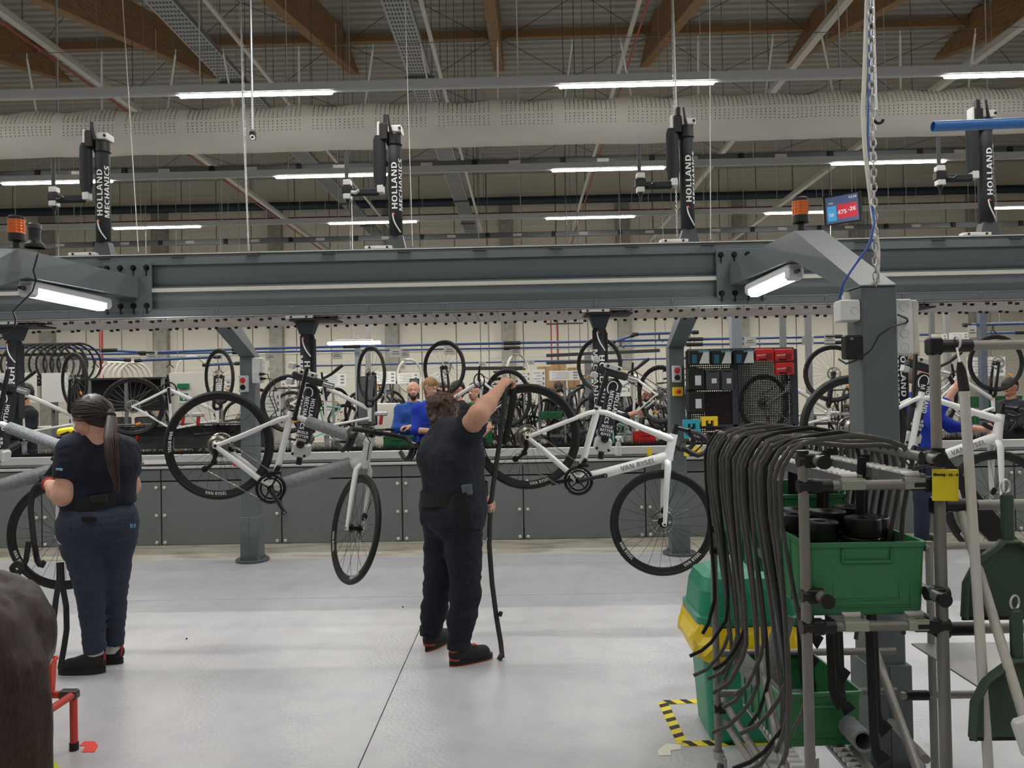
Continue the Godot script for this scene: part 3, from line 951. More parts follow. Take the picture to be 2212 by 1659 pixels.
func clamp_arm(at: Vector3, s: float, p: Array, label: String, i: int, lean: float) -> void:
	var t := thing("upright_manipulator", label, "clamping arm", at, "clamping arms on top of the beam")
	var dk := m(24, 25, 27, 0.45)
	var sl := sleeve_mat()
	var al := m(206, 206, 204, 0.35, 0.35)
	pl("foot_plate", MB.new().rbox(Vector3(-0.11, 0.012, 0.05), Vector3(0.19, 0.022, 0.06), 0.004), m(226, 226, 224, 0.4, 0.2), t)
	for e in [-0.17, -0.05]:
		pl("foot_bolt", MB.new().cyl(Vector3(e, 0.012, 0.08), Vector3(e, 0.012, 0.086), 0.008, -1, 8), dk, t)
	pl("foot_bracket", MB.new().prism([Vector2(-0.07, 0), Vector2(0.07, 0), Vector2(0.05, 0.10), Vector2(-0.04, 0.10)], 0.07, Transform3D.IDENTITY), m(78, 82, 86, 0.45, 0.2), t)
	var col := MB.new().lathe([Vector2(0.03, 0.09), Vector2(0.047, 0.1), Vector2(0.049, 0.3), Vector2(0.046, 0.6), Vector2(0.048, 0.74), Vector2(0.03, 0.745)], Transform3D.IDENTITY, 24, true)
	pl("column_sleeve", col, sl, t)
	# collar and head
	pl("collar", MB.new().lathe([Vector2(0.05, 0.73), Vector2(0.055, 0.735), Vector2(0.055, 0.80), Vector2(0.05, 0.81), Vector2(0, 0.81)], Transform3D.IDENTITY, 24), dk, t)
	pl("head_block", MB.new().rbox(Vector3(0.0, 0.835, 0), Vector3(0.12, 0.055, 0.11), 0.012), al, t)
	pl("head_bolt", MB.new().cyl(Vector3(0.045, 0.835, 0.05), Vector3(0.045, 0.835, 0.06), 0.01, -1, 8), dk, t)
	pl("hinge_block", MB.new().rbox(Vector3(-0.065, 0.815, 0.02), Vector3(0.06, 0.12, 0.09), 0.01), dk, t)
	pl("hinge_plate", MB.new().rbox(Vector3(-0.10, 0.81, 0.02), Vector3(0.02, 0.15, 0.07), 0.006), al, t)
	pl("top_stop", MB.new().rbox(Vector3(-0.055, 0.905, 0.02), Vector3(0.03, 0.07, 0.04), 0.006), dk, t)
	pl("locking_lever", MB.new().tube([Vector3(0.0 - 0.01, 0.80, 0.07), Vector3(-0.02, 0.85, 0.075), Vector3(-0.028, 0.92, 0.075)], [0.012, 0.009, 0.007], 8), dk, t)
	# folded forearm hanging beside the column
	pl("forearm_sleeve", MB.new().tube([Vector3(-0.098, 0.79, 0.03), Vector3(-0.1, 0.76, 0.03), Vector3(-0.1, 0.5, 0.03), Vector3(-0.1, 0.445, 0.03)], [0.028, 0.036, 0.038, 0.03], 14, 0.9, 1.2), sl, t)
	pl("elbow_block", MB.new().rbox(Vector3(-0.095, 0.42, 0.03), Vector3(0.045, 0.055, 0.06), 0.006), al, t)
	pl("cross_arm", MB.new().rbox(Vector3(-0.205, 0.405, 0.03), Vector3(0.2, 0.05, 0.045), 0.012), sl, t)
	# clamp with its rod
	for e in [0.47, 0.375]:
		pl("clamp_jaw", MB.new().rbox(Vector3(-0.325, e, 0.03), Vector3(0.055, 0.04, 0.055), 0.006), al, t)
	pl("clamp_body", MB.new().rbox(Vector3(-0.325, 0.42, 0.03), Vector3(0.075, 0.055, 0.055), 0.006), dk, t)
	pl("rod", MB.new().cyl(Vector3(-0.33, 0.44, 0.03), Vector3(-0.33, 0.69, 0.03), 0.0135, -1, 14), m(62, 64, 66, 0.6), t)
	pl("rod_tip", MB.new().cyl(Vector3(-0.325, 0.37, 0.03), Vector3(-0.325, 0.33, 0.03), 0.022, 0.012, 10).cyl(Vector3(-0.325, 0.33, 0.03), Vector3(-0.325, 0.29, 0.03), 0.009, 0.006, 8), dk, t)
	pl("clamp_handle", MB.new().tube([Vector3(-0.29, 0.40, 0.06), Vector3(-0.26, 0.39, 0.075), Vector3(-0.235, 0.41, 0.075)], [0.012, 0.014, 0.01], 8), al if i == 1 else dk, t)
	# lettering running up the sleeve
	var tx := Transform3D(Basis(Vector3.UP, 0.35) * Basis(Vector3.BACK, PI / 2), Vector3.ZERO)
	var wht := m(232, 232, 232, 0.6)
	arm_letters(t, "HOLLAND", 0.038, 0.44, 0.10, 0.0485, 0.05, wht)
	arm_letters(t, "MECHANICS", 0.034, 0.45, 0.10, 0.0485, 1.05, wht)
	arm_mark(t, 0.19, 0.0487, 0.25, wht)

# letters running upwards round a sleeve: laid out flat, then wrapped
func arm_letters(t: Node3D, s: String, size: float, ymid: float, unused: float, r: float, ang: float, mat: Material) -> void:
	var flat := MB.new().text(s, size, Transform3D(Basis(Vector3.BACK, PI / 2), Vector3.ZERO)).split(0.012)
	for i in flat.v.size():
		var p := flat.v[i]
		var a := p.x / r + ang
		var rr := r + 0.0008 + p.z * 0.3
		flat.v[i] = Vector3(sin(a) * rr, p.y * 1.35 + ymid, cos(a) * rr)
		flat.n[i] = flat.n[i].rotated(Vector3.UP, a)
	pl("lettering", flat, mat, t)

func arm_mark(t: Node3D, y: float, r: float, ang: float, mat: Material) -> void:
	var p := []
	for i in 12:
		var u := i / 11.0
		var a := ang - 0.5 + u * u * 1.1
		p.append(Vector3(sin(a) * (r + 0.001), y + 0.06 - 0.13 * u, cos(a) * (r + 0.001)))
	pl("sweep_mark", MB.new().tube(p, 0.005, 5), mat, t)
	var q := []
	for i in 5:
		var a := ang - 0.42 + 0.05 * i
		q.append(Vector3(sin(a) * (r + 0.002), y + 0.065 - 0.004 * i, cos(a) * (r + 0.002)))
	pl("orange_dash", MB.new().tube(q, 0.004, 5), m(214, 84, 40, 0.5), t)

func hang_arm(at: Vector3, label: String, i: int) -> void:
	var t := thing("hanging_manipulator", label, "clamping arm", at, "clamping arms hanging below the beam")
	var dk := m(24, 25, 27, 0.45)
	var sl := sleeve_mat()
	var al := m(206, 206, 204, 0.35, 0.35)
	var wht := m(232, 232, 232, 0.6)
	pl("foot_plate", MB.new().rbox(Vector3(-0.03, 0.0, 0.07), Vector3(0.19, 0.022, 0.03), 0.004), m(226, 226, 224, 0.4, 0.2), t)
	for e in [-0.085, 0.02]:
		pl("foot_bolt", MB.new().cyl(Vector3(e, 0, 0.08), Vector3(e, 0, 0.088), 0.008, -1, 8), dk, t)
	pl("carrier", MB.new().rbox(Vector3(0.06, -0.022, -0.02), Vector3(0.32, 0.012, 0.22), 0.003), dk, t)
	# four-sided tapering shoe
	var sh := MB.new()
	var a := [Vector3(-0.075, -0.02, 0.05), Vector3(0.075, -0.02, 0.05), Vector3(0.075, -0.02, -0.05), Vector3(-0.075, -0.02, -0.05)]
	var b := [Vector3(-0.042, -0.115, 0.04), Vector3(0.042, -0.115, 0.04), Vector3(0.042, -0.115, -0.04), Vector3(-0.042, -0.115, -0.04)]
	for j in 4:
		var j2 := (j + 1) % 4
		var nn: Vector3 = -((b[j] - a[j]).cross(a[j2] - a[j])).normalized()
		if nn.dot(a[j] + a[j2]) < 0: nn = -nn
		sh.quad(a[j], a[j2], b[j2], b[j], nn)
	sh.quad(b[0], b[1], b[2], b[3], Vector3.DOWN)
	pl("shoe", sh, m(44, 52, 60, 0.45, 0.1), t)
	pl("column_sleeve", MB.new().lathe([Vector2(0.03, -0.80), Vector2(0.046, -0.79), Vector2(0.047, -0.4), Vector2(0.049, -0.13), Vector2(0.04, -0.112)], Transform3D.IDENTITY, 24, true), sl, t)
	pl("sleeve_flap", MB.new().rbox(Vector3(0.043, -0.4, 0.0), Vector3(0.022, 0.52, 0.07), 0.01), sl, t)
	# lettering runs down the sleeve
	for e in [["HOLLAND", 0.2], ["MECHANICS", -0.8]]:
		var flat := MB.new().text(e[0], 0.038, Transform3D(Basis(Vector3.BACK, -PI / 2), Vector3.ZERO)).split(0.012)
		for k in flat.v.size():
			var p := flat.v[k]
			var an: float = p.x / 0.0487 + e[1]
			var rr := 0.0487 + 0.0008 + p.z * 0.3
			flat.v[k] = Vector3(sin(an) * rr, p.y * 1.35 - 0.46, cos(an) * rr)
			flat.n[k] = flat.n[k].rotated(Vector3.UP, an)
		pl("lettering", flat, wht, t)
	arm_mark(t, -0.2, 0.0487, 0.1, wht)
	# forearm comes forward from the lower head and leans back up: in front of the column, tilted
	var low := Vector3(0.0, -0.865, 0.16)
	var up := Vector3(0.085, -0.47, 0.17)
	var fb := MB.frame(up - low, Vector3.BACK)
	pl("forearm_sleeve", MB.new().rbox((low + up) / 2, Vector3(0.098, (up - low).length(), 0.085), 0.03, fb), sl, t)
	var fx := Transform3D(fb, (low + up) / 2 + fb.z * 0.0435)
	pl("lettering", MB.new().text("HOLLAND", 0.028, fx * Transform3D(Basis(Vector3.BACK, -PI / 2), Vector3(0.028, 0.03, 0))).text("MECHANICS", 0.028, fx * Transform3D(Basis(Vector3.BACK, -PI / 2), Vector3(-0.012, 0.015, 0))), wht, t)
	pl("sweep_mark", swoosh(fx * Transform3D(Basis.IDENTITY, Vector3(-0.01, 0.145, 0.001)), 0.075), wht, t)
	var lab := ["BUILD", "BETTER", "BIKES"]
	for k in 3:
		pl("lettering", MB.new().text(lab[k], 0.018, fx * Transform3D(Basis.IDENTITY, Vector3(0, -0.115 - 0.026 * k, 0.001))), wht, t)
	# lower head: aluminium shell with bolts and a hub
	pl("head_shell", MB.new().rbox(low + fb * Vector3(0, -0.035, -0.01), Vector3(0.115, 0.1, 0.105), 0.022, fb), al, t)
	pl("head_link", MB.new().cyl(Vector3(0, -0.83, 0), low + Vector3(0, 0, -0.03), 0.04, -1, 14), dk, t)
	pl("hub", MB.new().cyl(low + fb * Vector3(0, 0.005, 0.04), low + fb * Vector3(0, 0.005, 0.052), 0.026, -1, 18).torus(low + fb * Vector3(0, 0.005, 0.05), fb.z, 0.017, 0.004, 18, 6), dk, t)
	for e in [-0.04, 0.04]:
		pl("head_bolt", MB.new().cyl(low + fb * Vector3(e, -0.065, 0.04), low + fb * Vector3(e, -0.065, 0.048), 0.009, -1, 10), dk, t)
	pl("tail_stub", MB.new().cyl(low + fb * Vector3(0, -0.08, 0), low + fb * Vector3(0, -0.135, 0), 0.02, -1, 12), dk, t)
	pl("side_knob", MB.new().cyl(low + Vector3(-0.05, 0.03, -0.02), low + Vector3(-0.11, 0.045, -0.02), 0.008, -1, 8).ball(low + Vector3(-0.12, 0.047, -0.02), Vector3(0.025, 0.014, 0.014)), dk, t)
	# cross bar at the forearm's upper end with the clamp on the bicycle's rod
	var ca := Vector3(-0.045, -0.395, 0.2)
	var cbv := Vector3(0.16, -0.46, 0.2)
	var cf := MB.frame(cbv - ca, Vector3.BACK)
	pl("cross_arm", MB.new().rbox((ca + cbv) / 2, Vector3(0.05, (cbv - ca).length(), 0.06), 0.01, cf), m(44, 45, 48, 0.45, 0.2), t)
	pl("steel_stub", MB.new().cyl(cbv, cbv + (cbv - ca).normalized() * 0.07, 0.021, -1, 14), m(190, 190, 188, 0.25, 0.8), t)
	pl("clamp_plate", MB.new().rbox((ca + cbv) / 2 + Vector3(0.005, 0.035, 0.02), Vector3(0.035, 0.12, 0.05), 0.006, cf), al, t)
	for e in [-0.035, 0.04]:
		pl("clamp_bolt", MB.new().cyl((ca + cbv) / 2 + Vector3(0.005, 0.035, 0.045) + cf.y * e, (ca + cbv) / 2 + Vector3(0.005, 0.035, 0.052) + cf.y * e, 0.009, -1, 10), dk, t)
	for e in [[-0.045, -0.335], [-0.06, -0.44]]:
		pl("clamp_jaw", MB.new().rbox(Vector3(e[0], e[1], 0.21), Vector3(0.04, 0.045, 0.05), 0.006, cf), al, t)
	pl("locking_lever", MB.new().tube([cbv + Vector3(0.0, 0.03, 0.02), cbv + Vector3(0.06, 0.06, 0.03), cbv + Vector3(0.11, 0.1, 0.03), cbv + Vector3(0.14, 0.12, 0.03)], [0.008, 0.01, 0.013, 0.01], 8), dk, t)

# ---------------------------------------------------------------- second line: cabinets, worktop, brush
func cabinets() -> void:
	var z0 := 8.38
	var gm := textured("cabinet_paint", C(112, 118, 118), 0.5, 0.0, null, noise_tex(0.25, 256, [], true, 2.0, FastNoiseLite.TYPE_SIMPLEX, 31, 2), Vector3(6, 6, 6), false, 0.12)
	var knob := MB.new().lathe([Vector2(0.012, 0), Vector2(0.012, 0.008), Vector2(0.018, 0.012), Vector2(0.02, 0.02), Vector2(0.015, 0.027), Vector2(0, 0.029)], Transform3D(Basis(Vector3.RIGHT, PI / 2), Vector3.ZERO), 14, true).mesh()
	var seams := [P(90, 1110, z0).x]
	while seams[-1] < 6.5: seams.append(seams[-1] + 1.325)
	while seams[0] > -6.5: seams.insert(0, seams[0] - 1.325)
	var where := ["past the far end of the line", "out past the foam-wrapped bicycle", "behind the dark haired woman's bicycle wheel", "behind the dark haired woman", "behind the slim post with the socket strip", "behind the steered front wheel", "behind the worker with the raised arm", "behind the bare white bicycle's rear wheel", "behind the post with the yellow stop box", "behind the rack of hanging rubber strips", "behind the gantry post and dustpans", "past the dustpans"]
	for i in seams.size() - 1:
		var a: float = seams[i]
		var b: float = seams[i + 1]
		var t := thing("cabinet_unit", "grey metal cabinet unit with round fixing knobs " + where[i % where.size()], "cabinet", Vector3((a + b) / 2, 0, -z0), "grey cabinets under the second line")
		var w := b - a
		pl("carcass", MB.new().box(Vector3(0, 0.44, -0.5), Vector3(w - 0.004, 0.84, 0.92)), m(84, 88, 90, 0.6), t)
		pl("panel", MB.new().rbox(Vector3(0, 0.345, -0.012), Vector3(w - 0.012, 0.69, 0.024), 0.004), gm, t)
		pl("upper_panel", MB.new().rbox(Vector3(0, 0.765, -0.012), Vector3(w - 0.012, 0.12, 0.03), 0.004), gm, t)
		for s in [-1, 1]:
			for y in [0.63, 0.325, 0.03]:
				mi("knob", knob, m(206, 206, 202, 0.35, 0.3), t, Transform3D(Basis.IDENTITY, Vector3(s * (w / 2 - 0.045), y, 0)))
	var alu := m(206, 207, 206, 0.35, 0.3)
	var wt := thing("worktop", "long pale aluminium worktop edge along the second assembly line", "worktop", Vector3(0, 0.83, -z0))
	pl("upper_profile", MB.new().rbox(Vector3(0, 0.115, -0.03), Vector3(16, 0.085, 0.06), 0.008), alu, wt)
	pl("groove", MB.new().box(Vector3(0, 0.06, -0.03), Vector3(16, 0.03, 0.03)), m(120, 124, 126, 0.5), wt)
	pl("lower_profile", MB.new().rbox(Vector3(0, 0.02, 0.0), Vector3(16, 0.03, 0.07), 0.006), alu, wt)
	pl("deck", MB.new().box(Vector3(0, 0.09, -0.55), Vector3(16, 0.04, 0.95)), m(70, 72, 74, 0.6), wt)
	# brush seal: thousands of black bristles
	var br := MB.new()
	rng.seed = 77
	for k in 5200:
		var x := -7.0 + 14.0 * k / 5200.0
		var h := 0.06 + 0.035 * rng.randf()
		var q := Vector3(x, 0.985, -z0 - 0.09 - 0.03 * rng.randf())
		var dx := Vector3(rng.randf_range(-0.012, 0.012), h, rng.randf_range(-0.01, 0.02))
		br.t3(q + Vector3(-0.003, 0, 0), q + Vector3(0.003, 0, 0), q + dx, Vector3.BACK, Vector3.BACK, Vector3.BACK)
	br.box(Vector3(0, 0.995, -z0 - 0.11), Vector3(14, 0.03, 0.02))
	one("brush_seal", br, m(26, 25, 26, 0.9), "black bristle brush strip along the worktop edge", "brush", "", "stuff")
# ---------------------------------------------------------------- bicycles
# own axes: origin at the rear hub, x forwards, y up, z towards the drive side
const HUB_F := Vector2(1.03, 0.0)
const BB := Vector2(0.423, -0.06)
const SEAT := Vector2(0.289, 0.385)
const HT_T := Vector2(0.786, 0.518)
const HT_B := Vector2(0.838, 0.36)

func v3(a: Vector2, z := 0.0) -> Vector3: return Vector3(a.x, a.y, z)

func part_mesh(key: String, f: Callable) -> Mesh:
	if not cache.has(key): cache[key] = f.call().mesh()
	return cache[key]

func rubber() -> StandardMaterial3D: return m(24, 25, 27, 0.62)
func white_paint() -> StandardMaterial3D:
	if not mats.has("frame_white"):
		var s := StandardMaterial3D.new()
		s.albedo_color = C(232, 232, 230); s.roughness = 0.32; s.clearcoat_enabled = true; s.clearcoat = 0.5; s.clearcoat_roughness = 0.15
		mats["frame_white"] = s
	return mats["frame_white"]

func wheel(bike: Node3D, called: String, x: Transform3D, fine: bool, rear: bool, lettered: bool, spin := 0.0) -> MeshInstance3D:
	var kk := 56 if fine else 28
	var w := mi(called, part_mesh("tyre%s" % fine, func(): return MB.new().torus(Vector3.ZERO, Vector3.BACK, 0.3245, 0.0165, kk, 8 if fine else 6)), rubber(), bike, x)
	mi("rim", part_mesh("rim%s" % fine, func():
		var mb := MB.new()
		var f := Transform3D(Basis(Vector3.RIGHT, PI / 2), Vector3.ZERO)
		mb.lathe([Vector2(0.288, -0.006), Vector2(0.312, -0.0125), Vector2(0.315, -0.0125), Vector2(0.315, 0.0125), Vector2(0.312, 0.0125), Vector2(0.288, 0.006), Vector2(0.284, 0.0), Vector2(0.288, -0.006)], f, kk)
		return mb), m(20, 20, 22, 0.4), w)
	mi("hub", part_mesh("hub%s" % rear, func(): return MB.new().cyl(Vector3(0, 0, -0.05), Vector3(0, 0, 0.05), 0.012, -1, 10).cyl(Vector3(0, 0, -0.032), Vector3(0, 0, -0.026), 0.028, -1, 14).cyl(Vector3(0, 0, 0.022), Vector3(0, 0, 0.028), 0.028, -1, 14).cyl(Vector3(0, 0, -0.026), Vector3(0, 0, 0.022), 0.015, -1, 10)), m(28, 28, 30, 0.4, 0.3), w)
	var sp := func(i: int, cnt: int) -> Array:
		var a: float = TAU * i / cnt + spin
		var side := -1.0 if i % 2 == 0 else 1.0
		var off: float = (0.42 if (i / 2) % 2 == 0 else -0.42) if rear else (0.25 if (i / 2) % 2 == 0 else -0.25)
		return [Vector3(cos(a + off) * 0.026, sin(a + off) * 0.026, side * 0.027), Vector3(cos(a) * 0.287, sin(a) * 0.287, side * 0.003)]
	if fine:
		for i in 24:
			var e: Array = sp.call(i, 24)
			var d: Vector3 = e[1] - e[0]
			mi("spoke", part_mesh("spoke", func(): return MB.new().cyl(Vector3(0, -0.5, 0), Vector3(0, 0.5, 0), 0.00115, -1, 4, false)), m(30, 30, 32, 0.4, 0.4), w, Transform3D(MB.frame(d) * Basis.from_scale(Vector3(1, d.length(), 1)), (e[0] + e[1]) / 2))
	else:
		var key := "spokes%s%.1f" % [rear, spin]
		mi("spokes", part_mesh(key, func():
			var mb := MB.new()
			for i in 28:
				var e: Array = sp.call(i, 28)
				mb.cyl(e[0], e[1], 0.0016, -1, 3, false)
			return mb), m(120, 120, 118, 0.4, 0.5), w)
	if lettered:
		mi("lettering", part_mesh("tyre_text%.1f" % spin, func():
			var mb := MB.new()
			for a0 in [spin + 3.6, spin + 5.2]:
				var fl := MB.new().text("VAN RYSEL", 0.019, Transform3D.IDENTITY, 0.0, "Droid Sans", true, 0.001)
				for i in fl.v.size():
					var p := fl.v[i]
					var a: float = a0 + p.x / 0.3
					fl.v[i] = Vector3(cos(a) * (0.3 - p.y), sin(a) * (0.3 - p.y), 0.0105 + p.z * 0.5 + (0.3 - p.y - 0.288) * 0.27 * 0.5)
					fl.n[i] = Vector3.BACK
				mb.add(fl)
			return mb), m(228, 228, 226, 0.6), w)
	# brake disc on the far side
	mi("brake_disc", part_mesh("disc%s" % fine, func():
		var mb := MB.new()
		mb.torus(Vector3(0, 0, -0.04), Vector3.BACK, 0.071, 0.0085, 28 if fine else 16, 4, 0, TAU, 0.12)
		for i in 6:
			var a := TAU * i / 6
			mb.cyl(Vector3(cos(a) * 0.02, sin(a) * 0.02, -0.04), Vector3(cos(a + 0.5) * 0.066, sin(a + 0.5) * 0.066, -0.04), 0.0035, -1, 4, false)
		return mb), m(170, 170, 168, 0.3, 0.8), w)
	if rear:
		mi("cassette", part_mesh("cassette%s" % fine, func():
			var mb := MB.new()
			var n := 11 if fine else 5
			for i in n:
				var r := 0.066 - 0.044 * i / (n - 1.0)
				var zz := 0.022 + 0.03 * i / (n - 1.0)
				mb.torus(Vector3(0, 0, zz), Vector3.BACK, r - 0.006, 0.006, 26 if fine else 14, 4, 0, TAU, 0.15)
				if i == 0:
					for j in 36:
						var a := TAU * j / 36
						mb.box(Vector3(cos(a) * r, sin(a) * r, zz), Vector3(0.005, 0.005, 0.0015), Basis(Vector3.BACK, a))
				for j in 5:
					var a := TAU * j / 5 + 0.3 * i
					mb.cyl(Vector3(cos(a) * 0.012, sin(a) * 0.012, zz), Vector3(cos(a) * (r - 0.006), sin(a) * (r - 0.006), zz), 0.003, -1, 4, false)
			return mb), m(152, 146, 134, 0.32, 0.75), w)
	elif not fine:
		mi("orange_reflector", part_mesh("reflector", func(): return MB.new().rbox(Vector3(0.1, 0.2, 0.0), Vector3(0.03, 0.055, 0.016), 0.008, Basis(Vector3.BACK, -0.5))), m(236, 150, 30, 0.35), w)
	if not fine and rear:
		mi("orange_reflector", part_mesh("reflector2", func(): return MB.new().rbox(Vector3(-0.02, 0.21, 0.0), Vector3(0.055, 0.03, 0.016), 0.008)), m(236, 150, 30, 0.35), w)
	return w

func steer_xf(angle: float) -> Transform3D:
	var ax := v3(HT_T - HT_B).normalized()
	var b := Basis(ax, angle)
	var o := v3(HT_B)
	return Transform3D(b, o - b * o)

func frame_mb(thin: bool) -> MB:
	var mb := MB.new()
	var q := 0.8 if thin else 1.0
	var k := 14
	var lift := HT_B.lerp(HT_T, 0.12)
	# down tube, deep and slab sided
	mb.tube([v3(BB + Vector2(0.0, 0.01)), v3(BB.lerp(lift, 0.3) + Vector2(0, -0.002)), v3(BB.lerp(lift, 0.75)), v3(lift)], [0.027 * q, 0.029 * q, 0.028 * q, 0.03 * q], k, 0.8, 1.1, Vector3.UP)
	# top tube with a kink into the seat cluster
	var tt := HT_T + (HT_B - HT_T) * 0.22
	mb.tube([v3(SEAT + Vector2(-0.004, -0.012)), v3(SEAT.lerp(tt, 0.12) + Vector2(0, 0.006)), v3(SEAT.lerp(tt, 0.6)), v3(tt)], [0.019 * q, 0.018 * q, 0.02 * q, 0.026 * q], k, 0.95, 1.0)
	# seat tube and its top stub
	mb.tube([v3(BB), v3(BB.lerp(SEAT, 0.5)), v3(SEAT), v3(SEAT + (SEAT - BB).normalized() * 0.03)], [0.022 * q, 0.018 * q, 0.021 * q, 0.0185 * q], k, 0.85, 1.1, Vector3.RIGHT)
	# head tube
	mb.tube([v3(HT_B), v3(HT_B.lerp(HT_T, 0.25)), v3(HT_B.lerp(HT_T, 0.75)), v3(HT_T)], [0.031 * q, 0.027 * q, 0.024 * q, 0.023 * q], 16, 0.9, 1.15, Vector3.RIGHT)
	# bottom bracket shell
	mb.cyl(v3(BB, -0.043), v3(BB, 0.043), 0.025, -1, 18)
	for s in [-1, 1]:
		# seat stay, chain stay, dropout plate
		mb.tube([v3(SEAT + Vector2(-0.008, -0.02), s * 0.012), v3(SEAT.lerp(Vector2.ZERO, 0.15) + Vector2(0, 0.006), s * 0.028), v3(SEAT.lerp(Vector2.ZERO, 0.6), s * 0.048), v3(Vector2(0.01, 0.012), s * 0.061)], [0.015 * q, 0.0125 * q, 0.0105 * q, 0.012 * q], 10, 0.8, 1.15)
		mb.tube([v3(BB + Vector2(-0.01, 0), s * 0.03), v3(BB.lerp(Vector2.ZERO, 0.3), s * 0.04), v3(BB.lerp(Vector2.ZERO, 0.7) + Vector2(0, 0.002), s * 0.056), v3(Vector2(0.01, -0.002), s * 0.062)], [0.018 * q, 0.0165 * q, 0.0145 * q, 0.013 * q], 10, 0.75, 1.15)
		mb.cyl(Vector3(0, 0, s * 0.055), Vector3(0, 0, s * 0.069), 0.0195, 0.0165, 16)
	return mb

func fork_mb(thin: bool) -> MB:
	var mb := MB.new()
	var ax := (HT_B - HT_T).normalized()
	var cr := HT_B + ax * 0.012
	mb.cyl(v3(HT_B + ax * 0.001), v3(cr + ax * 0.02), 0.03, 0.027, 16)
	for s in [-1, 1]:
		mb.tube([v3(cr + ax * 0.006, 0), v3(cr + ax * 0.004, s * 0.028), v3(cr + ax * 0.03 + Vector2(0.004, 0), s * 0.047), v3(cr.lerp(HUB_F, 0.45) + Vector2(-0.002, 0), s * 0.052), v3(HUB_F + Vector2(0, 0.004), s * 0.055)], [0.02, 0.021, 0.02, 0.0165, 0.0115], 12, 0.85, 1.15, Vector3.RIGHT)
		mb.cyl(v3(HUB_F, s * 0.048), v3(HUB_F, s * 0.062), 0.0165, 0.0145, 14)
	return mb

func drop_bar_mb() -> MB:
	var mb := MB.new()
	var ax := (HT_T - HT_B).normalized()
	var c := HT_T + ax * 0.045 + Vector2(0.095, 0.03)
	for s in [-1.0, 1.0]:
		mb.tube([v3(c, 0), v3(c, s * 0.11), v3(c + Vector2(0.012, 0), s * 0.185), v3(c + Vector2(0.045, -0.002), s * 0.205), v3(c + Vector2(0.085, -0.012), s * 0.208), v3(c + Vector2(0.105, -0.045), s * 0.21), v3(c + Vector2(0.1, -0.085), s * 0.213), v3(c + Vector2(0.07, -0.118), s * 0.216), v3(c + Vector2(0.02, -0.128), s * 0.22), v3(c + Vector2(-0.04, -0.126), s * 0.222)], [0.0155, 0.0145, 0.0155, 0.016, 0.016, 0.016, 0.016, 0.016, 0.016, 0.016], 12)
	return mb

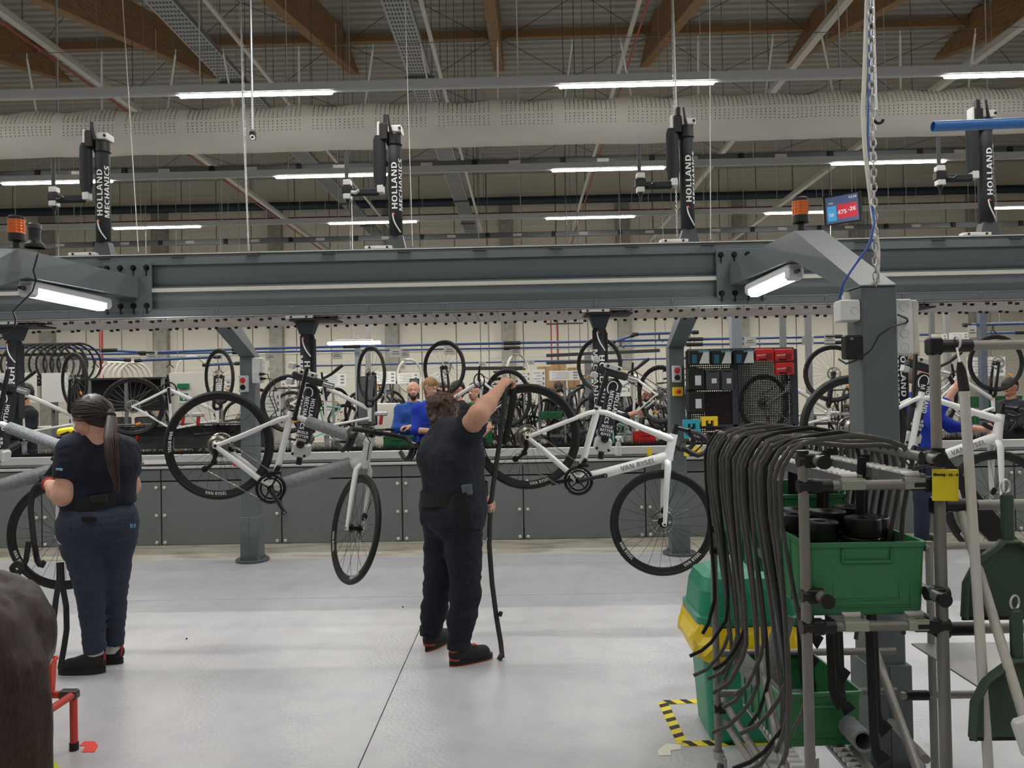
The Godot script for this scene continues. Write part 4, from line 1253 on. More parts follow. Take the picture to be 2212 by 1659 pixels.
func road_bike(called: String, label: String, at: Vector3, pitch: float, yaw: float, steer: float, foam: bool, crank: float, bars: bool, letter_spin := 0.0) -> Node3D:
	var t := thing(called, label, "bicycle", at, "road bicycles hanging in the clamping arms", Basis(Vector3.UP, yaw) * Basis(Vector3.BACK, pitch))
	var wp := white_paint()
	var dk := m(26, 26, 28, 0.4, 0.1)
	var f := mi("frame", part_mesh("frame", frame_mb.bind(false)), wp, t)
	mi("axle_bore", part_mesh("bore", func(): return MB.new().cyl(Vector3(0, 0, 0.068), Vector3(0, 0, 0.0705), 0.0098, -1, 16)), m(16, 16, 18, 0.6), f)
	mi("seat_clamp", part_mesh("seatclamp", func(): return MB.new().cyl(v3(SEAT + (SEAT - BB).normalized() * 0.028), v3(SEAT + (SEAT - BB).normalized() * 0.04), 0.0205, -1, 16)), dk, f)
	if not foam:
		var dt := HT_B.lerp(HT_T, 0.12) - BB
		var an := dt.angle()
		var mid := BB + dt * 0.66
		mi("lettering", part_mesh("frame_text", func(): return MB.new().text("VAN RYSEL", 0.032, Transform3D(Basis(Vector3.BACK, an), v3(mid, 0.0232)), 0.0, "Droid Sans", true, 0.003)), m(150, 150, 148, 0.4, 0.3), f)
	var sx := steer_xf(steer)
	var fk := mi("fork", part_mesh("fork", fork_mb.bind(false)), wp, t, sx)
	mi("axle_bore", part_mesh("bore_f", func(): return MB.new().cyl(v3(HUB_F, 0.061), v3(HUB_F, 0.0635), 0.0085, -1, 14)), m(16, 16, 18, 0.6), fk)
	mi("brake_caliper", part_mesh("caliper", func(): return MB.new().rbox(v3(HUB_F + Vector2(-0.03, 0.07), -0.05), Vector3(0.035, 0.05, 0.03), 0.008).cyl(v3(HUB_F + Vector2(-0.02, 0.1), -0.05), v3(HUB_F + Vector2(-0.03, 0.2), -0.052), 0.0025, -1, 5)), dk, fk)
	wheel(t, "rear_wheel", Transform3D.IDENTITY, true, true, true, letter_spin)
	wheel(t, "front_wheel", sx * Transform3D(Basis.IDENTITY, v3(HUB_F)), true, false, true, letter_spin + 0.4)
	# crankset
	var ck := mi("crankset", part_mesh("ring", func():
		var mb := MB.new()
		mb.torus(v3(Vector2.ZERO, 0.05), Vector3.BACK, 0.084, 0.0085, 40, 6, 0, TAU, 0.35)
		mb.torus(v3(Vector2.ZERO, 0.044), Vector3.BACK, 0.063, 0.006, 34, 6, 0, TAU, 0.35)
		for i in 48:
			var a := TAU * i / 48
			mb.box(Vector3(cos(a), sin(a), 0) * 0.0935 + Vector3(0, 0, 0.05), Vector3(0.006, 0.0055, 0.0025), Basis(Vector3.BACK, a))
		for i in 4:
			var a := TAU * i / 4 + 0.5
			mb.tube([Vector3(cos(a), sin(a), 0) * 0.015 + Vector3(0, 0, 0.055), Vector3(cos(a), sin(a), 0) * 0.045 + Vector3(0, 0, 0.054), Vector3(cos(a), sin(a), 0) * 0.08 + Vector3(0, 0, 0.052)], [0.018, 0.012, 0.013], 8, 1.0, 0.4)
		mb.cyl(Vector3(0, 0, 0.03), Vector3(0, 0, 0.062), 0.02, -1, 16)
		return mb), m(34, 35, 38, 0.35, 0.4), t, Transform3D(Basis(Vector3.BACK, crank), v3(BB)))
	mi("crank_arm", part_mesh("crank", func(): return MB.new().tube([Vector3(0, 0, 0.062), Vector3(0.05, 0, 0.066), Vector3(0.13, 0, 0.07), Vector3(0.172, 0, 0.072)], [0.019, 0.014, 0.013, 0.0145], 10, 1.0, 0.6, Vector3.BACK).cyl(Vector3(0.172, 0, 0.066), Vector3(0.172, 0, 0.08), 0.0145, -1, 12)), m(52, 54, 58, 0.3, 0.5), ck)
	mi("pedal_bore", part_mesh("pedbore", func(): return MB.new().cyl(Vector3(0.172, 0, 0.0795), Vector3(0.172, 0, 0.0812), 0.007, -1, 10)), m(170, 170, 168, 0.3, 0.7), ck)
	mi("crank_arm", part_mesh("crank2", func(): return MB.new().tube([Vector3(0, 0, -0.05), Vector3(-0.05, 0, -0.062), Vector3(-0.172, 0, -0.068)], [0.018, 0.013, 0.0145], 10, 1.0, 0.6, Vector3.BACK)), m(52, 54, 58, 0.3, 0.5), ck)
	# chain as single links: round the ring's back, over the cassette and down through the derailleur
	mi("chain", part_mesh("chain", func():
		var mb := MB.new()
		var path := [v3(BB + Vector2(0.02, 0.09), 0.05), v3(Vector2(0.03, 0.052), 0.04), v3(Vector2(-0.02, 0.05), 0.04), v3(Vector2(-0.05, 0.0), 0.04), v3(Vector2(-0.03, -0.045), 0.04), v3(Vector2(0.02, -0.07), 0.04), v3(Vector2(0.04, -0.1), 0.04), v3(Vector2(-0.005, -0.135), 0.04), v3(Vector2(0.03, -0.165), 0.04), v3(BB + Vector2(-0.02, -0.088), 0.05)]
		var step := 0.0127
		for i in path.size() - 1:
			var a: Vector3 = path[i]
			var b: Vector3 = path[i + 1]
			var nlink := maxi(1, int((b - a).length() / step))
			var fr := MB.frame(b - a, Vector3.BACK)
			for j in nlink:
				var p := a.lerp(b, (j + 0.5) / nlink)
				mb.box(p, Vector3(0.0075, (b - a).length() / nlink * 0.8, 0.008 if j % 2 == 0 else 0.005), fr)
		return mb), m(150, 148, 142, 0.3, 0.75), t)
	mi("rear_derailleur", part_mesh("derailleur", func():
		var mb := MB.new()
		mb.tube([v3(Vector2(0.004, -0.018), 0.06), v3(Vector2(0.03, -0.05), 0.06), v3(Vector2(0.035, -0.085), 0.052)], [0.012, 0.014, 0.013], 10)
		mb.cyl(v3(Vector2(0.038, -0.095), 0.034), v3(Vector2(0.038, -0.095), 0.046), 0.02, -1, 14)
		mb.cyl(v3(Vector2(0.012, -0.16), 0.034), v3(Vector2(0.012, -0.16), 0.046), 0.02, -1, 14)
		for zz in [0.03, 0.05]:
			mb.tube([v3(Vector2(0.038, -0.092), zz), v3(Vector2(0.03, -0.125), zz), v3(Vector2(0.012, -0.165), zz)], [0.014, 0.008, 0.013], 8, 1.0, 0.25, Vector3.BACK)
		return mb), m(34, 35, 37, 0.35, 0.3), t)
	mi("front_derailleur", part_mesh("frontder", func(): return MB.new().rbox(v3(BB + Vector2(-0.025, 0.10), 0.05), Vector3(0.07, 0.02, 0.02), 0.006, Basis(Vector3.BACK, 0.5)).rbox(v3(BB + Vector2(-0.03, 0.12), 0.02), Vector3(0.03, 0.05, 0.04), 0.008)), m(40, 40, 42, 0.35, 0.3), t)
	mi("brake_caliper", part_mesh("caliper_r", func(): return MB.new().rbox(Vector3(0.06, 0.005, -0.052), Vector3(0.05, 0.03, 0.03), 0.008)), dk, t)
	# stem, bar, levers
	if bars:
		var ax := (HT_T - HT_B).normalized()
		var sp := HT_T + ax * 0.045
		mi("stem", part_mesh("stem", func(): return MB.new().cyl(v3(HT_T), v3(HT_T + ax * 0.065), 0.02, 0.018, 14).tube([v3(sp), v3(sp + Vector2(0.095, 0.03))], 0.0165, 12).cyl(v3(sp + Vector2(0.095, 0.03), -0.024), v3(sp + Vector2(0.095, 0.03), 0.024), 0.022, -1, 14)), dk, t, sx)
		var hb := mi("handlebar", part_mesh("dropbar", drop_bar_mb), textured("bar_tape", C(24, 24, 26), 0.6, 0.0, null, noise_tex(0.2, 128, [], true, 3.0, FastNoiseLite.TYPE_SIMPLEX, 3, 1), Vector3(12, 12, 12), false, 0.3), t, sx)
		var c := sp + Vector2(0.095, 0.03)
		for s in [-1.0, 1.0]:
			mi("brake_lever", part_mesh("lever%d" % int(s), func(): return MB.new().tube([v3(c + Vector2(0.075, -0.006), s * 0.208), v3(c + Vector2(0.115, 0.002), s * 0.208), v3(c + Vector2(0.145, 0.022), s * 0.207), v3(c + Vector2(0.155, 0.045), s * 0.207)], [0.017, 0.019, 0.018, 0.011], 10, 0.9, 1.0).tube([v3(c + Vector2(0.14, 0.02), s * 0.207), v3(c + Vector2(0.155, -0.03), s * 0.209), v3(c + Vector2(0.14, -0.09), s * 0.212)], [0.011, 0.0085, 0.006], 8, 1.0, 0.7)), m(22, 22, 24, 0.35), hb)
		mi("brake_hose", part_mesh("hoses", func(): return MB.new().tube([v3(c + Vector2(0.02, 0), 0.1), v3(c + Vector2(0.05, -0.05), 0.05), v3(c + Vector2(-0.02, -0.09), 0.02), v3(HT_B + Vector2(0.02, 0.03), 0.0)], 0.0028, 6)), dk, t, sx)
	if foam:
		var fm := textured("foam", C(150, 152, 154), 0.95, 0.0, noise_tex(0.04, 256, [[0.0, Color(0.8, 0.8, 0.8)], [1, Color(1, 1, 1)]], false, 1, FastNoiseLite.TYPE_SIMPLEX, 51, 4), noise_tex(0.08, 256, [], true, 5.0, FastNoiseLite.TYPE_SIMPLEX, 52, 4), Vector3(3, 3, 3), false, 0.5)
		var lift := HT_B.lerp(HT_T, 0.12)
		var tt := HT_T + (HT_B - HT_T) * 0.22
		mi("foam_sleeve", part_mesh("foam1", func(): return MB.new().tube([v3(BB.lerp(lift, 0.12)), v3(BB.lerp(lift, 0.125)), v3(BB.lerp(lift, 0.84)), v3(BB.lerp(lift, 0.845))], [0.036, 0.046, 0.046, 0.036], 20)), fm, t)
		mi("foam_sleeve", part_mesh("foam2", func(): return MB.new().tube([v3(SEAT.lerp(tt, 0.2)), v3(SEAT.lerp(tt, 0.205)), v3(SEAT.lerp(tt, 0.93)), v3(SEAT.lerp(tt, 0.935))], [0.026, 0.036, 0.037, 0.028], 20)), fm, t)
	return t

func bikes() -> void:
	# the rods that the arms hold stand in the seat tubes; the bicycles hang nose down
	var d1 := 4.78
	var b1 := road_bike("road_bicycle", "white road bicycle in grey foam sleeves with its front wheel turned aside", P(473, 962, d1), deg_to_rad(-31.5), deg_to_rad(3.0), deg_to_rad(-58), true, deg_to_rad(-27), true, 0.0)
	var d2 := 4.95
	road_bike("road_bicycle", "bare white road bicycle hanging nose down beside the raised arm", P(1139, 943, d2), deg_to_rad(-33.5), 0.0, 0.0, false, deg_to_rad(44), true, 0.35)
	var b0 := road_bike("road_bicycle", "white road bicycle in grey foam sleeves in front of the dark haired woman", P(-168, 975, 4.75), deg_to_rad(-31.5), 0.0, deg_to_rad(3), true, deg_to_rad(-30), true, 0.2)
	road_bike("road_bicycle", "bare white road bicycle behind the tall pipe rack post and broom handles", P(1842, 925, 4.95), deg_to_rad(-29.0), 0.0, 0.0, false, deg_to_rad(40), true, 0.5)
	# black posts standing in the seat tubes, gripped by the arms
	var posts := [["black seat post in the foam-wrapped bicycle with turned wheel", P(635, 908, d1), P(663, 795, d1)], ["black seat post in the bare bicycle beside the raised arm", P(1288, 885, d2), P(1312, 800, d2)], ["black seat post in the foam-wrapped bicycle by the dark haired woman", P(-5, 912, 4.75), P(18, 800, 4.75)], ["black seat post in the bare bicycle behind the pipe rack", P(1972, 880, 4.95), P(1978, 765, 4.95)]]
	for e in posts:
		one("seat_post", MB.new().tube([e[1], e[1].lerp(e[2], 0.05), e[1].lerp(e[2], 0.06), e[2]], [0.019, 0.019, 0.0135, 0.0135], 14), m(28, 29, 31, 0.4), e[0], "seat post", "seat posts in the hanging bicycles")

# ---------------------------------------------------------------- upside-down city bicycles of the second line
func city_bike(label: String, rear_at: Vector3, yaw: float, steer: float, tilt := 0.0, group := "city bicycles upside down on the second line", col := Color(0.9, 0.9, 0.9), flip := true) -> Node3D:
	var t := thing("city_bicycle", label, "bicycle", rear_at, group, Basis(Vector3.UP, yaw) * Basis(Vector3.BACK, (PI if flip else 0.0) + tilt))
	var fm: StandardMaterial3D = white_paint()
	if col != Color(0.9, 0.9, 0.9): fm = m(int(col.r * 255), int(col.g * 255), int(col.b * 255), 0.35)
	mi("frame", part_mesh("frame_thin", frame_mb.bind(true)), fm, t)
	var sx := steer_xf(steer)
	mi("fork", part_mesh("fork", fork_mb.bind(false)), m(24, 24, 26, 0.4), t, sx)
	wheel(t, "rear_wheel", Transform3D.IDENTITY, false, true, false, 0.0)
	wheel(t, "front_wheel", sx * Transform3D(Basis.IDENTITY, v3(HUB_F)), false, false, false, 0.0)
	mi("crankset", part_mesh("city_ring", func(): return MB.new().torus(v3(BB, 0.05), Vector3.BACK, 0.078, 0.01, 24, 5, 0, TAU, 0.3).tube([v3(BB, 0.06), v3(BB + Vector2(0.04, -0.165), 0.068)], [0.016, 0.012], 8).tube([v3(BB, -0.06), v3(BB + Vector2(-0.04, 0.165), -0.068)], [0.016, 0.012], 8).cyl(v3(BB, -0.05), v3(BB, 0.05), 0.018, -1, 10).cyl(v3(BB, 0.05), v3(BB + Vector2(-0.05, 0.06), 0.05), 0.008, -1, 5)), m(26, 26, 28, 0.4, 0.2), t)
	mi("chain", part_mesh("city_chain", func(): return MB.new().tube([v3(BB + Vector2(0, 0.078), 0.05), v3(Vector2(0.0, 0.04), 0.045)], 0.005, 5).tube([v3(BB + Vector2(0, -0.078), 0.05), v3(Vector2(0.02, -0.09), 0.045), v3(Vector2(0.0, -0.04), 0.045)], 0.005, 5)), m(60, 58, 54, 0.4, 0.5), t)
	var ax := (HT_T - HT_B).normalized()
	var c := HT_T + ax * 0.1 + Vector2(0.05, 0.02)
	mi("handlebar", part_mesh("flatbar", func(): return MB.new().cyl(v3(HT_T), v3(c), 0.015, -1, 8).tube([v3(c + Vector2(-0.03, 0), -0.31), v3(c, -0.1), v3(c, 0.1), v3(c + Vector2(-0.03, 0), 0.31)], 0.0125, 8).cyl(v3(c + Vector2(-0.03, 0), 0.31), v3(c + Vector2(-0.01, 0), 0.19), 0.017, -1, 8).cyl(v3(c + Vector2(-0.03, 0), -0.31), v3(c + Vector2(-0.01, 0), -0.19), 0.017, -1, 8)), m(24, 24, 26, 0.5), t, sx)
	mi("mudguard", part_mesh("brakearm", func(): return MB.new().tube([v3(SEAT + Vector2(-0.01, 0.02)), v3(SEAT + (SEAT - BB).normalized() * 0.1)], 0.014, 8)), m(180, 182, 184, 0.35, 0.4), t)
	return t
# ---------------------------------------------------------------- people
# a bone is [a, b, radius at a, radius at b, cut flat at b]
func sdf(bones: Array, cell: float, k := 0.05, hem := -1e9, amp := 0.0, nstretch := Vector3(6, 14, 6), seed_ := 1, top := 1e9) -> MB:
	var lo := Vector3.INF
	var hi := -Vector3.INF
	var nb := bones.size()
	var A := PackedVector3Array(); var D := PackedVector3Array()
	var R0 := PackedFloat32Array(); var R1 := PackedFloat32Array(); var IL := PackedFloat32Array(); var FL := PackedByteArray()
	for e in bones:
		var r := maxf(e[2], e[3])
		lo = lo.min(e[0] - Vector3.ONE * r).min(e[1] - Vector3.ONE * r)
		hi = hi.max(e[0] + Vector3.ONE * r).max(e[1] + Vector3.ONE * r)
		A.append(e[0]); D.append(e[1] - e[0]); R0.append(e[2]); R1.append(e[3] - e[2])
		IL.append(1.0 / maxf((e[1] - e[0]).length_squared(), 1e-9))
		FL.append(1 if e.size() > 4 and e[4] else 0)
	lo -= Vector3.ONE * (cell * 3 + amp); hi += Vector3.ONE * (cell * 3 + amp)
	var bs := 4
	var nx := (int(ceil((hi.x - lo.x) / cell / bs)) + 1) * bs
	var ny := (int(ceil((hi.y - lo.y) / cell / bs)) + 1) * bs
	var nzz := (int(ceil((hi.z - lo.z) / cell / bs)) + 1) * bs
	var sx := 1
	var sy := nx
	var sz := nx * ny
	var val := PackedFloat32Array()
	val.resize(nx * ny * nzz)
	val.fill(1.0)
	var fn := FastNoiseLite.new()
	fn.seed = seed_; fn.frequency = 1.0; fn.fractal_octaves = 2; fn.noise_type = FastNoiseLite.TYPE_SIMPLEX_SMOOTH
	var half := bs * cell * 0.87
	var blocks := []
	for bz in range(0, nzz, bs):
		for by in range(0, ny, bs):
			for bx in range(0, nx, bs):
				var c := lo + Vector3(bx + 1.5, by + 1.5, bz + 1.5) * cell
				var dmin := 1e9
				var ds := PackedFloat32Array()
				for i in nb:
					var pa := c - A[i]
					var t := clampf(pa.dot(D[i]) * IL[i], 0.0, 1.0)
					var d := (pa - D[i] * t).length() - (R0[i] + R1[i] * t)
					ds.append(d)
					if d < dmin: dmin = d
				if dmin > half + k * 0.3 + amp: continue
				var use := PackedInt32Array()
				for i in nb:
					if ds[i] < dmin + 2.0 * half + k: use.append(i)
				var inside := dmin < -(half + amp + 0.01) and c.y - half > hem and c.y + half < top
				if inside:
					for i in use:
						if FL[i]: inside = false
				if inside:
					for z in bs:
						for y in bs:
							for x in bs: val[(bx + x) + (by + y) * sy + (bz + z) * sz] = -1.0
					continue
				blocks.append(Vector3i(bx, by, bz))
				for z in bs:
					for y in bs:
						for x in bs:
							var p := lo + Vector3(bx + x, by + y, bz + z) * cell
							var dd := 1e9
							for i in use:
								var pa := p - A[i]
								var t := clampf(pa.dot(D[i]) * IL[i], 0.0, 1.0)
								var d := (pa - D[i] * t).length() - (R0[i] + R1[i] * t)
								if FL[i]:
									d = maxf(d, (pa - D[i]).dot(D[i]) * sqrt(IL[i]))
								var h := maxf(k - absf(dd - d), 0.0) / k
								dd = minf(dd, d) - h * h * k * 0.25
							if amp > 0.0: dd += amp * fn.get_noise_3d(p.x * nstretch.x, p.y * nstretch.y, p.z * nstretch.z)
							if hem > -1e8: dd = maxf(dd, hem - p.y)
							if top < 1e8: dd = maxf(dd, p.y - top)
							val[(bx + x) + (by + y) * sy + (bz + z) * sz] = dd
	# surface nets
	var vid := {}
	var vs := PackedVector3Array()
	var off := [0, sx, sy, sx + sy, sz, sx + sz, sy + sz, sx + sy + sz]
	var ofv := [Vector3(0, 0, 0), Vector3(1, 0, 0), Vector3(0, 1, 0), Vector3(1, 1, 0), Vector3(0, 0, 1), Vector3(1, 0, 1), Vector3(0, 1, 1), Vector3(1, 1, 1)]
	var ed := [[0, 1], [2, 3], [4, 5], [6, 7], [0, 2], [1, 3], [4, 6], [5, 7], [0, 4], [1, 5], [2, 6], [3, 7]]
	var seen := {}
	for b in blocks:
		for z in range(-1, bs):
			for y in range(-1, bs):
				for x in range(-1, bs):
					var gx: int = b.x + x
					var gy: int = b.y + y
					var gz: int = b.z + z
					if gx < 0 or gy < 0 or gz < 0 or gx >= nx - 1 or gy >= ny - 1 or gz >= nzz - 1: continue
					var id := gx + gy * sy + gz * sz
					if (x < 0 or y < 0 or z < 0) and seen.has(id): continue
					var m0 := 0
					for q in 8:
						if val[id + off[q]] < 0.0: m0 |= 1 << q
					if m0 == 0 or m0 == 255: continue
					if vid.has(id): continue
					seen[id] = true
					var s := Vector3.ZERO
					var cnt := 0
					for e in ed:
						var i0: int = e[0]
						var i1: int = e[1]
						if ((m0 >> i0) & 1) != ((m0 >> i1) & 1):
							var a := val[id + off[i0]]
							var bb := val[id + off[i1]]
							s += ofv[i0].lerp(ofv[i1], a / (a - bb))
							cnt += 1
					vid[id] = vs.size()
					vs.append(lo + (Vector3(gx, gy, gz) + s / cnt) * cell)
	var nn := PackedVector3Array()
	nn.resize(vs.size())
	var quads := []
	for id in vid:
		var v0 := val[id] < 0.0
		for ax in 3:
			var st: int = [sx, sy, sz][ax]
			if v0 == (val[id + st] < 0.0): continue
			var u: int = [sy, sz, sx][ax]
			var w: int = [sz, sx, sy][ax]
			if not (vid.has(id - u) and vid.has(id - w) and vid.has(id - u - w)): continue
			var q := [vid[id], vid[id - u], vid[id - u - w], vid[id - w]]
			if not v0: q = [q[0], q[3], q[2], q[1]]
			quads.append(q)
			var fnm := (vs[q[2]] - vs[q[0]]).cross(vs[q[3]] - vs[q[1]])
			for e in q: nn[e] += fnm
	var mb := MB.new()
	for i in nn.size(): nn[i] = nn[i].normalized()
	# the winding above gives outward normals along +axis crossings
	for q in quads:
		mb.t3(vs[q[0]], vs[q[1]], vs[q[2]], nn[q[0]], nn[q[1]], nn[q[2]])
		mb.t3(vs[q[0]], vs[q[2]], vs[q[3]], nn[q[0]], nn[q[2]], nn[q[3]])
	return mb

func head_mb() -> MB:
	# face towards +z, origin at the middle of the head, 0.23 high
	if cache.has("head"): return cache["head"]
	var b := [[Vector3(0, 0.03, -0.022), Vector3(0, 0.035, 0.005), 0.084, 0.08], [Vector3(0, -0.005, 0.03), Vector3(0, -0.03, 0.04), 0.062, 0.057], [Vector3(0, -0.06, 0.045), Vector3(0, -0.085, 0.058), 0.045, 0.029],
		[Vector3(-0.035, -0.05, 0.015), Vector3(-0.02, -0.085, 0.05), 0.034, 0.025], [Vector3(0.035, -0.05, 0.015), Vector3(0.02, -0.085, 0.05), 0.034, 0.025],
		[Vector3(0, 0.0, 0.092), Vector3(0, -0.03, 0.108), 0.009, 0.013], [Vector3(-0.011, -0.034, 0.098), Vector3(0.011, -0.034, 0.098), 0.009, 0.009],
		[Vector3(-0.035, 0.02, 0.078), Vector3(-0.012, 0.018, 0.088), 0.012, 0.012], [Vector3(0.035, 0.02, 0.078), Vector3(0.012, 0.018, 0.088), 0.012, 0.012],
		[Vector3(-0.018, -0.061, 0.086), Vector3(0.018, -0.061, 0.086), 0.009, 0.009],
		[Vector3(-0.077, 0.01, -0.012), Vector3(-0.074, -0.028, -0.002), 0.014, 0.01], [Vector3(0.077, 0.01, -0.012), Vector3(0.074, -0.028, -0.002), 0.014, 0.01]]
	cache["head"] = sdf(b, 0.006, 0.018)
	return cache["head"]

func hand_mb(wrist: Vector3, knuckles: Vector3, palm: Vector3, curl: float, thumb_side: float, s := 1.0) -> MB:
	# palm points the way the fingers curl; thumb_side is +1 or -1 along the row of knuckles
	var f := (knuckles - wrist).normalized()
	palm = (palm - f * palm.dot(f)).normalized()
	var side := f.cross(palm) * thumb_side
	var bones := []
	var ln := [0.078, 0.085, 0.08, 0.065]
	for i in 4:
		var o := side * (0.030 - 0.020 * i) * s
		var base := wrist + o * 0.55
		var kn := wrist + f * 0.082 * s + o - f * (0.006 * absf(i - 1.2)) * s
		bones.append([base + f * 0.012 * s, kn, 0.0125 * s, 0.0115 * s])
		var a := curl * 0.9
		var p := kn
		for j in 3:
			var dir := f * cos(a) + palm * sin(a)
			var q: Vector3 = p + dir * ln[i] * [0.46, 0.31, 0.23][j] * s
			bones.append([p, q, [0.0098, 0.0088, 0.008][j] * s, [0.0088, 0.008, 0.007][j] * s])
			p = q
			a += curl * 0.95
	bones.append([wrist - f * 0.01 * s, wrist + f * 0.05 * s, 0.023 * s, 0.02 * s])
	var th := wrist + f * 0.022 * s + side * 0.024 * s + palm * 0.008 * s
	var t1 := th + (f * 0.55 + side * 0.55 + palm * 0.45).normalized() * 0.04 * s
	var t2 := t1 + (f * 0.75 + palm * 0.6 - side * 0.05).normalized() * 0.032 * s
	var t3 := t2 + (f * 0.6 + palm * 0.75 - side * 0.35).normalized() * 0.024 * s
	bones.append([th, t1, 0.014 * s, 0.0105 * s]); bones.append([t1, t2, 0.0105 * s, 0.0095 * s]); bones.append([t2, t3, 0.0095 * s, 0.0075 * s])
	return sdf(bones, 0.0042 * s, 0.007)

func skin(r := 206, g := 160, b := 136) -> StandardMaterial3D:
	var key := "skin%d" % r
	if not mats.has(key):
		var s := textured(key, C(r, g, b), 0.55, 0.0, noise_tex(0.05, 128, [[0.0, Color(0.93, 0.88, 0.86)], [1, Color(1, 1, 1)]], false, 1, FastNoiseLite.TYPE_SIMPLEX, 61, 3), null, Vector3(6, 6, 6))
		s.subsurf_scatter_enabled = true
		s.subsurf_scatter_strength = 0.15
	return mats[key]

func cloth(key: String, col: Color, rough := 0.9, sc := 9.0, ns := 0.5) -> StandardMaterial3D:
	return textured("cloth_" + key, col, rough, 0.0, noise_tex(0.15, 128, [[0.0, Color(0.86, 0.86, 0.86)], [1, Color(1, 1, 1)]], false, 1, FastNoiseLite.TYPE_SIMPLEX, 71, 3), noise_tex(0.02, 256, [], true, 8.0, FastNoiseLite.TYPE_SIMPLEX_SMOOTH, 72, 4), Vector3(sc * 0.4, sc * 0.4, sc * 0.4), false, ns)

func hair_mat(key: String, r: int, g: int, b: int) -> StandardMaterial3D:
	return textured("hair_" + key, C(r, g, b), 0.55, 0.0, noise_tex(0.09, 256, [[0.0, Color(0.45, 0.42, 0.4)], [0.5, Color(0.8, 0.78, 0.75)], [1, Color(1, 1, 1)]], false, 1, FastNoiseLite.TYPE_SIMPLEX, 81, 3), null, Vector3(10, 2.2, 10))

func eyes(t: Node3D, hx: Transform3D, parent: Node3D) -> void:
	for s in [-1, 1]:
		var e := pw("eye", MB.new().ball(hx * Vector3(0.031 * s, 0.004, 0.079), Vector3(0.0125, 0.0125, 0.0125), Basis.IDENTITY, 10, 7), m(228, 226, 222, 0.3), parent)
		pw("iris", MB.new().ball(hx * Vector3(0.031 * s, 0.003, 0.0885), Vector3(0.0055, 0.0055, 0.004), hx.basis, 8, 5), m(48, 36, 28, 0.3), e)
		pw("eyebrow", MB.new().tube([hx * Vector3(0.016 * s, 0.024, 0.094), hx * Vector3(0.033 * s, 0.03, 0.088), hx * Vector3(0.05 * s, 0.024, 0.072)], [0.004, 0.005, 0.003], 6), m(60, 46, 36, 0.8), parent)
	pw("lips", MB.new().tube([hx * Vector3(-0.022, -0.062, 0.089), hx * Vector3(0, -0.06, 0.097), hx * Vector3(0.022, -0.062, 0.089)], [0.003, 0.0055, 0.003], 6), m(176, 108, 98, 0.5), parent)

func shoe(t: Node3D, heel: Vector3, toe: Vector3, upper: Material, sole: Material, accent: Material, trim: Material) -> void:
	# heel and toe are points on the floor
	var f := (toe - heel).normalized()
	var sd := f.cross(Vector3.UP)
	var ln := (toe - heel).length()
	var u := Vector3.UP
	var b := [[heel + f * 0.04 + u * 0.06, heel + f * ln * 0.45 + u * 0.062, 0.041, 0.042], [heel + f * ln * 0.4 + u * 0.06, heel + f * (ln - 0.055) + u * 0.045, 0.042, 0.036], [heel + f * ln * 0.55 + u * 0.045 + sd * 0.012, heel + f * (ln - 0.06) + u * 0.043, 0.04, 0.037], [heel + f * 0.045 + u * 0.075, heel + f * 0.06 + u * 0.115, 0.04, 0.043, true]]
	var up := pw("shoe", sdf(b, 0.008, 0.03, heel.y + 0.028), upper, t)
	# sole outline
	var poly := []
	for i in 28:
		var a := TAU * i / 28
		var x := cos(a)
		var w := 0.043 + 0.006 * x
		poly.append(Vector2((x + 1) / 2 * (ln + 0.012) - 0.006, sin(a) * w * (1.0 - 0.12 * sin(PI * clampf((x + 0.4) * 0.9, 0, 1)))))
	var xf := Transform3D(Basis(f, -sd, u), heel + u * 0.019)
	xf.basis = Basis(f, sd, f.cross(sd))
	pw("sole", MB.new().prism(poly, 0.03, xf), sole, up)
	if trim: pw("outsole", MB.new().prism(poly, 0.008, Transform3D(xf.basis, heel + u * 0.004)), trim, up)
	if accent:
		var hb := MB.new()
		for i in 9:
			var a := PI * 0.5 + PI * i / 8.0
			var a2 := PI * 0.5 + PI * (i + 1) / 8.0
			if i == 8: break
			var c := heel + f * 0.04
			var p := c + (f * cos(a) + sd * sin(a)) * 0.0425
			var q := c + (f * cos(a2) + sd * sin(a2)) * 0.0425
			hb.q4(p + u * 0.035, q + u * 0.035, q + u * 0.105, p + u * 0.105, (p - c).normalized(), (q - c).normalized(), (q - c).normalized(), (p - c).normalized())
			hb.q4(p * 1.0 + u * 0.035 - (p - c) * 0.1, q + u * 0.035 - (q - c) * 0.1, q + u * 0.105 - (q - c) * 0.1, p + u * 0.105 - (p - c) * 0.1, -(p - c).normalized(), -(q - c).normalized(), -(q - c).normalized(), -(p - c).normalized())
		pw("heel_patch", hb, accent, up)
		pw("laces", MB.new().box(heel + f * (ln * 0.52) + u * 0.102, Vector3(0.03, 0.006, 0.05), Basis(sd, u, f)), trim if trim else upper, up)

func limb(a: Vector3, b: Vector3, ra: float, rb: float, flat := false) -> Array: return [a, b, ra, rb, flat]

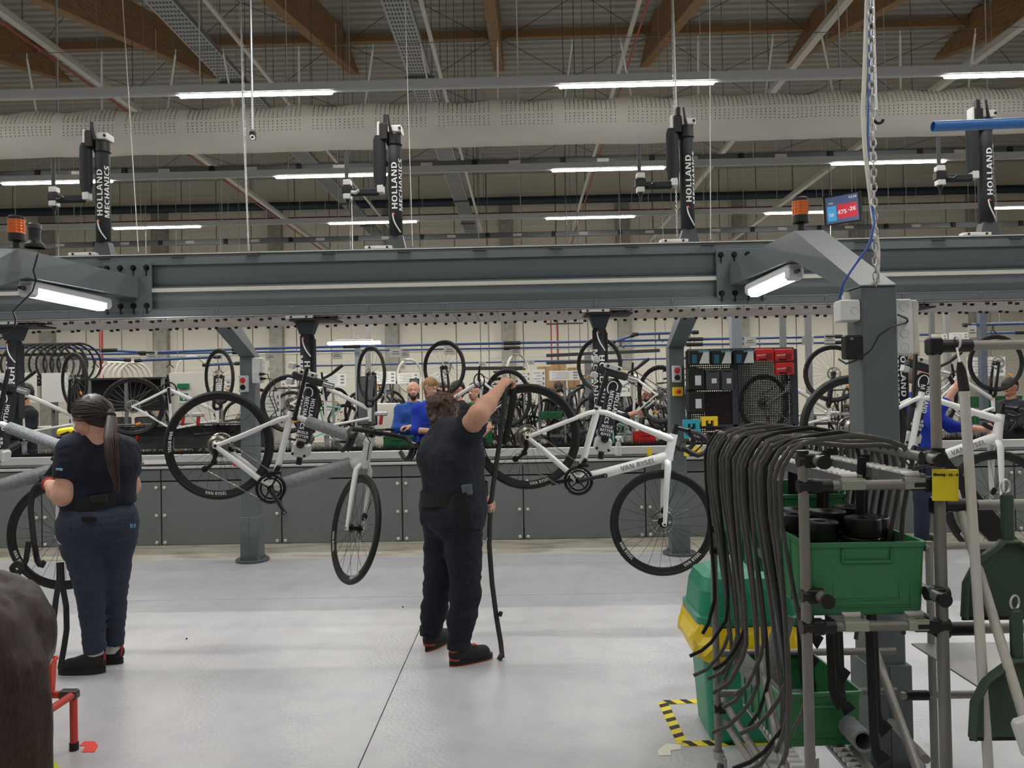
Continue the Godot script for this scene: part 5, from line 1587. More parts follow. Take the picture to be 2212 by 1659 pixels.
func belt_mb(c: Vector3, rx: float, rz: float, h: float, tiltx: float, tiltz: float, th := 0.006, turn := 0.0) -> MB:
	var mb := MB.new()
	var k := 40
	for i in k:
		var pp := []
		for j in [i, i + 1]:
			var a: float = TAU * j / k
			var d := Vector3(cos(a) * rx, 0, sin(a) * rz).rotated(Vector3.UP, turn)
			d.y = d.x * tiltx + d.z * tiltz
			pp.append([c + d, Vector3(cos(a) / rx, 0, sin(a) / rz).normalized().rotated(Vector3.UP, turn)])
		var hh := Vector3(0, h / 2, 0)
		mb.q4(pp[0][0] - hh, pp[1][0] - hh, pp[1][0] + hh, pp[0][0] + hh, pp[0][1], pp[1][1], pp[1][1], pp[0][1])
		mb.quad(pp[0][0] + hh, pp[1][0] + hh, pp[1][0] + hh - pp[1][1] * th, pp[0][0] + hh - pp[0][1] * th, Vector3.UP)
		mb.quad(pp[0][0] - hh, pp[1][0] - hh, pp[1][0] - hh - pp[1][1] * th, pp[0][0] - hh - pp[0][1] * th, Vector3.DOWN)
	return mb

func people() -> void:
	worker_raised()
	worker_ponytail()
	bystanders()

func worker_raised() -> void:
	var ft := P(975, 1425, 4.62)
	var t := thing("person", "worker in dark blue shirt and black waist belt raising an arm with a black strip", "person", Vector3(ft.x, 0, ft.z))
	var pel := P(978, 1100, 4.62)
	var f := Vector3(0.74, 0, -0.67)
	var lf := Vector3(-0.67, 0, -0.74)
	var kL := P(946, 1268, 4.74); var kR := P(1006, 1278, 4.55)
	var aL := P(930, 1388, 4.80); var aR := P(990, 1408, 4.53)
	aL.y = 0.1; aR.y = 0.1
	var hL := pel + lf * 0.085 + Vector3(0, -0.05, 0)
	var hR := pel - lf * 0.085 + Vector3(0, -0.05, 0)
	var waist := P(980, 1062, 4.62)
	var chest := P(972, 985, 4.64)
	var upc := P(972, 938, 4.69)
	var sR := P(1003, 936, 4.55)
	var eR := P(1034, 896, 4.34)
	var wR := P(1081, 838, 4.52)
	var kn := P(1099, 816, 4.58)
	var sL := P(938, 966, 4.84)
	var eL := P(990, 1045, 5.0)
	var wL := P(1055, 1080, 4.75)
	var hc := P(962, 897, 4.84)
	var hx := Transform3D(Basis(Vector3.UP, deg_to_rad(150)) * Basis(Vector3.RIGHT, 0.35) * Basis(Vector3.BACK, -0.3), hc)
	# skin: head, neck, arms, hands
	var sk := sdf([limb(upc, hc + Vector3(0, -0.06, 0), 0.06, 0.05), limb(upc, chest, 0.1, 0.13), limb(upc, sR, 0.06, 0.06), limb(sR, eR, 0.068, 0.057), limb(eR, eR.lerp(wR, 0.35), 0.056, 0.052), limb(eR.lerp(wR, 0.35), wR, 0.052, 0.030), limb(upc, sL, 0.06, 0.06), limb(sL, eL, 0.062, 0.05), limb(eL, wL, 0.05, 0.03)], 0.012, 0.03)
	sk.add(hand_mb(wR, kn, Vector3(0.35, -0.55, -0.6), 1.05, 1.0, 1.05))
	sk.add(hand_mb(wL, P(1071, 1103, 4.66), Vector3(-0.75, -0.1, 0.3), 1.05, -1.0, 1.0))
	sk.add(head_mb(), hx)
	var body := pw("body", sk, skin(), t)
	eyes(t, hx, body)
	# hair: tousled, gathered in a loose knot
	var hb := [limb(hx * Vector3(0, 0.045, -0.03), hx * Vector3(0, 0.05, 0.02), 0.096, 0.085), limb(hx * Vector3(0, 0.0, -0.06), hx * Vector3(0, -0.06, -0.075), 0.07, 0.045), limb(hx * Vector3(0.02, 0.06, -0.1), hx * Vector3(-0.02, 0.04, -0.13), 0.04, 0.035), limb(hx * Vector3(-0.06, 0.0, -0.03), hx * Vector3(-0.06, -0.06, -0.05), 0.035, 0.02), limb(hx * Vector3(0.06, 0.0, -0.03), hx * Vector3(0.06, -0.05, -0.05), 0.035, 0.02)]
	var hr := pw("hair", sdf(hb, 0.008, 0.025, -1e9, 0.018, Vector3(28, 22, 28), 3), hair_mat("brown", 92, 70, 54), t)
	# loose strands and curls over the knot
	rng.seed = 5
	var st := MB.new()
	for i in 90:
		var a := rng.randf_range(-2.6, 0.6)
		var b := rng.randf_range(-1.0, 1.2)
		var d := Vector3(sin(a) * cos(b), sin(b), cos(a) * cos(b) - 0.3).normalized()
		var p0 := hx * (d * Vector3(0.1, 0.105, 0.11) + Vector3(0, 0.035, -0.025))
		var p := [p0]
		var dr := (hx.basis * Vector3(rng.randf_range(-1, 1), rng.randf_range(-1, 0.3), rng.randf_range(-1, 0.2))).normalized()
		for j in 4:
			dr = (dr + Vector3(rng.randf_range(-1, 1), rng.randf_range(-1, 0.4), rng.randf_range(-1, 1)) * 0.5).normalized()
			p.append(p[-1] + dr * 0.016)
		st.tube(p, [0.002, 0.0026, 0.0026, 0.002, 0.001], 4)
	pw("hair_strands", st, hair_mat("brown2", 104, 80, 60), hr)
	# tee shirt
	var navy := cloth("navy", C(27, 34, 44), 0.92, 9, 0.7)
	var lcol := 0.075
	var sb := [limb(waist + lf * lcol, chest + lf * lcol, 0.128, 0.145), limb(waist - lf * lcol, chest - lf * lcol, 0.128, 0.145), limb(chest + lf * lcol, upc + lf * 0.045, 0.145, 0.09), limb(chest - lf * lcol, upc - lf * 0.06, 0.145, 0.085), limb(pel + lf * 0.085 + Vector3(0, 0.02, 0), waist + lf * lcol, 0.142, 0.128), limb(pel - lf * 0.085 + Vector3(0, 0.02, 0), waist - lf * lcol, 0.142, 0.128), limb(upc + lf * 0.03, sL, 0.085, 0.075), limb(upc, sR, 0.09, 0.09), limb(sL, sL.lerp(eL, 0.6), 0.085, 0.09, true), limb(sR, sR.lerp(eR, 0.56), 0.088, 0.094, true), limb(chest + f * 0.05, waist + f * 0.07, 0.15, 0.13), limb(pel + lf * 0.08 + Vector3(0, -0.2, 0), pel + lf * 0.08, 0.14, 0.14), limb(pel - lf * 0.08 + Vector3(0, -0.2, 0), pel - lf * 0.08, 0.14, 0.14)]
	var shirt := pw("shirt", sdf(sb, 0.012, 0.06, P(978, 1137, 4.6).y, 0.008, Vector3(9, 7, 9), 7), navy, t)
	# waist belt with a grey buckle and a hanging tail
	var bc := P(981, 1066, 4.62)
	var belt := pw("belt", belt_mb(bc, 0.205, 0.2, 0.085, 0.12, 0.0), m(26, 27, 28, 0.8), t)
	var bk := P(1009, 1058, 4.405)
	var bb := Basis(Vector3.UP, 0.1) * Basis(Vector3.BACK, 0.1)
	pw("buckle", MB.new().rbox(bk, Vector3(0.062, 0.062, 0.016), 0.006, bb).box(bk + bb * Vector3(0.012, 0, 0.009), Vector3(0.03, 0.05, 0.006), bb), m(86, 94, 106, 0.5), belt)
	pw("strap_tail", MB.new().rbox(P(1000, 1103, 4.395), Vector3(0.075, 0.2, 0.006), 0.002, Basis(Vector3.BACK, 0.16)), m(30, 30, 30, 0.85), belt)
	# trousers
	var tr := cloth("dark_trousers", C(20, 25, 38), 0.92, 7, 0.7)
	var tb := [limb(pel + lf * 0.07, hL, 0.135, 0.13), limb(pel - lf * 0.07, hR, 0.135, 0.13), limb(hL, kL, 0.128, 0.088), limb(hR, kR, 0.128, 0.09), limb(kL, kL.lerp(aL, 0.5), 0.086, 0.078), limb(kR, kR.lerp(aR, 0.5), 0.088, 0.08), limb(kL.lerp(aL, 0.5), aL + Vector3(0, -0.01, 0), 0.078, 0.06, true), limb(kR.lerp(aR, 0.5), aR + Vector3(0, -0.01, 0), 0.08, 0.062, true), limb(pel - f * 0.05 - lf * 0.06 + Vector3(0, -0.04, 0), pel - f * 0.05 + lf * 0.06 + Vector3(0, -0.04, 0), 0.12, 0.12)]
	var tn := pw("trousers", sdf(tb, 0.012, 0.035, -1e9, 0.011, Vector3(7, 17, 7), 13), tr, t)
	for e in [aL, aR]:
		pw("cuff", belt_mb(e + Vector3(0, 0.02, 0), 0.066, 0.066, 0.05, 0, 0, 0.006), tr, tn)
	pw("pale_mark", MB.new().tube([P(1046, 1173, 4.5), P(1050, 1168, 4.5), P(1053, 1162, 4.51)], [0.005, 0.004, 0.002], 5), m(176, 182, 200, 0.7), tn)
	# shoes
	var hlR := P(962, 1436, 4.5); var toR := P(1038, 1408, 4.68)
	hlR = Vector3(aR.x - 0.045, 0, aR.z + 0.04); toR = hlR + Vector3(0.235, 0, -0.14)
	var hlL := Vector3(aL.x - 0.02, 0, aL.z + 0.05); var toL := hlL + Vector3(0.12, 0, -0.24)
	var or_ := textured("speckled_orange", C(206, 100, 52), 0.8, 0.0, noise_tex(0.25, 128, [[0.0, Color(0.15, 0.12, 0.1)], [0.42, Color(0.2, 0.15, 0.12)], [0.5, Color(1, 1, 1)], [1, Color(1, 1, 1)]], false, 1, FastNoiseLite.TYPE_SIMPLEX, 91, 2), null, Vector3(9, 9, 9))
	for e in [[hlR, toR], [hlL, toL]]:
		shoe(t, e[0], e[1], cloth("shoe_black", C(34, 30, 30), 0.85), m(34, 34, 36, 0.7), or_, m(196, 92, 50, 0.7))
	# strips she holds: one long rubber flap from fist to floor
	var g := P(1097, 822, 4.585)
	var path := [P(1103, 836, 4.60), P(1098, 818, 4.59), P(1092, 826, 4.57), P(1090, 860, 4.55), P(1080, 950, 4.56), P(1068, 1030, 4.6), P(1061, 1085, 4.66), P(1058, 1130, 4.68), P(1057, 1180, 4.68), P(1063, 1260, 4.66), P(1072, 1330, 4.64), P(1082, 1390, 4.62), P(1085, 1420, 4.6), P(1083, 1438, 4.58), P(1078, 1444, 4.57)]
	path[-1].y = 0.006; path[-2].y = 0.03
	var s1 := thing("rim_strip", "long black flat rubber strip held from raised fist down to the floor", "rubber strip", Vector3(path[-1].x, 0, path[-1].z))
	pw("strip", MB.new().tube(path, 0.018, 10, 1.0, 0.35, Vector3.BACK), textured("strip_rubber", C(30, 30, 32), 0.5, 0.0, null, noise_tex(0.2, 128, [], true, 4.0, FastNoiseLite.TYPE_CELLULAR, 95, 2), Vector3(10, 10, 10), false, 0.5), s1)
	pw("valve_tab", MB.new().rbox(P(1081, 1326, 4.635), Vector3(0.024, 0.03, 0.02), 0.004, Basis(Vector3.BACK, -0.3)), m(20, 20, 22, 0.5), s1)
	var p2 := [P(1106, 828, 4.6), P(1108, 860, 4.62), P(1104, 890, 4.65), P(1096, 930, 4.68), P(1088, 960, 4.7)]
	one("rim_strip", MB.new().tube(p2, 0.02, 10, 1.0, 0.3, Vector3.BACK), m(26, 26, 28, 0.5), "short end of a black rubber strip looped over the raised fist", "rubber strip")

func worker_ponytail() -> void:
	var ft := P(212, 1440, 4.5)
	var t := thing("person", "dark haired woman with ponytail in navy shirt and blue jeans at a bicycle", "person", Vector3(ft.x, 0, ft.z))
	var f := Vector3(-0.38, 0, -0.92)
	var lf := Vector3(-0.92, 0, 0.38)
	var pel := P(213, 1120, 4.5)
	var hL := pel + lf * 0.1 + Vector3(0, -0.04, 0)
	var hR := pel - lf * 0.095 + Vector3(0, -0.04, 0)
	var kL := P(193, 1255, 4.44); var kR := P(247, 1248, 4.56)
	var aL := P(206, 1420, 4.47); var aR := P(246, 1392, 4.62)
	aL.y = 0.1; aR.y = 0.1
	var waist := P(211, 1072, 4.5)
	var chest := P(212, 1000, 4.5)
	var upc := P(213, 955, 4.49)
	var sL := P(158, 972, 4.41); var sR := P(266, 974, 4.6)
	var eL := P(137, 1070, 4.36); var wL := P(106, 1046, 4.58)
	var eR := P(283, 1050, 4.66); var wR := P(262, 1060, 4.88)
	var hc := P(196, 903, 4.44)
	var hx := Transform3D(Basis(Vector3.UP, deg_to_rad(-104)) * Basis(Vector3.RIGHT, 0.36), hc)
	var sk := sdf([limb(upc + Vector3(0, -0.02, 0), hc + hx.basis * Vector3(0, -0.06, -0.02), 0.062, 0.05), limb(upc, chest, 0.1, 0.12), limb(sL, eL, 0.06, 0.057), limb(eL, eL.lerp(wL, 0.4), 0.058, 0.053), limb(eL.lerp(wL, 0.4), wL, 0.053, 0.032), limb(sR, eR, 0.06, 0.05), limb(eR, wR, 0.05, 0.03), limb(upc, sL, 0.06, 0.06), limb(upc, sR, 0.06, 0.06)], 0.012, 0.03)
	sk.add(head_mb(), hx)
	var anL := aL
	sk.add(sdf([limb(aL + Vector3(0, -0.03, 0), aL + Vector3(0, 0.06, 0), 0.036, 0.042), limb(aR + Vector3(0, -0.03, 0), aR + Vector3(0, 0.06, 0), 0.036, 0.042)], 0.01, 0.02))
	var body := pw("body", sk, skin(208, 164, 142), t)
	eyes(t, hx, body)
	# gloved hands
	var gl := pw("glove", hand_mb(wL, P(103, 1022, 4.66), Vector3(-0.5, -0.2, -0.8), 0.8, 1.0, 1.1), m(34, 32, 34, 0.8), t)
	pw("glove_cuff", MB.new().torus(wL, (wL - eL), 0.034, 0.008, 20, 8), m(178, 44, 44, 0.8), gl)
	pw("glove", hand_mb(wR, wR + Vector3(-0.05, 0.02, -0.06), Vector3(-0.5, -0.2, 0.2), 0.8, -1.0, 1.1), m(34, 32, 34, 0.8), t)
	# hair: smooth cap combed back to the tie, then the tail
	var tie := P(229, 903, 4.33)
	tie = hx * Vector3(-0.01, -0.02, -0.125)
	var hb := [limb(hx * Vector3(0, 0.042, -0.028), hx * Vector3(0, 0.05, 0.012), 0.094, 0.08), limb(hx * Vector3(0, 0.0, -0.055), hx * Vector3(0, -0.03, -0.06), 0.074, 0.055), limb(hx * Vector3(0, 0.0, -0.06), tie, 0.07, 0.026), limb(hx * Vector3(0.05, 0.035, 0.005), hx * Vector3(0.045, -0.01, -0.055), 0.034, 0.035), limb(hx * Vector3(-0.05, 0.035, 0.005), hx * Vector3(-0.045, -0.01, -0.055), 0.034, 0.035)]
	var dh := hair_mat("dark", 58, 46, 44)
	var hr := pw("hair", sdf(hb, 0.007, 0.02), dh, t)
	var tail := [tie, tie + Vector3(0.02, -0.03, 0.02), P(238, 945, 4.3), P(241, 980, 4.27), P(246, 1015, 4.28), P(251, 1040, 4.29), P(253, 1052, 4.29)]
	var tr_ := [0.02, 0.03, 0.036, 0.034, 0.028, 0.016, 0.004]
	var tm := MB.new().tube(tail, tr_, 14, 1.0, 0.7)
	var ptl := pw("ponytail", tm, hair_mat("dark_tail", 66, 50, 42), t)
	rng.seed = 9
	var ss := MB.new()
	for i in 120:
		# over the cap from the hairline to the tie
		var u := rng.randf_range(-1.0, 1.0)
		var a := u * 2.0
		var st := Vector3(sin(a) * 0.098, 0.055 + 0.085 * cos(a) - 0.02, 0.055 - 0.02 * absf(u))
		var p := []
		for j in 9:
			var w := j / 8.0
			var q := st.lerp(Vector3(-0.01, -0.02, -0.125), w)
			var cc := Vector3(0, 0.02, -0.02)
			var dir := (q - cc).normalized()
			var rr := 0.103 + 0.014 * absf(dir.y)
			if dir.z < 0: rr = lerpf(rr, 0.118, -dir.z)
			if w > 0.85: rr = lerpf(rr, (Vector3(-0.01, -0.02, -0.125) - cc).length() + 0.012, (w - 0.85) / 0.15)
			p.append(hx * (cc + dir * (rr + rng.randf_range(-0.004, 0.002))))
		ss.tube(p, 0.0016, 4)
	pw("hair_strands", ss, hair_mat("dark2", 74, 60, 58), hr)
	ss = MB.new()
	for i in 80:
		var a := rng.randf() * TAU
		var rad := rng.randf_range(0.7, 1.12)
		var p := []
		for j in tail.size():
			var o: Vector3 = Vector3(cos(a), 0.0, sin(a) * 0.7) * tr_[j] * rad
			p.append(tail[j] + o + Vector3(rng.randf_range(-1, 1), 0, rng.randf_range(-1, 1)) * 0.004)
		p[-1] += Vector3(rng.randf_range(-1, 1) * 0.015, rng.randf_range(-0.03, 0.03), 0)
		ss.tube(p, 0.0018, 4)
	pw("hair_strands", ss, hair_mat("dark3", 84, 64, 54), ptl)
	pw("hair_tie", MB.new().torus(tie + Vector3(0.008, -0.012, 0.008), tail[2] - tie, 0.022, 0.009, 18, 8), m(60, 48, 44, 0.8), ptl)
	# shirt
	var navy := cloth("navy2", C(22, 28, 44), 0.92, 9, 0.7)
	var c := 0.085
	var sb := [limb(waist + lf * c, chest + lf * c, 0.105, 0.125), limb(waist - lf * c, chest - lf * c, 0.105, 0.125), limb(chest + lf * c, upc + lf * 0.07 + Vector3(0, -0.03, 0), 0.125, 0.075), limb(chest - lf * c, upc - lf * 0.07 + Vector3(0, -0.03, 0), 0.125, 0.075), limb(upc + Vector3(0, -0.04, 0), sL, 0.075, 0.075), limb(upc + Vector3(0, -0.04, 0), sR, 0.075, 0.075), limb(sL, sL.lerp(eL, 0.62), 0.08, 0.079, true), limb(sR, sR.lerp(eR, 0.6), 0.078, 0.078, true), limb(waist + lf * c, waist + lf * c + Vector3(0, -0.08, 0), 0.115, 0.12), limb(waist - lf * c, waist - lf * c + Vector3(0, -0.08, 0), 0.115, 0.12), limb(chest + f * 0.04, waist + f * 0.05, 0.13, 0.12), limb(upc + Vector3(0, -0.03, 0), upc + Vector3(0, 0.035, 0), 0.085, 0.074, true)]
	var shirt := pw("shirt", sdf(sb, 0.012, 0.055, P(212, 1090, 4.5).y, 0.008, Vector3(10, 7, 10), 23), navy, t)
	pw("collar", belt_mb(upc + Vector3(0, 0.045, 0), 0.068, 0.066, 0.022, -0.1, 0.15, 0.006), navy, shirt)
	pw("lettering", MB.new().text("SPORT", 0.013, Transform3D(Basis(Vector3.UP, -0.35) * Basis(Vector3.BACK, -0.05), P(128, 1014, 4.298))), m(150, 200, 226, 0.7), shirt)
	# belt
	var bc := P(211, 1082, 4.5)
	var belt := pw("belt", belt_mb(bc, 0.197, 0.145, 0.075, 0.14, 0.0, 0.006, 0.38), m(25, 25, 27, 0.8), t)
	var bk := P(206, 1079, 4.335)
	pw("buckle", MB.new().rbox(bk, Vector3(0.06, 0.045, 0.02), 0.006, Basis(Vector3.BACK, 0.12)).rbox(bk + Vector3(0.045, 0.006, 0), Vector3(0.04, 0.04, 0.016), 0.004, Basis(Vector3.BACK, 0.12)), m(30, 31, 33, 0.5), belt)
	# jeans
	var jn := textured("denim", C(48, 58, 76), 0.9, 0.0, noise_tex(0.03, 256, [[0.0, Color(0.75, 0.75, 0.75)], [1, Color(1, 1, 1)]], false, 1, FastNoiseLite.TYPE_SIMPLEX, 101, 5), noise_tex(0.3, 256, [], true, 3.0, FastNoiseLite.TYPE_SIMPLEX, 102, 2), Vector3(4, 4, 4), false, 0.4)
	var up := Vector3.UP
	var tb := [limb(waist + lf * 0.075 + up * -0.06, pel + lf * 0.085, 0.108, 0.127), limb(waist - lf * 0.075 + up * -0.06, pel - lf * 0.085, 0.108, 0.127), limb(hL, hL.lerp(kL, 0.3), 0.125, 0.112), limb(hL.lerp(kL, 0.3), kL, 0.112, 0.083), limb(hR, hR.lerp(kR, 0.3), 0.122, 0.108), limb(hR.lerp(kR, 0.3), kR, 0.108, 0.08), limb(kL, aL + up * 0.02, 0.082, 0.058, true), limb(kR, aR + up * 0.02, 0.08, 0.056, true), limb(pel - f * 0.05 + lf * 0.075 + up * -0.03, pel - f * 0.05 - lf * 0.075 + up * -0.03, 0.125, 0.125)]
	var j := pw("jeans", sdf(tb, 0.012, 0.03, -1e9, 0.009, Vector3(6, 22, 6), 33, bc.y + 0.02), jn, t)
	# back pockets stand slightly proud: stitched outlines follow the cloth
	for e in [[182, 1150, 0.55, 4.33], [270, 1150, -0.05, 4.40]]:
		var pk := MB.new()
		var w := 0.085 if e[0] < 200 else 0.05
		var pts := [Vector3(-w, 0.075, 0), Vector3(w, 0.08, 0), Vector3(w * 0.95, -0.05, 0.0), Vector3(0, -0.085, 0.0), Vector3(-w * 0.95, -0.05, 0), Vector3(-w, 0.075, 0)]
		var q := []
		for pnt in pts: q.append(P(e[0], e[1], e[3]) + Basis(Vector3.UP, e[2] * -0.35) * pnt)
		for i in 5: pk.cyl(q[i], q[i + 1], 0.0025, -1, 5)
		pw("pocket_seam", pk, m(42, 52, 70, 0.9), j)
	pw("pocket_tab", MB.new().rbox(P(287, 1136, 4.42), Vector3(0.03, 0.024, 0.006), 0.002, Basis(Vector3.UP, 0.6)), m(86, 140, 190, 0.7), j)
	var pmr := P(193, 1122, 4.312)
	one("phone", MB.new().rbox(pmr, Vector3(0.085, 0.03, 0.01), 0.003, Basis(Vector3.BACK, -0.05)), m(18, 18, 20, 0.3), "black phone sticking out of the jeans back pocket", "phone")
	var bd := P(131, 1162, 4.36)
	var bdt := thing("badge", "clear badge card hanging at the jeans hip", "badge", bd)
	pw("card", MB.new().rbox(bd, Vector3(0.036, 0.075, 0.004), 0.0015, Basis(Vector3.BACK, -0.1) * Basis(Vector3.UP, -0.5)), m(196, 198, 202, 0.35), bdt)
	pw("cord", MB.new().tube([bd + Vector3(0, 0.037, 0), P(134, 1130, 4.36), P(138, 1108, 4.36)], 0.003, 6), m(40, 50, 120, 0.7), bdt)
	# shoes and socks
	var hlL := Vector3(aL.x + 0.055, 0, aL.z + 0.0); var toL := hlL + Vector3(-0.262, 0, 0.01)
	var hlR := Vector3(aR.x + 0.05, 0, aR.z); var toR := hlR + Vector3(-0.255, 0, -0.05)
	for e in [[hlL, toL], [hlR, toR]]:
		shoe(t, e[0], e[1], cloth("shoe_black2", C(30, 28, 28), 0.85), m(38, 36, 36, 0.7), null, null)
	for e in [aL, aR]:
		pw("sock", MB.new().cyl(e + Vector3(0, -0.03, 0), e + Vector3(0, 0.025, 0), 0.044, 0.046, 16, false), m(190, 190, 188, 0.9), t)
	for e in [[hlL, Vector3(1, 0, 0)], [hlR, Vector3(1, 0, 0.2)]]:
		pw("heel_loop", MB.new().rbox(e[0] + Vector3(0.001, 0.085, 0.006), Vector3(0.006, 0.075, 0.022), 0.002, Basis(Vector3.BACK, -0.1)), m(150, 40, 40, 0.8), t)
	# black strips she works with, hanging from the wheel to the floor
	var strips := [[[P(150, 960, 4.6), P(96, 1035, 4.62), P(70, 1060, 4.62), P(66, 1100, 4.6), P(72, 1160, 4.56), P(80, 1210, 4.53), P(90, 1225, 4.52), P(96, 1212, 4.52)], "black rubber strip draped over the dark haired woman's bicycle wheel"], [[P(128, 1215, 4.5), P(128, 1250, 4.48), P(120, 1300, 4.44), P(114, 1360, 4.4), P(110, 1400, 4.4), P(104, 1440, 4.4)], "straight black rubber strip hanging to the floor beside blue jeans"], [[P(132, 1215, 4.47), P(134, 1260, 4.45), P(143, 1310, 4.42), P(144, 1360, 4.4), P(138, 1400, 4.38), P(130, 1445, 4.36)], "bowed black rubber strip hanging to the floor beside blue jeans"], [[P(62, 1170, 4.5), P(56, 1210, 4.48), P(44, 1236, 4.46), P(30, 1238, 4.46), P(26, 1226, 4.46), P(38, 1216, 4.46), P(50, 1224, 4.46), P(46, 1236, 4.47)], "curled end of a black rubber strip in front of a wheel"]]
	for e in strips:
		var cv := Curve3D.new()
		for p in e[0]: cv.add_point(p)
		for i in cv.point_count:
			var a: Vector3 = e[0][maxi(i - 1, 0)]
			var b: Vector3 = e[0][mini(i + 1, cv.point_count - 1)]
			cv.set_point_in(i, (a - b) / 6.0); cv.set_point_out(i, (b - a) / 6.0)
		var pts := []
		for i in 31: pts.append(cv.sample_baked(cv.get_baked_length() * i / 30.0))
		one("rim_strip", MB.new().tube(pts, 0.018, 8, 1.0, 0.3, Vector3.BACK), m(27, 27, 29, 0.5), e[1], "rubber strip", "loose rubber strips at the bicycles")

# standing figure: head at hc, looking along the ground direction look; arms given as [elbow, wrist] offsets (side, up, forward)
func bystander(label: String, hc: Vector3, look: float, shirt: Color, sleeve: float, legs: Color, sk: Array, hair: Array, arms: Array, group := "", nod := 0.0, cell := 0.018) -> Node3D:
	var s := hc.y / 1.63
	var t := thing("person", label, "person", Vector3(hc.x, 0, hc.z), group)
	var B := Basis(Vector3.UP, look)
	var o := Vector3(hc.x, 0, hc.z)
	var q := func(x: float, y: float, z: float) -> Vector3: return o + B * (Vector3(x, y, z) * s)
	var hx := Transform3D(B * Basis(Vector3.RIGHT, nod), hc)
	var bones := [limb(q.call(0, 1.42, -0.03), q.call(0, 1.56, 0.0), 0.058, 0.052), limb(q.call(0, 1.3, -0.02), q.call(0, 1.42, -0.03), 0.1, 0.08)]
	var sb := [limb(q.call(-0.08, 0.98, 0), q.call(-0.09, 1.3, 0), 0.115, 0.115), limb(q.call(0.08, 0.98, 0), q.call(0.09, 1.3, 0), 0.115, 0.115), limb(q.call(0.09, 1.3, 0), q.call(0.05, 1.41, -0.03), 0.115, 0.07), limb(q.call(-0.09, 1.3, 0), q.call(-0.05, 1.41, -0.03), 0.115, 0.07), limb(q.call(0, 1.38, -0.02), q.call(0, 1.46, -0.02), 0.08, 0.072, true)]
	var hands := MB.new()
	for i in 2:
		var sd := 1.0 if i == 0 else -1.0
		var sh: Vector3 = q.call(sd * 0.185, 1.375, -0.02)
		var e: Vector3 = q.call(arms[i][0].x * sd, arms[i][0].y, arms[i][0].z)
		var w: Vector3 = q.call(arms[i][1].x * sd, arms[i][1].y, arms[i][1].z)
		bones.append_array([limb(sh, e, 0.052, 0.043), limb(e, w, 0.044, 0.03)])
		sb.append(limb(q.call(sd * 0.06, 1.39, -0.02), sh, 0.075, 0.068))
		if sleeve >= 1.0:
			sb.append(limb(sh, e, 0.068, 0.056)); sb.append(limb(e, e.lerp(w, minf(sleeve - 1.0, 0.96)), 0.056, 0.042, true))
		else: sb.append(limb(sh, sh.lerp(e, sleeve), 0.068, 0.064, true))
		hands.add(hand_mb(w, w + (w - e).normalized() * 0.08, B * Vector3(-sd * 0.6, -0.5, 0.2), 0.7, 1.0 if i == 0 else -1.0))
	var body := sdf(bones, minf(cell, 0.014), 0.03)
	body.add(head_mb(), hx); body.add(hands)
	var bn := pw("body", body, skin(sk[0], sk[1], sk[2]), t)
	eyes(t, hx, bn)
	pw("top", sdf(sb, cell, 0.05, 0.93 * s, 0.006, Vector3(9, 8, 9), int(hc.x * 10)), cloth("c%d_%d" % [int(shirt.r * 255), int(shirt.b * 255)], shirt), t)
	var tb := [limb(q.call(-0.08, 0.98, 0), q.call(-0.09, 0.88, 0), 0.11, 0.115), limb(q.call(0.08, 0.98, 0), q.call(0.09, 0.88, 0), 0.11, 0.115), limb(q.call(0.09, 0.88, 0), q.call(0.1, 0.48, 0.01), 0.11, 0.075), limb(q.call(-0.09, 0.88, 0), q.call(-0.1, 0.48, 0.01), 0.11, 0.075), limb(q.call(0.1, 0.48, 0.01), q.call(0.11, 0.06, -0.01), 0.075, 0.06, true), limb(q.call(-0.1, 0.48, 0.01), q.call(-0.11, 0.06, -0.01), 0.075, 0.06, true)]
	pw("trousers", sdf(tb, cell, 0.03), cloth("t%d_%d" % [int(legs.r * 255), int(legs.b * 255)], legs), t)
	for sd in [-1, 1]:
		shoe(t, q.call(0.11 * sd, 0, -0.06) * Vector3(1, 0, 1), q.call(0.13 * sd, 0, 0.19) * Vector3(1, 0, 1), m(28, 28, 30, 0.8), m(40, 40, 42, 0.8), null, null)
	if hair.size():
		var hb := []
		match hair[3]:
			"short": hb = [limb(hx * Vector3(0, 0.045, -0.028), hx * Vector3(0, 0.055, 0.01), 0.088, 0.076), limb(hx * Vector3(0, 0.0, -0.05), hx * Vector3(0, -0.03, -0.05), 0.068, 0.055)]
			"tail": hb = [limb(hx * Vector3(0, 0.045, -0.028), hx * Vector3(0, 0.05, 0.012), 0.092, 0.08), limb(hx * Vector3(0, 0.0, -0.05), hx * Vector3(0, -0.02, -0.06), 0.072, 0.055), limb(hx * Vector3(0, 0.03, -0.1), hx * Vector3(0, -0.02, -0.13), 0.035, 0.04), limb(hx * Vector3(0, -0.02, -0.13), hx * Vector3(0.01, -0.17, -0.12), 0.04, 0.018)]
			"ring": hb = [limb(hx * Vector3(0.0, -0.01, -0.06), hx * Vector3(0, -0.03, -0.055), 0.062, 0.05), limb(hx * Vector3(0.06, 0.0, -0.025), hx * Vector3(0.06, -0.015, -0.025), 0.026, 0.02), limb(hx * Vector3(-0.06, 0.0, -0.025), hx * Vector3(-0.06, -0.015, -0.025), 0.026, 0.02)]
			"long": hb = [limb(hx * Vector3(0, 0.045, -0.028), hx * Vector3(0, 0.05, 0.012), 0.098, 0.086), limb(hx * Vector3(0, 0.02, -0.05), hx * Vector3(0, -0.28, -0.075), 0.09, 0.08), limb(hx * Vector3(0.06, 0.02, -0.02), hx * Vector3(0.075, -0.26, -0.03), 0.05, 0.055), limb(hx * Vector3(-0.06, 0.02, -0.02), hx * Vector3(-0.075, -0.26, -0.03), 0.05, 0.055)]
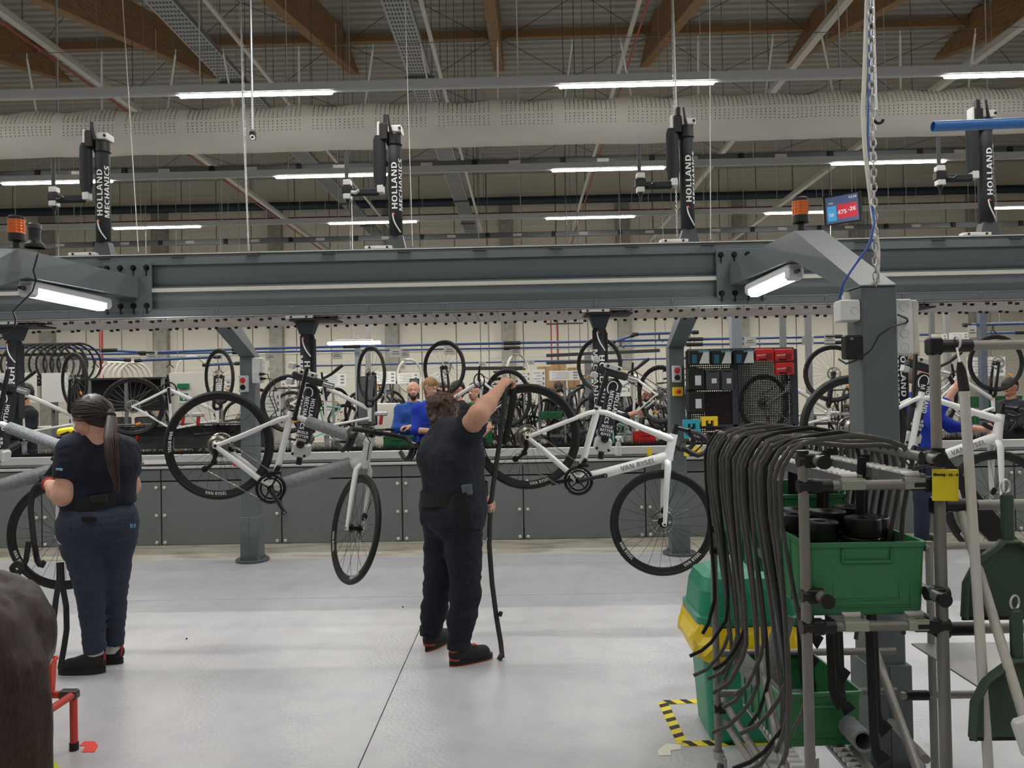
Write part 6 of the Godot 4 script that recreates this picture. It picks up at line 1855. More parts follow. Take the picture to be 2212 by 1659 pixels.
		pw("hair", sdf(hb, 0.009, 0.02, -1e9, 0.008, Vector3(45, 5, 45), 2), hair_mat("h%d" % hair[0], hair[0], hair[1], hair[2]), t)
	return t

func bystanders() -> void:
	var down := [Vector3(0.25, 1.12, 0.02), Vector3(0.22, 0.98, 0.22)]
	var work := [Vector3(0.25, 1.13, 0.06), Vector3(0.1, 1.12, 0.28)]
	var fold := [Vector3(0.24, 1.12, 0.1), Vector3(-0.06, 1.15, 0.2)]
	var fair := [214, 168, 146]
	var g := "people behind the second line"
	var a := bystander("blonde woman with ponytail in bright blue vest looking down", P(932, 838, 9.5), deg_to_rad(35), C(28, 62, 190), 1.0, C(24, 26, 36), fair, [196, 156, 104, "tail"], [work, work], g, 0.2, 0.016)
	a = bystander("bald bearded man in blue fleece with folded arms", P(893, 843, 10.4), deg_to_rad(8), C(38, 84, 168), 1.55, C(26, 28, 38), fair, [52, 44, 40, "ring"], [fold, fold], g, 0.0, 0.016)
	var hx := Transform3D(Basis(Vector3.UP, deg_to_rad(8)), P(893, 843, 10.4))
	pw("beard", sdf([limb(hx * Vector3(-0.045, -0.05, 0.035), hx * Vector3(0, -0.095, 0.06), 0.03, 0.036), limb(hx * Vector3(0.045, -0.05, 0.035), hx * Vector3(0, -0.095, 0.06), 0.03, 0.036)], 0.008, 0.02), hair_mat("beard", 60, 48, 42), a)
	bystander("man with red sleeved top partly hidden behind the blonde woman", P(955, 846, 10.6), deg_to_rad(40), C(150, 42, 46), 1.9, C(28, 30, 40), fair, [70, 52, 40, "short"], [down, down], g)
	bystander("dark haired bearded man in black shirt seen through a wheel", P(988, 842, 10.8), deg_to_rad(-60), C(24, 25, 30), 0.7, C(28, 30, 40), fair, [34, 30, 30, "short"], [work, work], g, 0.3)
	bystander("dark haired man in green shirt beside the one in black", P(1024, 846, 10.9), deg_to_rad(-30), C(52, 120, 72), 0.7, C(30, 32, 42), fair, [36, 32, 30, "short"], [down, down], g)
	var gm := bystander("man with glasses in navy jacket reaching to a bicycle fork", P(1296, 808, 9.45), deg_to_rad(72), C(30, 34, 48), 1.75, C(38, 50, 76), fair, [50, 42, 38, "short"], [[Vector3(0.24, 1.14, 0.2), Vector3(0.16, 1.36, 0.44)], [Vector3(0.26, 1.12, 0.16), Vector3(0.2, 1.2, 0.42)]], g, 0.25, 0.016)
	hx = Transform3D(Basis(Vector3.UP, deg_to_rad(72)) * Basis(Vector3.RIGHT, 0.25), P(1296, 808, 9.45))
	pw("glasses", MB.new().torus(hx * Vector3(0.032, 0.004, 0.1), hx.basis.z, 0.02, 0.003, 16, 5).torus(hx * Vector3(-0.032, 0.004, 0.1), hx.basis.z, 0.02, 0.003, 16, 5).cyl(hx * Vector3(0.05, 0.008, 0.096), hx * Vector3(0.078, 0.01, 0.0), 0.003, -1, 5).cyl(hx * Vector3(-0.05, 0.008, 0.096), hx * Vector3(-0.078, 0.01, 0.0), 0.003, -1, 5), m(40, 24, 24, 0.4), gm)
	bystander("short haired man in dark shirt behind a hanging arm", P(52, 850, 9.6), deg_to_rad(-40), C(30, 33, 44), 0.7, C(36, 42, 60), [186, 138, 112], [44, 38, 36, "short"], [work, work], g, 0.2)
	var rb := bystander("grey haired man in blue and red jacket working behind a white frame", P(1984, 812, 7.6), deg_to_rad(60), C(26, 54, 170), 1.7, C(34, 42, 66), fair, [150, 146, 142, "short"], [[Vector3(0.26, 1.14, 0.25), Vector3(0.1, 1.12, 0.52)], [Vector3(0.26, 1.2, 0.12), Vector3(0.2, 1.5, 0.3)]], g, 0.2, 0.016)
	hx = Transform3D(Basis(Vector3.UP, deg_to_rad(60)), P(1984, 812, 7.6))
	pw("red_panel", sdf([limb(hx * Vector3(0.06, -0.28, -0.06), hx * Vector3(0.06, -0.55, -0.06), 0.09, 0.1)], 0.018, 0.03), cloth("redpanel", C(168, 40, 44)), rb)
	bystander("man in dark jumper bending beyond the green crates", P(2182, 838, 10.0), deg_to_rad(-70), C(30, 34, 46), 1.8, C(32, 36, 50), [186, 140, 116], [30, 27, 26, "short"], [work, work], g, 0.5)
	bystander("person seen from behind far off among bicycles", P(1207, 838, 14.5), deg_to_rad(175), C(28, 30, 36), 0.8, C(40, 42, 52), fair, [70, 52, 42, "short"], [work, work], g)
	# an onlooker right before the lens, shorter than the camera
	var on := P(-62, 1478, 0.95)
	bystander("long brown haired onlooker in a yellow safety vest close to the camera", on, deg_to_rad(172), C(206, 222, 40), 0.3, C(44, 48, 60), fair, [64, 43, 34, "long"], [down, down], "", 0.0, 0.014)
# ---------------------------------------------------------------- things close to the camera
func G(px: float, py: float, h := 0.0) -> Vector3:
	# the point at height h above the floor that shows at (px, py)
	var r := cam_basis * Vector3((px - 1106.0) / FPX, -(py - 829.5) / FPX, -1)
	return eye + r * ((h - eye.y) / r.y)

func smooth(pts: Array, n := 24) -> Array:
	var cv := Curve3D.new()
	for p in pts: cv.add_point(p)
	for i in pts.size():
		var a: Vector3 = pts[maxi(i - 1, 0)]
		var b: Vector3 = pts[mini(i + 1, pts.size() - 1)]
		cv.set_point_in(i, (a - b) / 6.0); cv.set_point_out(i, (b - a) / 6.0)
	var o := []
	for i in n + 1: o.append(cv.sample_baked(cv.get_baked_length() * i / n))
	return o

# rounded rectangles stacked up: rings of [height, half width, half depth, corner radius]
func loft(rings: Array, jit := 0.0, cap := true) -> MB:
	var mb := MB.new()
	var rs := []
	for r in rings:
		var a := []
		for c in 4:
			var cx: float = (r[1] - r[3]) * (1 if c in [0, 3] else -1)
			var cz: float = (r[2] - r[3]) * (1 if c in [0, 1] else -1)
			for i in 5:
				var t := PI / 2 * (c + i / 4.0)
				var d := Vector3(cos(t), 0, sin(t))
				a.append([Vector3(cx, r[0], cz) + d * r[3] + (Vector3(rng.randf_range(-1, 1), rng.randf_range(-1, 1), rng.randf_range(-1, 1)) * jit), d])
		rs.append(a)
	for i in rs.size() - 1:
		for j in 20:
			var k := (j + 1) % 20
			var p: Array = [rs[i][j], rs[i][k], rs[i + 1][k], rs[i + 1][j]]
			if jit > 0.0:
				var fnm: Vector3 = (p[1][0] - p[0][0]).cross(p[3][0] - p[0][0]).normalized()
				if fnm.dot(p[0][1]) < 0: fnm = -fnm
				mb.quad(p[0][0], p[1][0], p[2][0], p[3][0], fnm)
			else:
				var e: Vector3 = p[3][0] - p[0][0]
				var up := Vector3.ZERO
				var ny: float = -(Vector3(e.x, 0, e.z).dot(p[0][1]))
				up = (p[0][1] * maxf(absf(e.y), 1e-4) * (1.0 if e.y >= 0 else -1.0) + Vector3(0, ny, 0)).normalized()
				var up2: Vector3 = (p[1][1] * maxf(absf(e.y), 1e-4) * (1.0 if e.y >= 0 else -1.0) + Vector3(0, ny, 0)).normalized()
				mb.q4(p[0][0], p[1][0], p[2][0], p[3][0], up, up2, up2, up)
	if cap:
		for e in [[rs[0], Vector3.DOWN], [rs[-1], Vector3.UP]]:
			var c := Vector3.ZERO
			for q in e[0]: c += q[0] / 20.0
			for j in 20: mb.t3(c, e[0][j][0], e[0][(j + 1) % 20][0], e[1], e[1], e[1])
	return mb

func crate(label: String, at: Vector3, w: float, d: float, h: float, mat: Material, turn := Basis.IDENTITY, group := "", called := "crate") -> Node3D:
	var t := thing(called, label, "crate", at, group, turn)
	var rings := [[0.0, w * 0.46, d * 0.46, 0.012], [0.005, w * 0.465, d * 0.465, 0.014], [h - 0.012, w * 0.485, d * 0.485, 0.014], [h - 0.012, w * 0.5, d * 0.5, 0.016], [h, w * 0.5, d * 0.5, 0.016], [h, w * 0.472, d * 0.472, 0.012], [0.008, w * 0.45, d * 0.45, 0.01]]
	pl("box", loft(rings), mat, t)
	pl("box_floor", MB.new().box(Vector3(0, 0.005, 0), Vector3(w * 0.9, 0.006, d * 0.9)), mat, t)
	var sl := 0.02 * w / h
	var zf := d * 0.476
	# grip panel and raised frames on the front
	pl("grip", MB.new().rbox(Vector3(0, h * 0.74, zf + 0.004), Vector3(w * 0.42, 0.01, 0.014), 0.003).rbox(Vector3(-w * 0.2, h * 0.82, zf + 0.004), Vector3(0.008, h * 0.2, 0.014), 0.003).rbox(Vector3(w * 0.2, h * 0.82, zf + 0.004), Vector3(0.008, h * 0.2, 0.014), 0.003), mat, t)
	var fr := MB.new()
	for s in [[0.36, 0.17], [0.27, 0.1]]:
		for q in [[0, s[1], s[0] * 2, 0], [0, -s[1], s[0] * 2, 0], [s[0], 0, 0, s[1] * 2], [-s[0], 0, 0, s[1] * 2]]:
			fr.box(Vector3(q[0] * w, h * 0.36 + q[1] * h * 1.4, zf - 0.003), Vector3(maxf(q[2] * w, 0.003), maxf(q[3] * h * 1.4, 0.003), 0.006))
	pl("raised_frame", fr, mat, t)
	for s in [-1, 1]:
		for k in 5:
			pl("side_rib", MB.new().box(Vector3(s * w * 0.478, h * 0.5, (k - 2) * d * 0.17), Vector3(0.008, h * 0.9, 0.006)), mat, t)
	return t

func pipe_rack() -> void:
	var pipe := m(128, 125, 120, 0.42, 0.25)
	var jt := m(24, 24, 25, 0.45)
	var xl := 0.752
	var xr := 1.118
	var zf := 2.1
	var zb := 3.12
	var R := 0.0140
	var t := thing("pipe_rack", "grey pipe rack on castors draped with rubber strips", "rack", Vector3((xl + xr) / 2, 0, -(zf + zb) / 2))
	var v := func(x: float, y: float, z: float) -> Vector3: return Vector3(x, y, -z)
	var seg := func(a: Vector3, b: Vector3, called := "pipe") -> void: pw(called, MB.new().cyl(a, b, R, -1, 16), pipe, t)
	var joint := func(p: Vector3, d: Vector3, l := 0.07) -> void: pw("joint", MB.new().cyl(p - d * l * 0.5, p + d * l * 0.5, R * 1.32, -1, 14).rbox(p, Vector3(0.04, 0.04, 0.04), 0.008), jt, t)
	for x in [xl, xr]:
		for z in [zf, zb]:
			seg.call(v.call(x, 0.13, z), v.call(x, 1.405, z), "post")
			pw("end_cap", MB.new().cyl(v.call(x, 1.39, z), v.call(x, 1.412, z), R * 1.2, -1, 14), jt, t)
		# rails along the depth: two high, one low, their capped ends stick out in front
		for e in [[1.385, 0.06], [1.02, 0.06], [0.3, 0.0]]:
			var o: float = 0.032 if x == xl else -0.03
			seg.call(v.call(x + o, e[0], zf - e[1]), v.call(x + o, e[0] + 0.02, zb + 0.03))
			for z in [zf, zb]: joint.call(v.call(x + o * 0.5, e[0], z), Vector3.RIGHT, 0.06)
			if e[1] > 0.0: pw("end_cap", MB.new().cyl(v.call(x + o, e[0], zf - e[1]), v.call(x + o, e[0], zf - e[1] - 0.012), R * 1.35, -1, 16), jt, t)
	for y in [1.315, 0.935]:
		for z in [zf, zb]:
			seg.call(v.call(xl, y, z), v.call(xr, y, z))
			for x in [xl, xr]: joint.call(v.call(x + (0.03 if x == xl else -0.03), y, z), Vector3.RIGHT, 0.09)
		for k in 2:
			pw("roller_bracket", MB.new().rbox(v.call(xl + 0.13 + 0.17 * k, y + 0.002, zf - 0.013), Vector3(0.065, 0.026, 0.008), 0.002).box(v.call(xl + 0.13 + 0.17 * k, y + 0.016, zf), Vector3(0.065, 0.004, 0.03)), m(170, 174, 158, 0.35, 0.5), t)
			var rk := MB.new()
			rk.box(v.call(xl + 0.13 + 0.17 * k - 0.028, y + 0.012, (zf + zb) / 2), Vector3(0.004, 0.03, zb - zf))
			rk.box(v.call(xl + 0.13 + 0.17 * k + 0.028, y + 0.012, (zf + zb) / 2), Vector3(0.004, 0.03, zb - zf))
			var tk := pw("roller_track", rk, m(150, 152, 152, 0.35, 0.6), t)
			for j in 26:
				pw("roller", MB.new().cyl(v.call(xl + 0.105 + 0.17 * k, y + 0.022, zf + 0.03 + j * 0.0385), v.call(xl + 0.155 + 0.17 * k, y + 0.022, zf + 0.03 + j * 0.0385), 0.011, -1, 8), m(218, 218, 214, 0.4), tk)
	for k in 2:
		var tk := pw("roller_track", MB.new().box(v.call(xl + 0.14 + 0.19 * k, 0.305, 2.62), Vector3(0.06, 0.012, 1.05)), m(150, 152, 152, 0.35, 0.6), t)
		for j in 30:
			pw("roller", MB.new().cyl(v.call(xl + 0.115 + 0.19 * k, 0.316, 2.1 + j * 0.036), v.call(xl + 0.165 + 0.19 * k, 0.316, 2.1 + j * 0.036), 0.011, -1, 8), m(218, 218, 214, 0.4), tk)
	# slanting braces
	for e in [[P(1640, 1400, 2.75), P(1700, 1690, 2.2)], [P(1568, 1560, 3.1), P(1650, 1690, 2.5)], [P(1878, 1372, 2.9), P(1992, 1690, 2.25)], [P(1846, 1620, 2.7), P(1900, 1690, 2.4)], [P(1925, 1560, 3.0), P(2000, 1640, 2.5)]]:
		seg.call(e[0], e[1], "brace")
	for y in [0.52, 0.36]:
		seg.call(v.call(xl, y, zb), v.call(xr + 0.35, y, zb))
	# castors
	for x in [xl, xr]:
		for z in [zf, zb]:
			var c := v.call(x, 0, z) as Vector3
			var w := pw("castor", MB.new().torus(c + Vector3(0.012, 0.05, 0), Vector3(1, 0, 0.5), 0.036, 0.014, 22, 8), m(62, 63, 66, 0.6), t)
			pw("castor_fork", MB.new().cyl(c + Vector3(0, 0.1, 0), c + Vector3(0, 0.13, 0), 0.022, -1, 14).rbox(c + Vector3(0.012, 0.085, 0), Vector3(0.035, 0.05, 0.05), 0.008).cyl(c + Vector3(0.0, 0.05, -0.01), c + Vector3(0.03, 0.05, 0.01), 0.012, -1, 10), m(178, 178, 176, 0.3, 0.7), w)
	# rubber strips hung over the rails
	rng.seed = 31
	var rub := textured("wet_rubber", C(84, 81, 78), 0.2, 0.0, null, noise_tex(0.18, 128, [], true, 4.0, FastNoiseLite.TYPE_SIMPLEX, 111, 2), Vector3(14, 14, 14), false, 0.5)
	for i in 20:
		var u := i / 19.0
		var z := lerpf(3.1, 2.2, u)
		var y1 := 1.412 + rng.randf_range(0, 0.012)
		var end := rng.randf_range(0.36, 0.62)
		var sw := rng.randf_range(-0.02, 0.035)
		var curl := rng.randf_range(0.03, 0.16)
		var p := [v.call(xr - 0.05 + rng.randf_range(-0.05, 0.03), 1.0 - rng.randf_range(0, 0.25), z + 0.05), v.call(xr - 0.04, 1.2, z + 0.03), v.call(xr - 0.02, 1.37, z), v.call(xr - 0.05, y1, z), v.call((xl + xr) / 2, y1 + 0.012 + 0.02 * sin(i * 1.7), z - 0.02), v.call(xl + 0.07, y1 + 0.01, z - 0.03 * sin(i * 0.9)), v.call(xl + 0.015, y1 - 0.005, z), v.call(xl - 0.03, 1.34, z), v.call(xl - 0.028, 1.2, z), v.call(xl - 0.005 + sw * 0.5, 0.95, z + 0.02 * sin(i)), v.call(xl + 0.01 + sw, end + 0.14, z), v.call(xl - curl * 0.5 + sw, end + 0.03, z), v.call(xl - curl + sw, end, z)]
		var tex := rub if i % 4 else m(30, 29, 30, 0.5)
		one("rubber_strip", MB.new().tube(smooth(p, 34), 0.0075, 8, 1.0, 0.5, Vector3.BACK), tex, "long dark rubber strip draped over the pipe rack's rails" if i % 4 else "matt black rubber strip among the shiny ones on the pipe rack", "rubber strip", "shiny rubber strips on the rack" if i % 4 else "matt rubber strips on the rack")
	for i in 8:
		var z := 2.95 - 0.09 * i
		var x := xr - 0.06 - 0.05 * (i % 3)
		var p := [v.call(x, 1.37, z), v.call(x - 0.005, 1.1, z + 0.02), v.call(x + 0.01, 0.85, z), v.call(x + 0.015, 0.66 - 0.05 * (i % 4), z), v.call(x + 0.035, 0.6 - 0.05 * (i % 4), z), v.call(x + 0.05, 0.62 - 0.05 * (i % 4), z), v.call(x + 0.045, 0.645 - 0.05 * (i % 4), z), v.call(x + 0.03, 0.64 - 0.05 * (i % 4), z)]
		one("hanging_flap", MB.new().tube(smooth(p, 26), 0.014, 8, 1.0, 0.2, Vector3.BACK), m(28, 28, 30, 0.6), "flat black rubber flap with curled end hanging inside the pipe rack", "rubber flap", "curled rubber flaps inside the rack")
	# crates and what they hold
	var green := m(58, 126, 80, 0.42)
	crate("green plastic crate full of black tape rolls on the pipe rack shelf", v.call(0.925, 0.957, 2.33), 0.33, 0.44, 0.2, green)
	crate("green plastic crate behind the one with tape rolls on the pipe rack", v.call(0.925, 0.962, 2.83), 0.33, 0.44, 0.26, green)
	crate("low green plastic crate holding grey foam tubes at the rack's bottom", v.call(1.0, 0.33, 2.92), 0.3, 0.44, 0.19, green, Basis(Vector3.UP, 0.06))
	var rolls := [[0.86, 2.26, 0.05], [0.97, 2.24, 0.05], [0.83, 2.4, 0.05], [0.93, 2.38, 0.052], [1.03, 2.33, 0.055], [1.02, 2.46, 0.05], [0.88, 2.5, 0.05]]
	for i in rolls.size():
		var e: Array = rolls[i]
		var y := 0.975
		var rt := thing("tape_roll", "roll of black tape stacked in the green crate on the rack", "tape roll", v.call(e[0], y, e[1]), "tape rolls in the green crate")
		for k in 4:
			pl("coil", MB.new().lathe([Vector2(0.02, 0.0), Vector2(e[2] - 0.003, 0.0), Vector2(e[2], 0.003), Vector2(e[2], 0.05), Vector2(e[2] - 0.003, 0.053), Vector2(0.022, 0.053), Vector2(0.02, 0.05), Vector2(0.02, 0.0)], Transform3D(Basis.IDENTITY, Vector3(0.004 * ((k + i) % 3 - 1), 0.055 * k + (0.012 if i % 2 else 0.0), 0)), 22), m(24, 24, 25, 0.35), rt)
	# foam tubes
	var foam := textured("foam", C(150, 152, 154), 0.95, 0.0, null, null, Vector3(3, 3, 3))
	for e in [[P(1697, 1330, 3.02), P(1652, 1490, 2.98), "grey foam tube leaning in the low green crate"], [P(1600, 1425, 3.05), P(1690, 1520, 2.85), "grey foam tube lying across the low green crate"], [P(1800, 1535, 2.9), P(1866, 1602, 2.55), "grey foam half tube lying under the pipe rack"]]:
		var d: Vector3 = (e[1] - e[0]).normalized()
		one("foam_tube", MB.new().cyl(e[0], e[1], 0.036, -1, 20, false).cyl(e[0], e[1], 0.026, -1, 18, false).torus(e[1], d, 0.031, 0.005, 20, 6).torus(e[0], d, 0.031, 0.005, 20, 6), foam, e[2], "foam tube")
	# yellow rack label; the code printed on it is left out
	var lp := v.call(xr + 0.0, 1.315, zf - 0.03) as Vector3
	var lb := thing("rack_label", "yellow plastic rack label hung on the pipe rack corner", "label", lp)
	pl("card", MB.new().rbox(Vector3(0, 0.0, 0), Vector3(0.07, 0.085, 0.004), 0.002, Basis(Vector3.BACK, -0.03)), m(236, 214, 40, 0.4), lb)
	pl("lettering", MB.new().text("Montaj – LS – 8", 0.0068, Transform3D(Basis(Vector3.BACK, -0.03), Vector3(0, 0.028, 0.003))), m(30, 30, 28, 0.6), lb)

func floor_things() -> void:
	# green bin with a yellow bag
	var bc := G(1600, 1560)
	bc = Vector3(0.985, 0, -3.62)
	var gm := m(30, 138, 104, 0.4)
	var t := thing("waste_bin", "tall green plastic bin with domed lid and yellow bag", "bin", bc)
	pl("body", loft([[0, 0.17, 0.15, 0.06], [0.02, 0.18, 0.16, 0.06], [0.55, 0.215, 0.19, 0.07]]), gm, t)
	pl("lid", loft([[0.535, 0.232, 0.205, 0.07], [0.57, 0.236, 0.209, 0.07], [0.575, 0.222, 0.195, 0.07], [0.68, 0.21, 0.183, 0.07], [0.735, 0.19, 0.163, 0.07], [0.757, 0.15, 0.125, 0.07], [0.762, 0.1, 0.08, 0.06]]), gm, t)
	rng.seed = 3
	pl("bag", loft([[0.54, 0.225, 0.2, 0.07], [0.5, 0.24, 0.212, 0.07], [0.46, 0.262, 0.23, 0.08], [0.425, 0.25, 0.22, 0.07], [0.40, 0.235, 0.208, 0.07], [0.385, 0.22, 0.195, 0.07]], 0.016, false), m(238, 206, 30, 0.35), t)
	# hazard tape square
	var ht := thing("hazard_tape", "black and yellow hazard tape stuck round the green bin's place", "tape", Vector3(G(1478, 1607).x, 0, G(1478, 1607).z))
	var A := G(1432, 1518); var B := G(1530, 1514); var Cc := G(1474, 1607); var D := G(1660, 1604)
	for e in [[A, B], [A, Cc], [Cc, D]]:
		var d: Vector3 = e[1] - e[0]
		var l := d.length()
		var f := Basis(d / l, Vector3.UP, (d / l).cross(Vector3.UP))
		pw("yellow_strip", MB.new().box((e[0] + e[1]) / 2 + Vector3(0, 0.001, 0), Vector3(l, 0.002, 0.05), f), m(238, 216, 40, 0.5), ht)
		var x := 0.035
		while x < l - 0.03:
			pw("black_stripe", MB.new().prism([Vector2(-0.03, -0.025), Vector2(0.005, -0.025), Vector2(0.03, 0.025), Vector2(-0.005, 0.025)], 0.001, Transform3D(Basis(d / l, (d / l).cross(Vector3.UP), -Vector3.UP), e[0] + d / l * x + Vector3(0, 0.0025, 0))), m(30, 29, 28, 0.6), ht)
			x += 0.085
	var flat := func(pts: Array, col: Material, label: String) -> void:
		var poly := []
		for p in pts:
			var g := G(p[0], p[1])
			poly.append(Vector2(g.x, g.z))
		one("floor_mark", MB.new().prism(poly, 0.002, Transform3D(Basis(Vector3.RIGHT, Vector3.BACK, Vector3.DOWN), Vector3(0, 0.0012, 0))), col, label, "floor mark")
	flat.call([[1440, 1607], [1471, 1609], [1471, 1619], [1448, 1622], [1450, 1632], [1424, 1633], [1421, 1621]], m(236, 236, 222, 0.5), "white corner mark stuck to the floor outside the hazard tape")
	flat.call([[170, 1612], [182, 1602], [205, 1602], [212, 1612], [205, 1625], [176, 1626], [185, 1612]], m(228, 68, 60, 0.5), "red arrow shaped mark stuck to the floor by the red leg")
	# red pipe stand with a red crate at the left edge
	var rf := G(160, 1620)
	var red := m(190, 60, 46, 0.45)
	var jt := m(70, 66, 66, 0.35, 0.3)
	var z := -rf.z
	var rt := thing("pipe_stand", "red pipe stand with dark corner joints at the floor arrow", "stand", Vector3(rf.x, 0, rf.z))
	var top := P(152, 1500, z)
	for dx in [0.0, -0.36]:
		for dz in [0.0, 0.36]:
			pw("leg", MB.new().cyl(Vector3(rf.x + dx, 0.03, rf.z + dz), Vector3(rf.x + dx, top.y, rf.z + dz), 0.0165, -1, 14), red, rt)
			pw("rubber_foot", MB.new().cyl(Vector3(rf.x + dx, 0, rf.z + dz), Vector3(rf.x + dx, 0.035, rf.z + dz), 0.02, -1, 14), m(30, 28, 28, 0.7), rt)
			pw("joint", MB.new().rbox(Vector3(rf.x + dx - 0.02, top.y, rf.z + dz), Vector3(0.085, 0.045, 0.045), 0.01), jt, rt)
	for dz in [0.0, 0.36]:
		pw("crossbar", MB.new().cyl(Vector3(rf.x, top.y, rf.z + dz), Vector3(rf.x - 0.36, top.y, rf.z + dz), 0.0165, -1, 14), red, rt)
	for dx in [0.0, -0.36]:
		pw("crossbar", MB.new().cyl(Vector3(rf.x + dx, top.y, rf.z), Vector3(rf.x + dx, top.y, rf.z + 0.36), 0.0165, -1, 14), red, rt)
	crate("red plastic crate on the red pipe stand", Vector3(rf.x - 0.205, top.y + 0.0235, rf.z + 0.18), 0.28, 0.38, 0.15, m(206, 62, 44, 0.42))
	# litter on the floor
	for e in [[403, 1381, "tiny black scrap on the floor beside blue jeans"], [870, 1312, "tiny black scrap on the floor by the long joint"]]:
		var g := G(e[0], e[1])
		one("scrap", MB.new().rbox(g + Vector3(0, 0.004, 0), Vector3(0.012, 0.008, 0.008), 0.002), m(24, 24, 24, 0.7), e[2], "scrap")

func cleaning_stand() -> void:
	# tall pipe frame with broom handles and dustpans at the photograph's edge
	var pipe := m(150, 147, 140, 0.4, 0.25)
	var jt := m(24, 24, 25, 0.45)
	var z := 2.14
	var x0 := P(2018, 760, z).x
	var top := P(2018, 748, z).y
	var t := thing("cleaning_stand", "tall pipe frame with cross rails carrying dustpans and brooms", "stand", Vector3(x0 + 0.5, 0, -z))
	var R := 0.014
	pw("post", MB.new().cyl(Vector3(x0, 0.08, -z), Vector3(x0, top, -z), R, -1, 16), pipe, t)
	pw("post", MB.new().cyl(Vector3(x0 + 0.9, 0.08, -z), Vector3(x0 + 0.9, top, -z), R, -1, 16), pipe, t)
	for e in [[top, "top"], [P(2150, 1090, z).y, ""], [P(2150, 1357, z).y, ""]]:
		pw("rail", MB.new().cyl(Vector3(x0, e[0], -z), Vector3(x0 + 0.9, e[0], -z), R, -1, 16), pipe, t)
		pw("joint", MB.new().cyl(Vector3(x0 + 0.01, e[0], -z), Vector3(x0 + 0.1, e[0], -z), R * 1.3, -1, 14).rbox(Vector3(x0, e[0], -z), Vector3(0.04, 0.05, 0.04), 0.008), jt, t)
	for y in [P(2120, 1178, 2.9).y, P(2120, 1500, 2.9).y]:
		pw("rail", MB.new().cyl(Vector3(1.38, y, -2.9), Vector3(2.2, y, -2.9), R, -1, 16), pipe, t)
		pw("joint", MB.new().cyl(Vector3(1.4, y, -2.9), Vector3(1.48, y, -2.9), R * 1.3, -1, 14), jt, t)
	for x in [1.5, 2.1]:
		pw("post", MB.new().cyl(Vector3(x, 0.1, -2.9), Vector3(x, 1.0, -2.9), R, -1, 16), pipe, t)
		pw("castor", MB.new().torus(Vector3(x, 0.05, -2.9), Vector3(1, 0, 0.4), 0.036, 0.014, 20, 8).cyl(Vector3(x, 0.05, -2.9), Vector3(x, 0.11, -2.9), 0.016, -1, 10), m(58, 60, 62, 0.5), t)
	pw("tray", MB.new().box(Vector3(1.85, P(2150, 1430, 2.7).y, -2.65), Vector3(0.85, 0.006, 0.5)), m(170, 170, 168, 0.3, 0.4), t)
	for x in [x0, x0 + 0.9]:
		pw("foot_bar", MB.new().cyl(Vector3(x, 0.06, -z + 0.25), Vector3(x, 0.06, -z - 0.25), R, -1, 14).cyl(Vector3(x, 0.0, -z + 0.24), Vector3(x, 0.06, -z + 0.24), 0.02, -1, 10).cyl(Vector3(x, 0.0, -z - 0.24), Vector3(x, 0.06, -z - 0.24), 0.02, -1, 10), pipe, t)
	# broom handles
	var h1 := thing("broom", "pale broom handle with black grip hung by a white tie", "broom", P(2130, 1690, 2.02))
	var a := P(2076, 770, 2.06); var b := P(2083, 845, 2.05)
	pw("grip", MB.new().tube([P(2073, 782, 2.06), P(2076, 800, 2.06), b], [0.006, 0.012, 0.0135], 14), m(28, 28, 30, 0.6), h1)
	pw("handle", MB.new().cyl(b, P(2137, 1690, 2.02), 0.0125, -1, 14), m(206, 204, 196, 0.45, 0.1), h1)
	pw("tie", MB.new().torus(P(2067, 740, 2.13), Vector3.RIGHT, 0.017, 0.003, 16, 6).cyl(P(2067, 752, 2.11), P(2073, 784, 2.06), 0.003, -1, 6), m(228, 228, 224, 0.5), h1)
	pw("brush_head", MB.new().rbox(P(2140, 1730, 2.0), Vector3(0.3, 0.04, 0.05), 0.01), m(60, 66, 70, 0.7), h1)
	var h2 := thing("squeegee", "pale slanting pole leaning across the dustpans", "pole", P(2225, 1600, 1.9))
	pw("handle", MB.new().cyl(P(2062, 1060, 2.16), P(2215, 1560, 1.95), 0.0125, -1, 14), m(200, 197, 188, 0.45, 0.1), h2)
	pw("holder", MB.new().rbox(P(2222, 1590, 1.93), Vector3(0.06, 0.1, 0.03), 0.01, Basis(Vector3.BACK, 0.3)), m(226, 226, 222, 0.5), h2)
	# dustpans: long grip, sloped scoop
	var dp := m(54, 76, 58, 0.55)
	for e in [[P(2180, 1330, 2.08), 1.0, "olive green dustpan hung from the middle rail"], [P(2200, 1590, 2.02), 1.0, "olive green dustpan hung from the lower rail"]]:
		var o: Vector3 = e[0]
		var d := thing("dustpan", e[2], "dustpan", o)
		var poly := [Vector2(-0.125, 0), Vector2(0.125, 0), Vector2(0.118, 0.09), Vector2(0.085, 0.15), Vector2(0.035, 0.185), Vector2(0.02, 0.2), Vector2(-0.02, 0.2), Vector2(-0.035, 0.185), Vector2(-0.085, 0.15), Vector2(-0.118, 0.09)]
		pl("pan", MB.new().prism(poly, 0.008, Transform3D.IDENTITY), dp, d)
		var rim := []
		for k in range(1, poly.size()): rim.append(Vector3(poly[k].x, poly[k].y, 0.012))
		rim.append(Vector3(-0.125, 0, 0.012))
		pl("rim", MB.new().tube(rim, 0.012, 8, 0.5, 1.6, Vector3.BACK), dp, d)
		pl("handle", MB.new().rbox(Vector3(0, 0.26, 0.004), Vector3(0.034, 0.14, 0.024), 0.01), dp, d)
		pl("hook", MB.new().torus(Vector3(0, 0.345, 0.0), Vector3(0.5, 0, 1), 0.018, 0.003, 16, 6), m(210, 210, 208, 0.3, 0.6), d)
		pl("lip", MB.new().box(Vector3(0, -0.004, 0.0), Vector3(0.25, 0.012, 0.006)), m(24, 26, 25, 0.7), d)
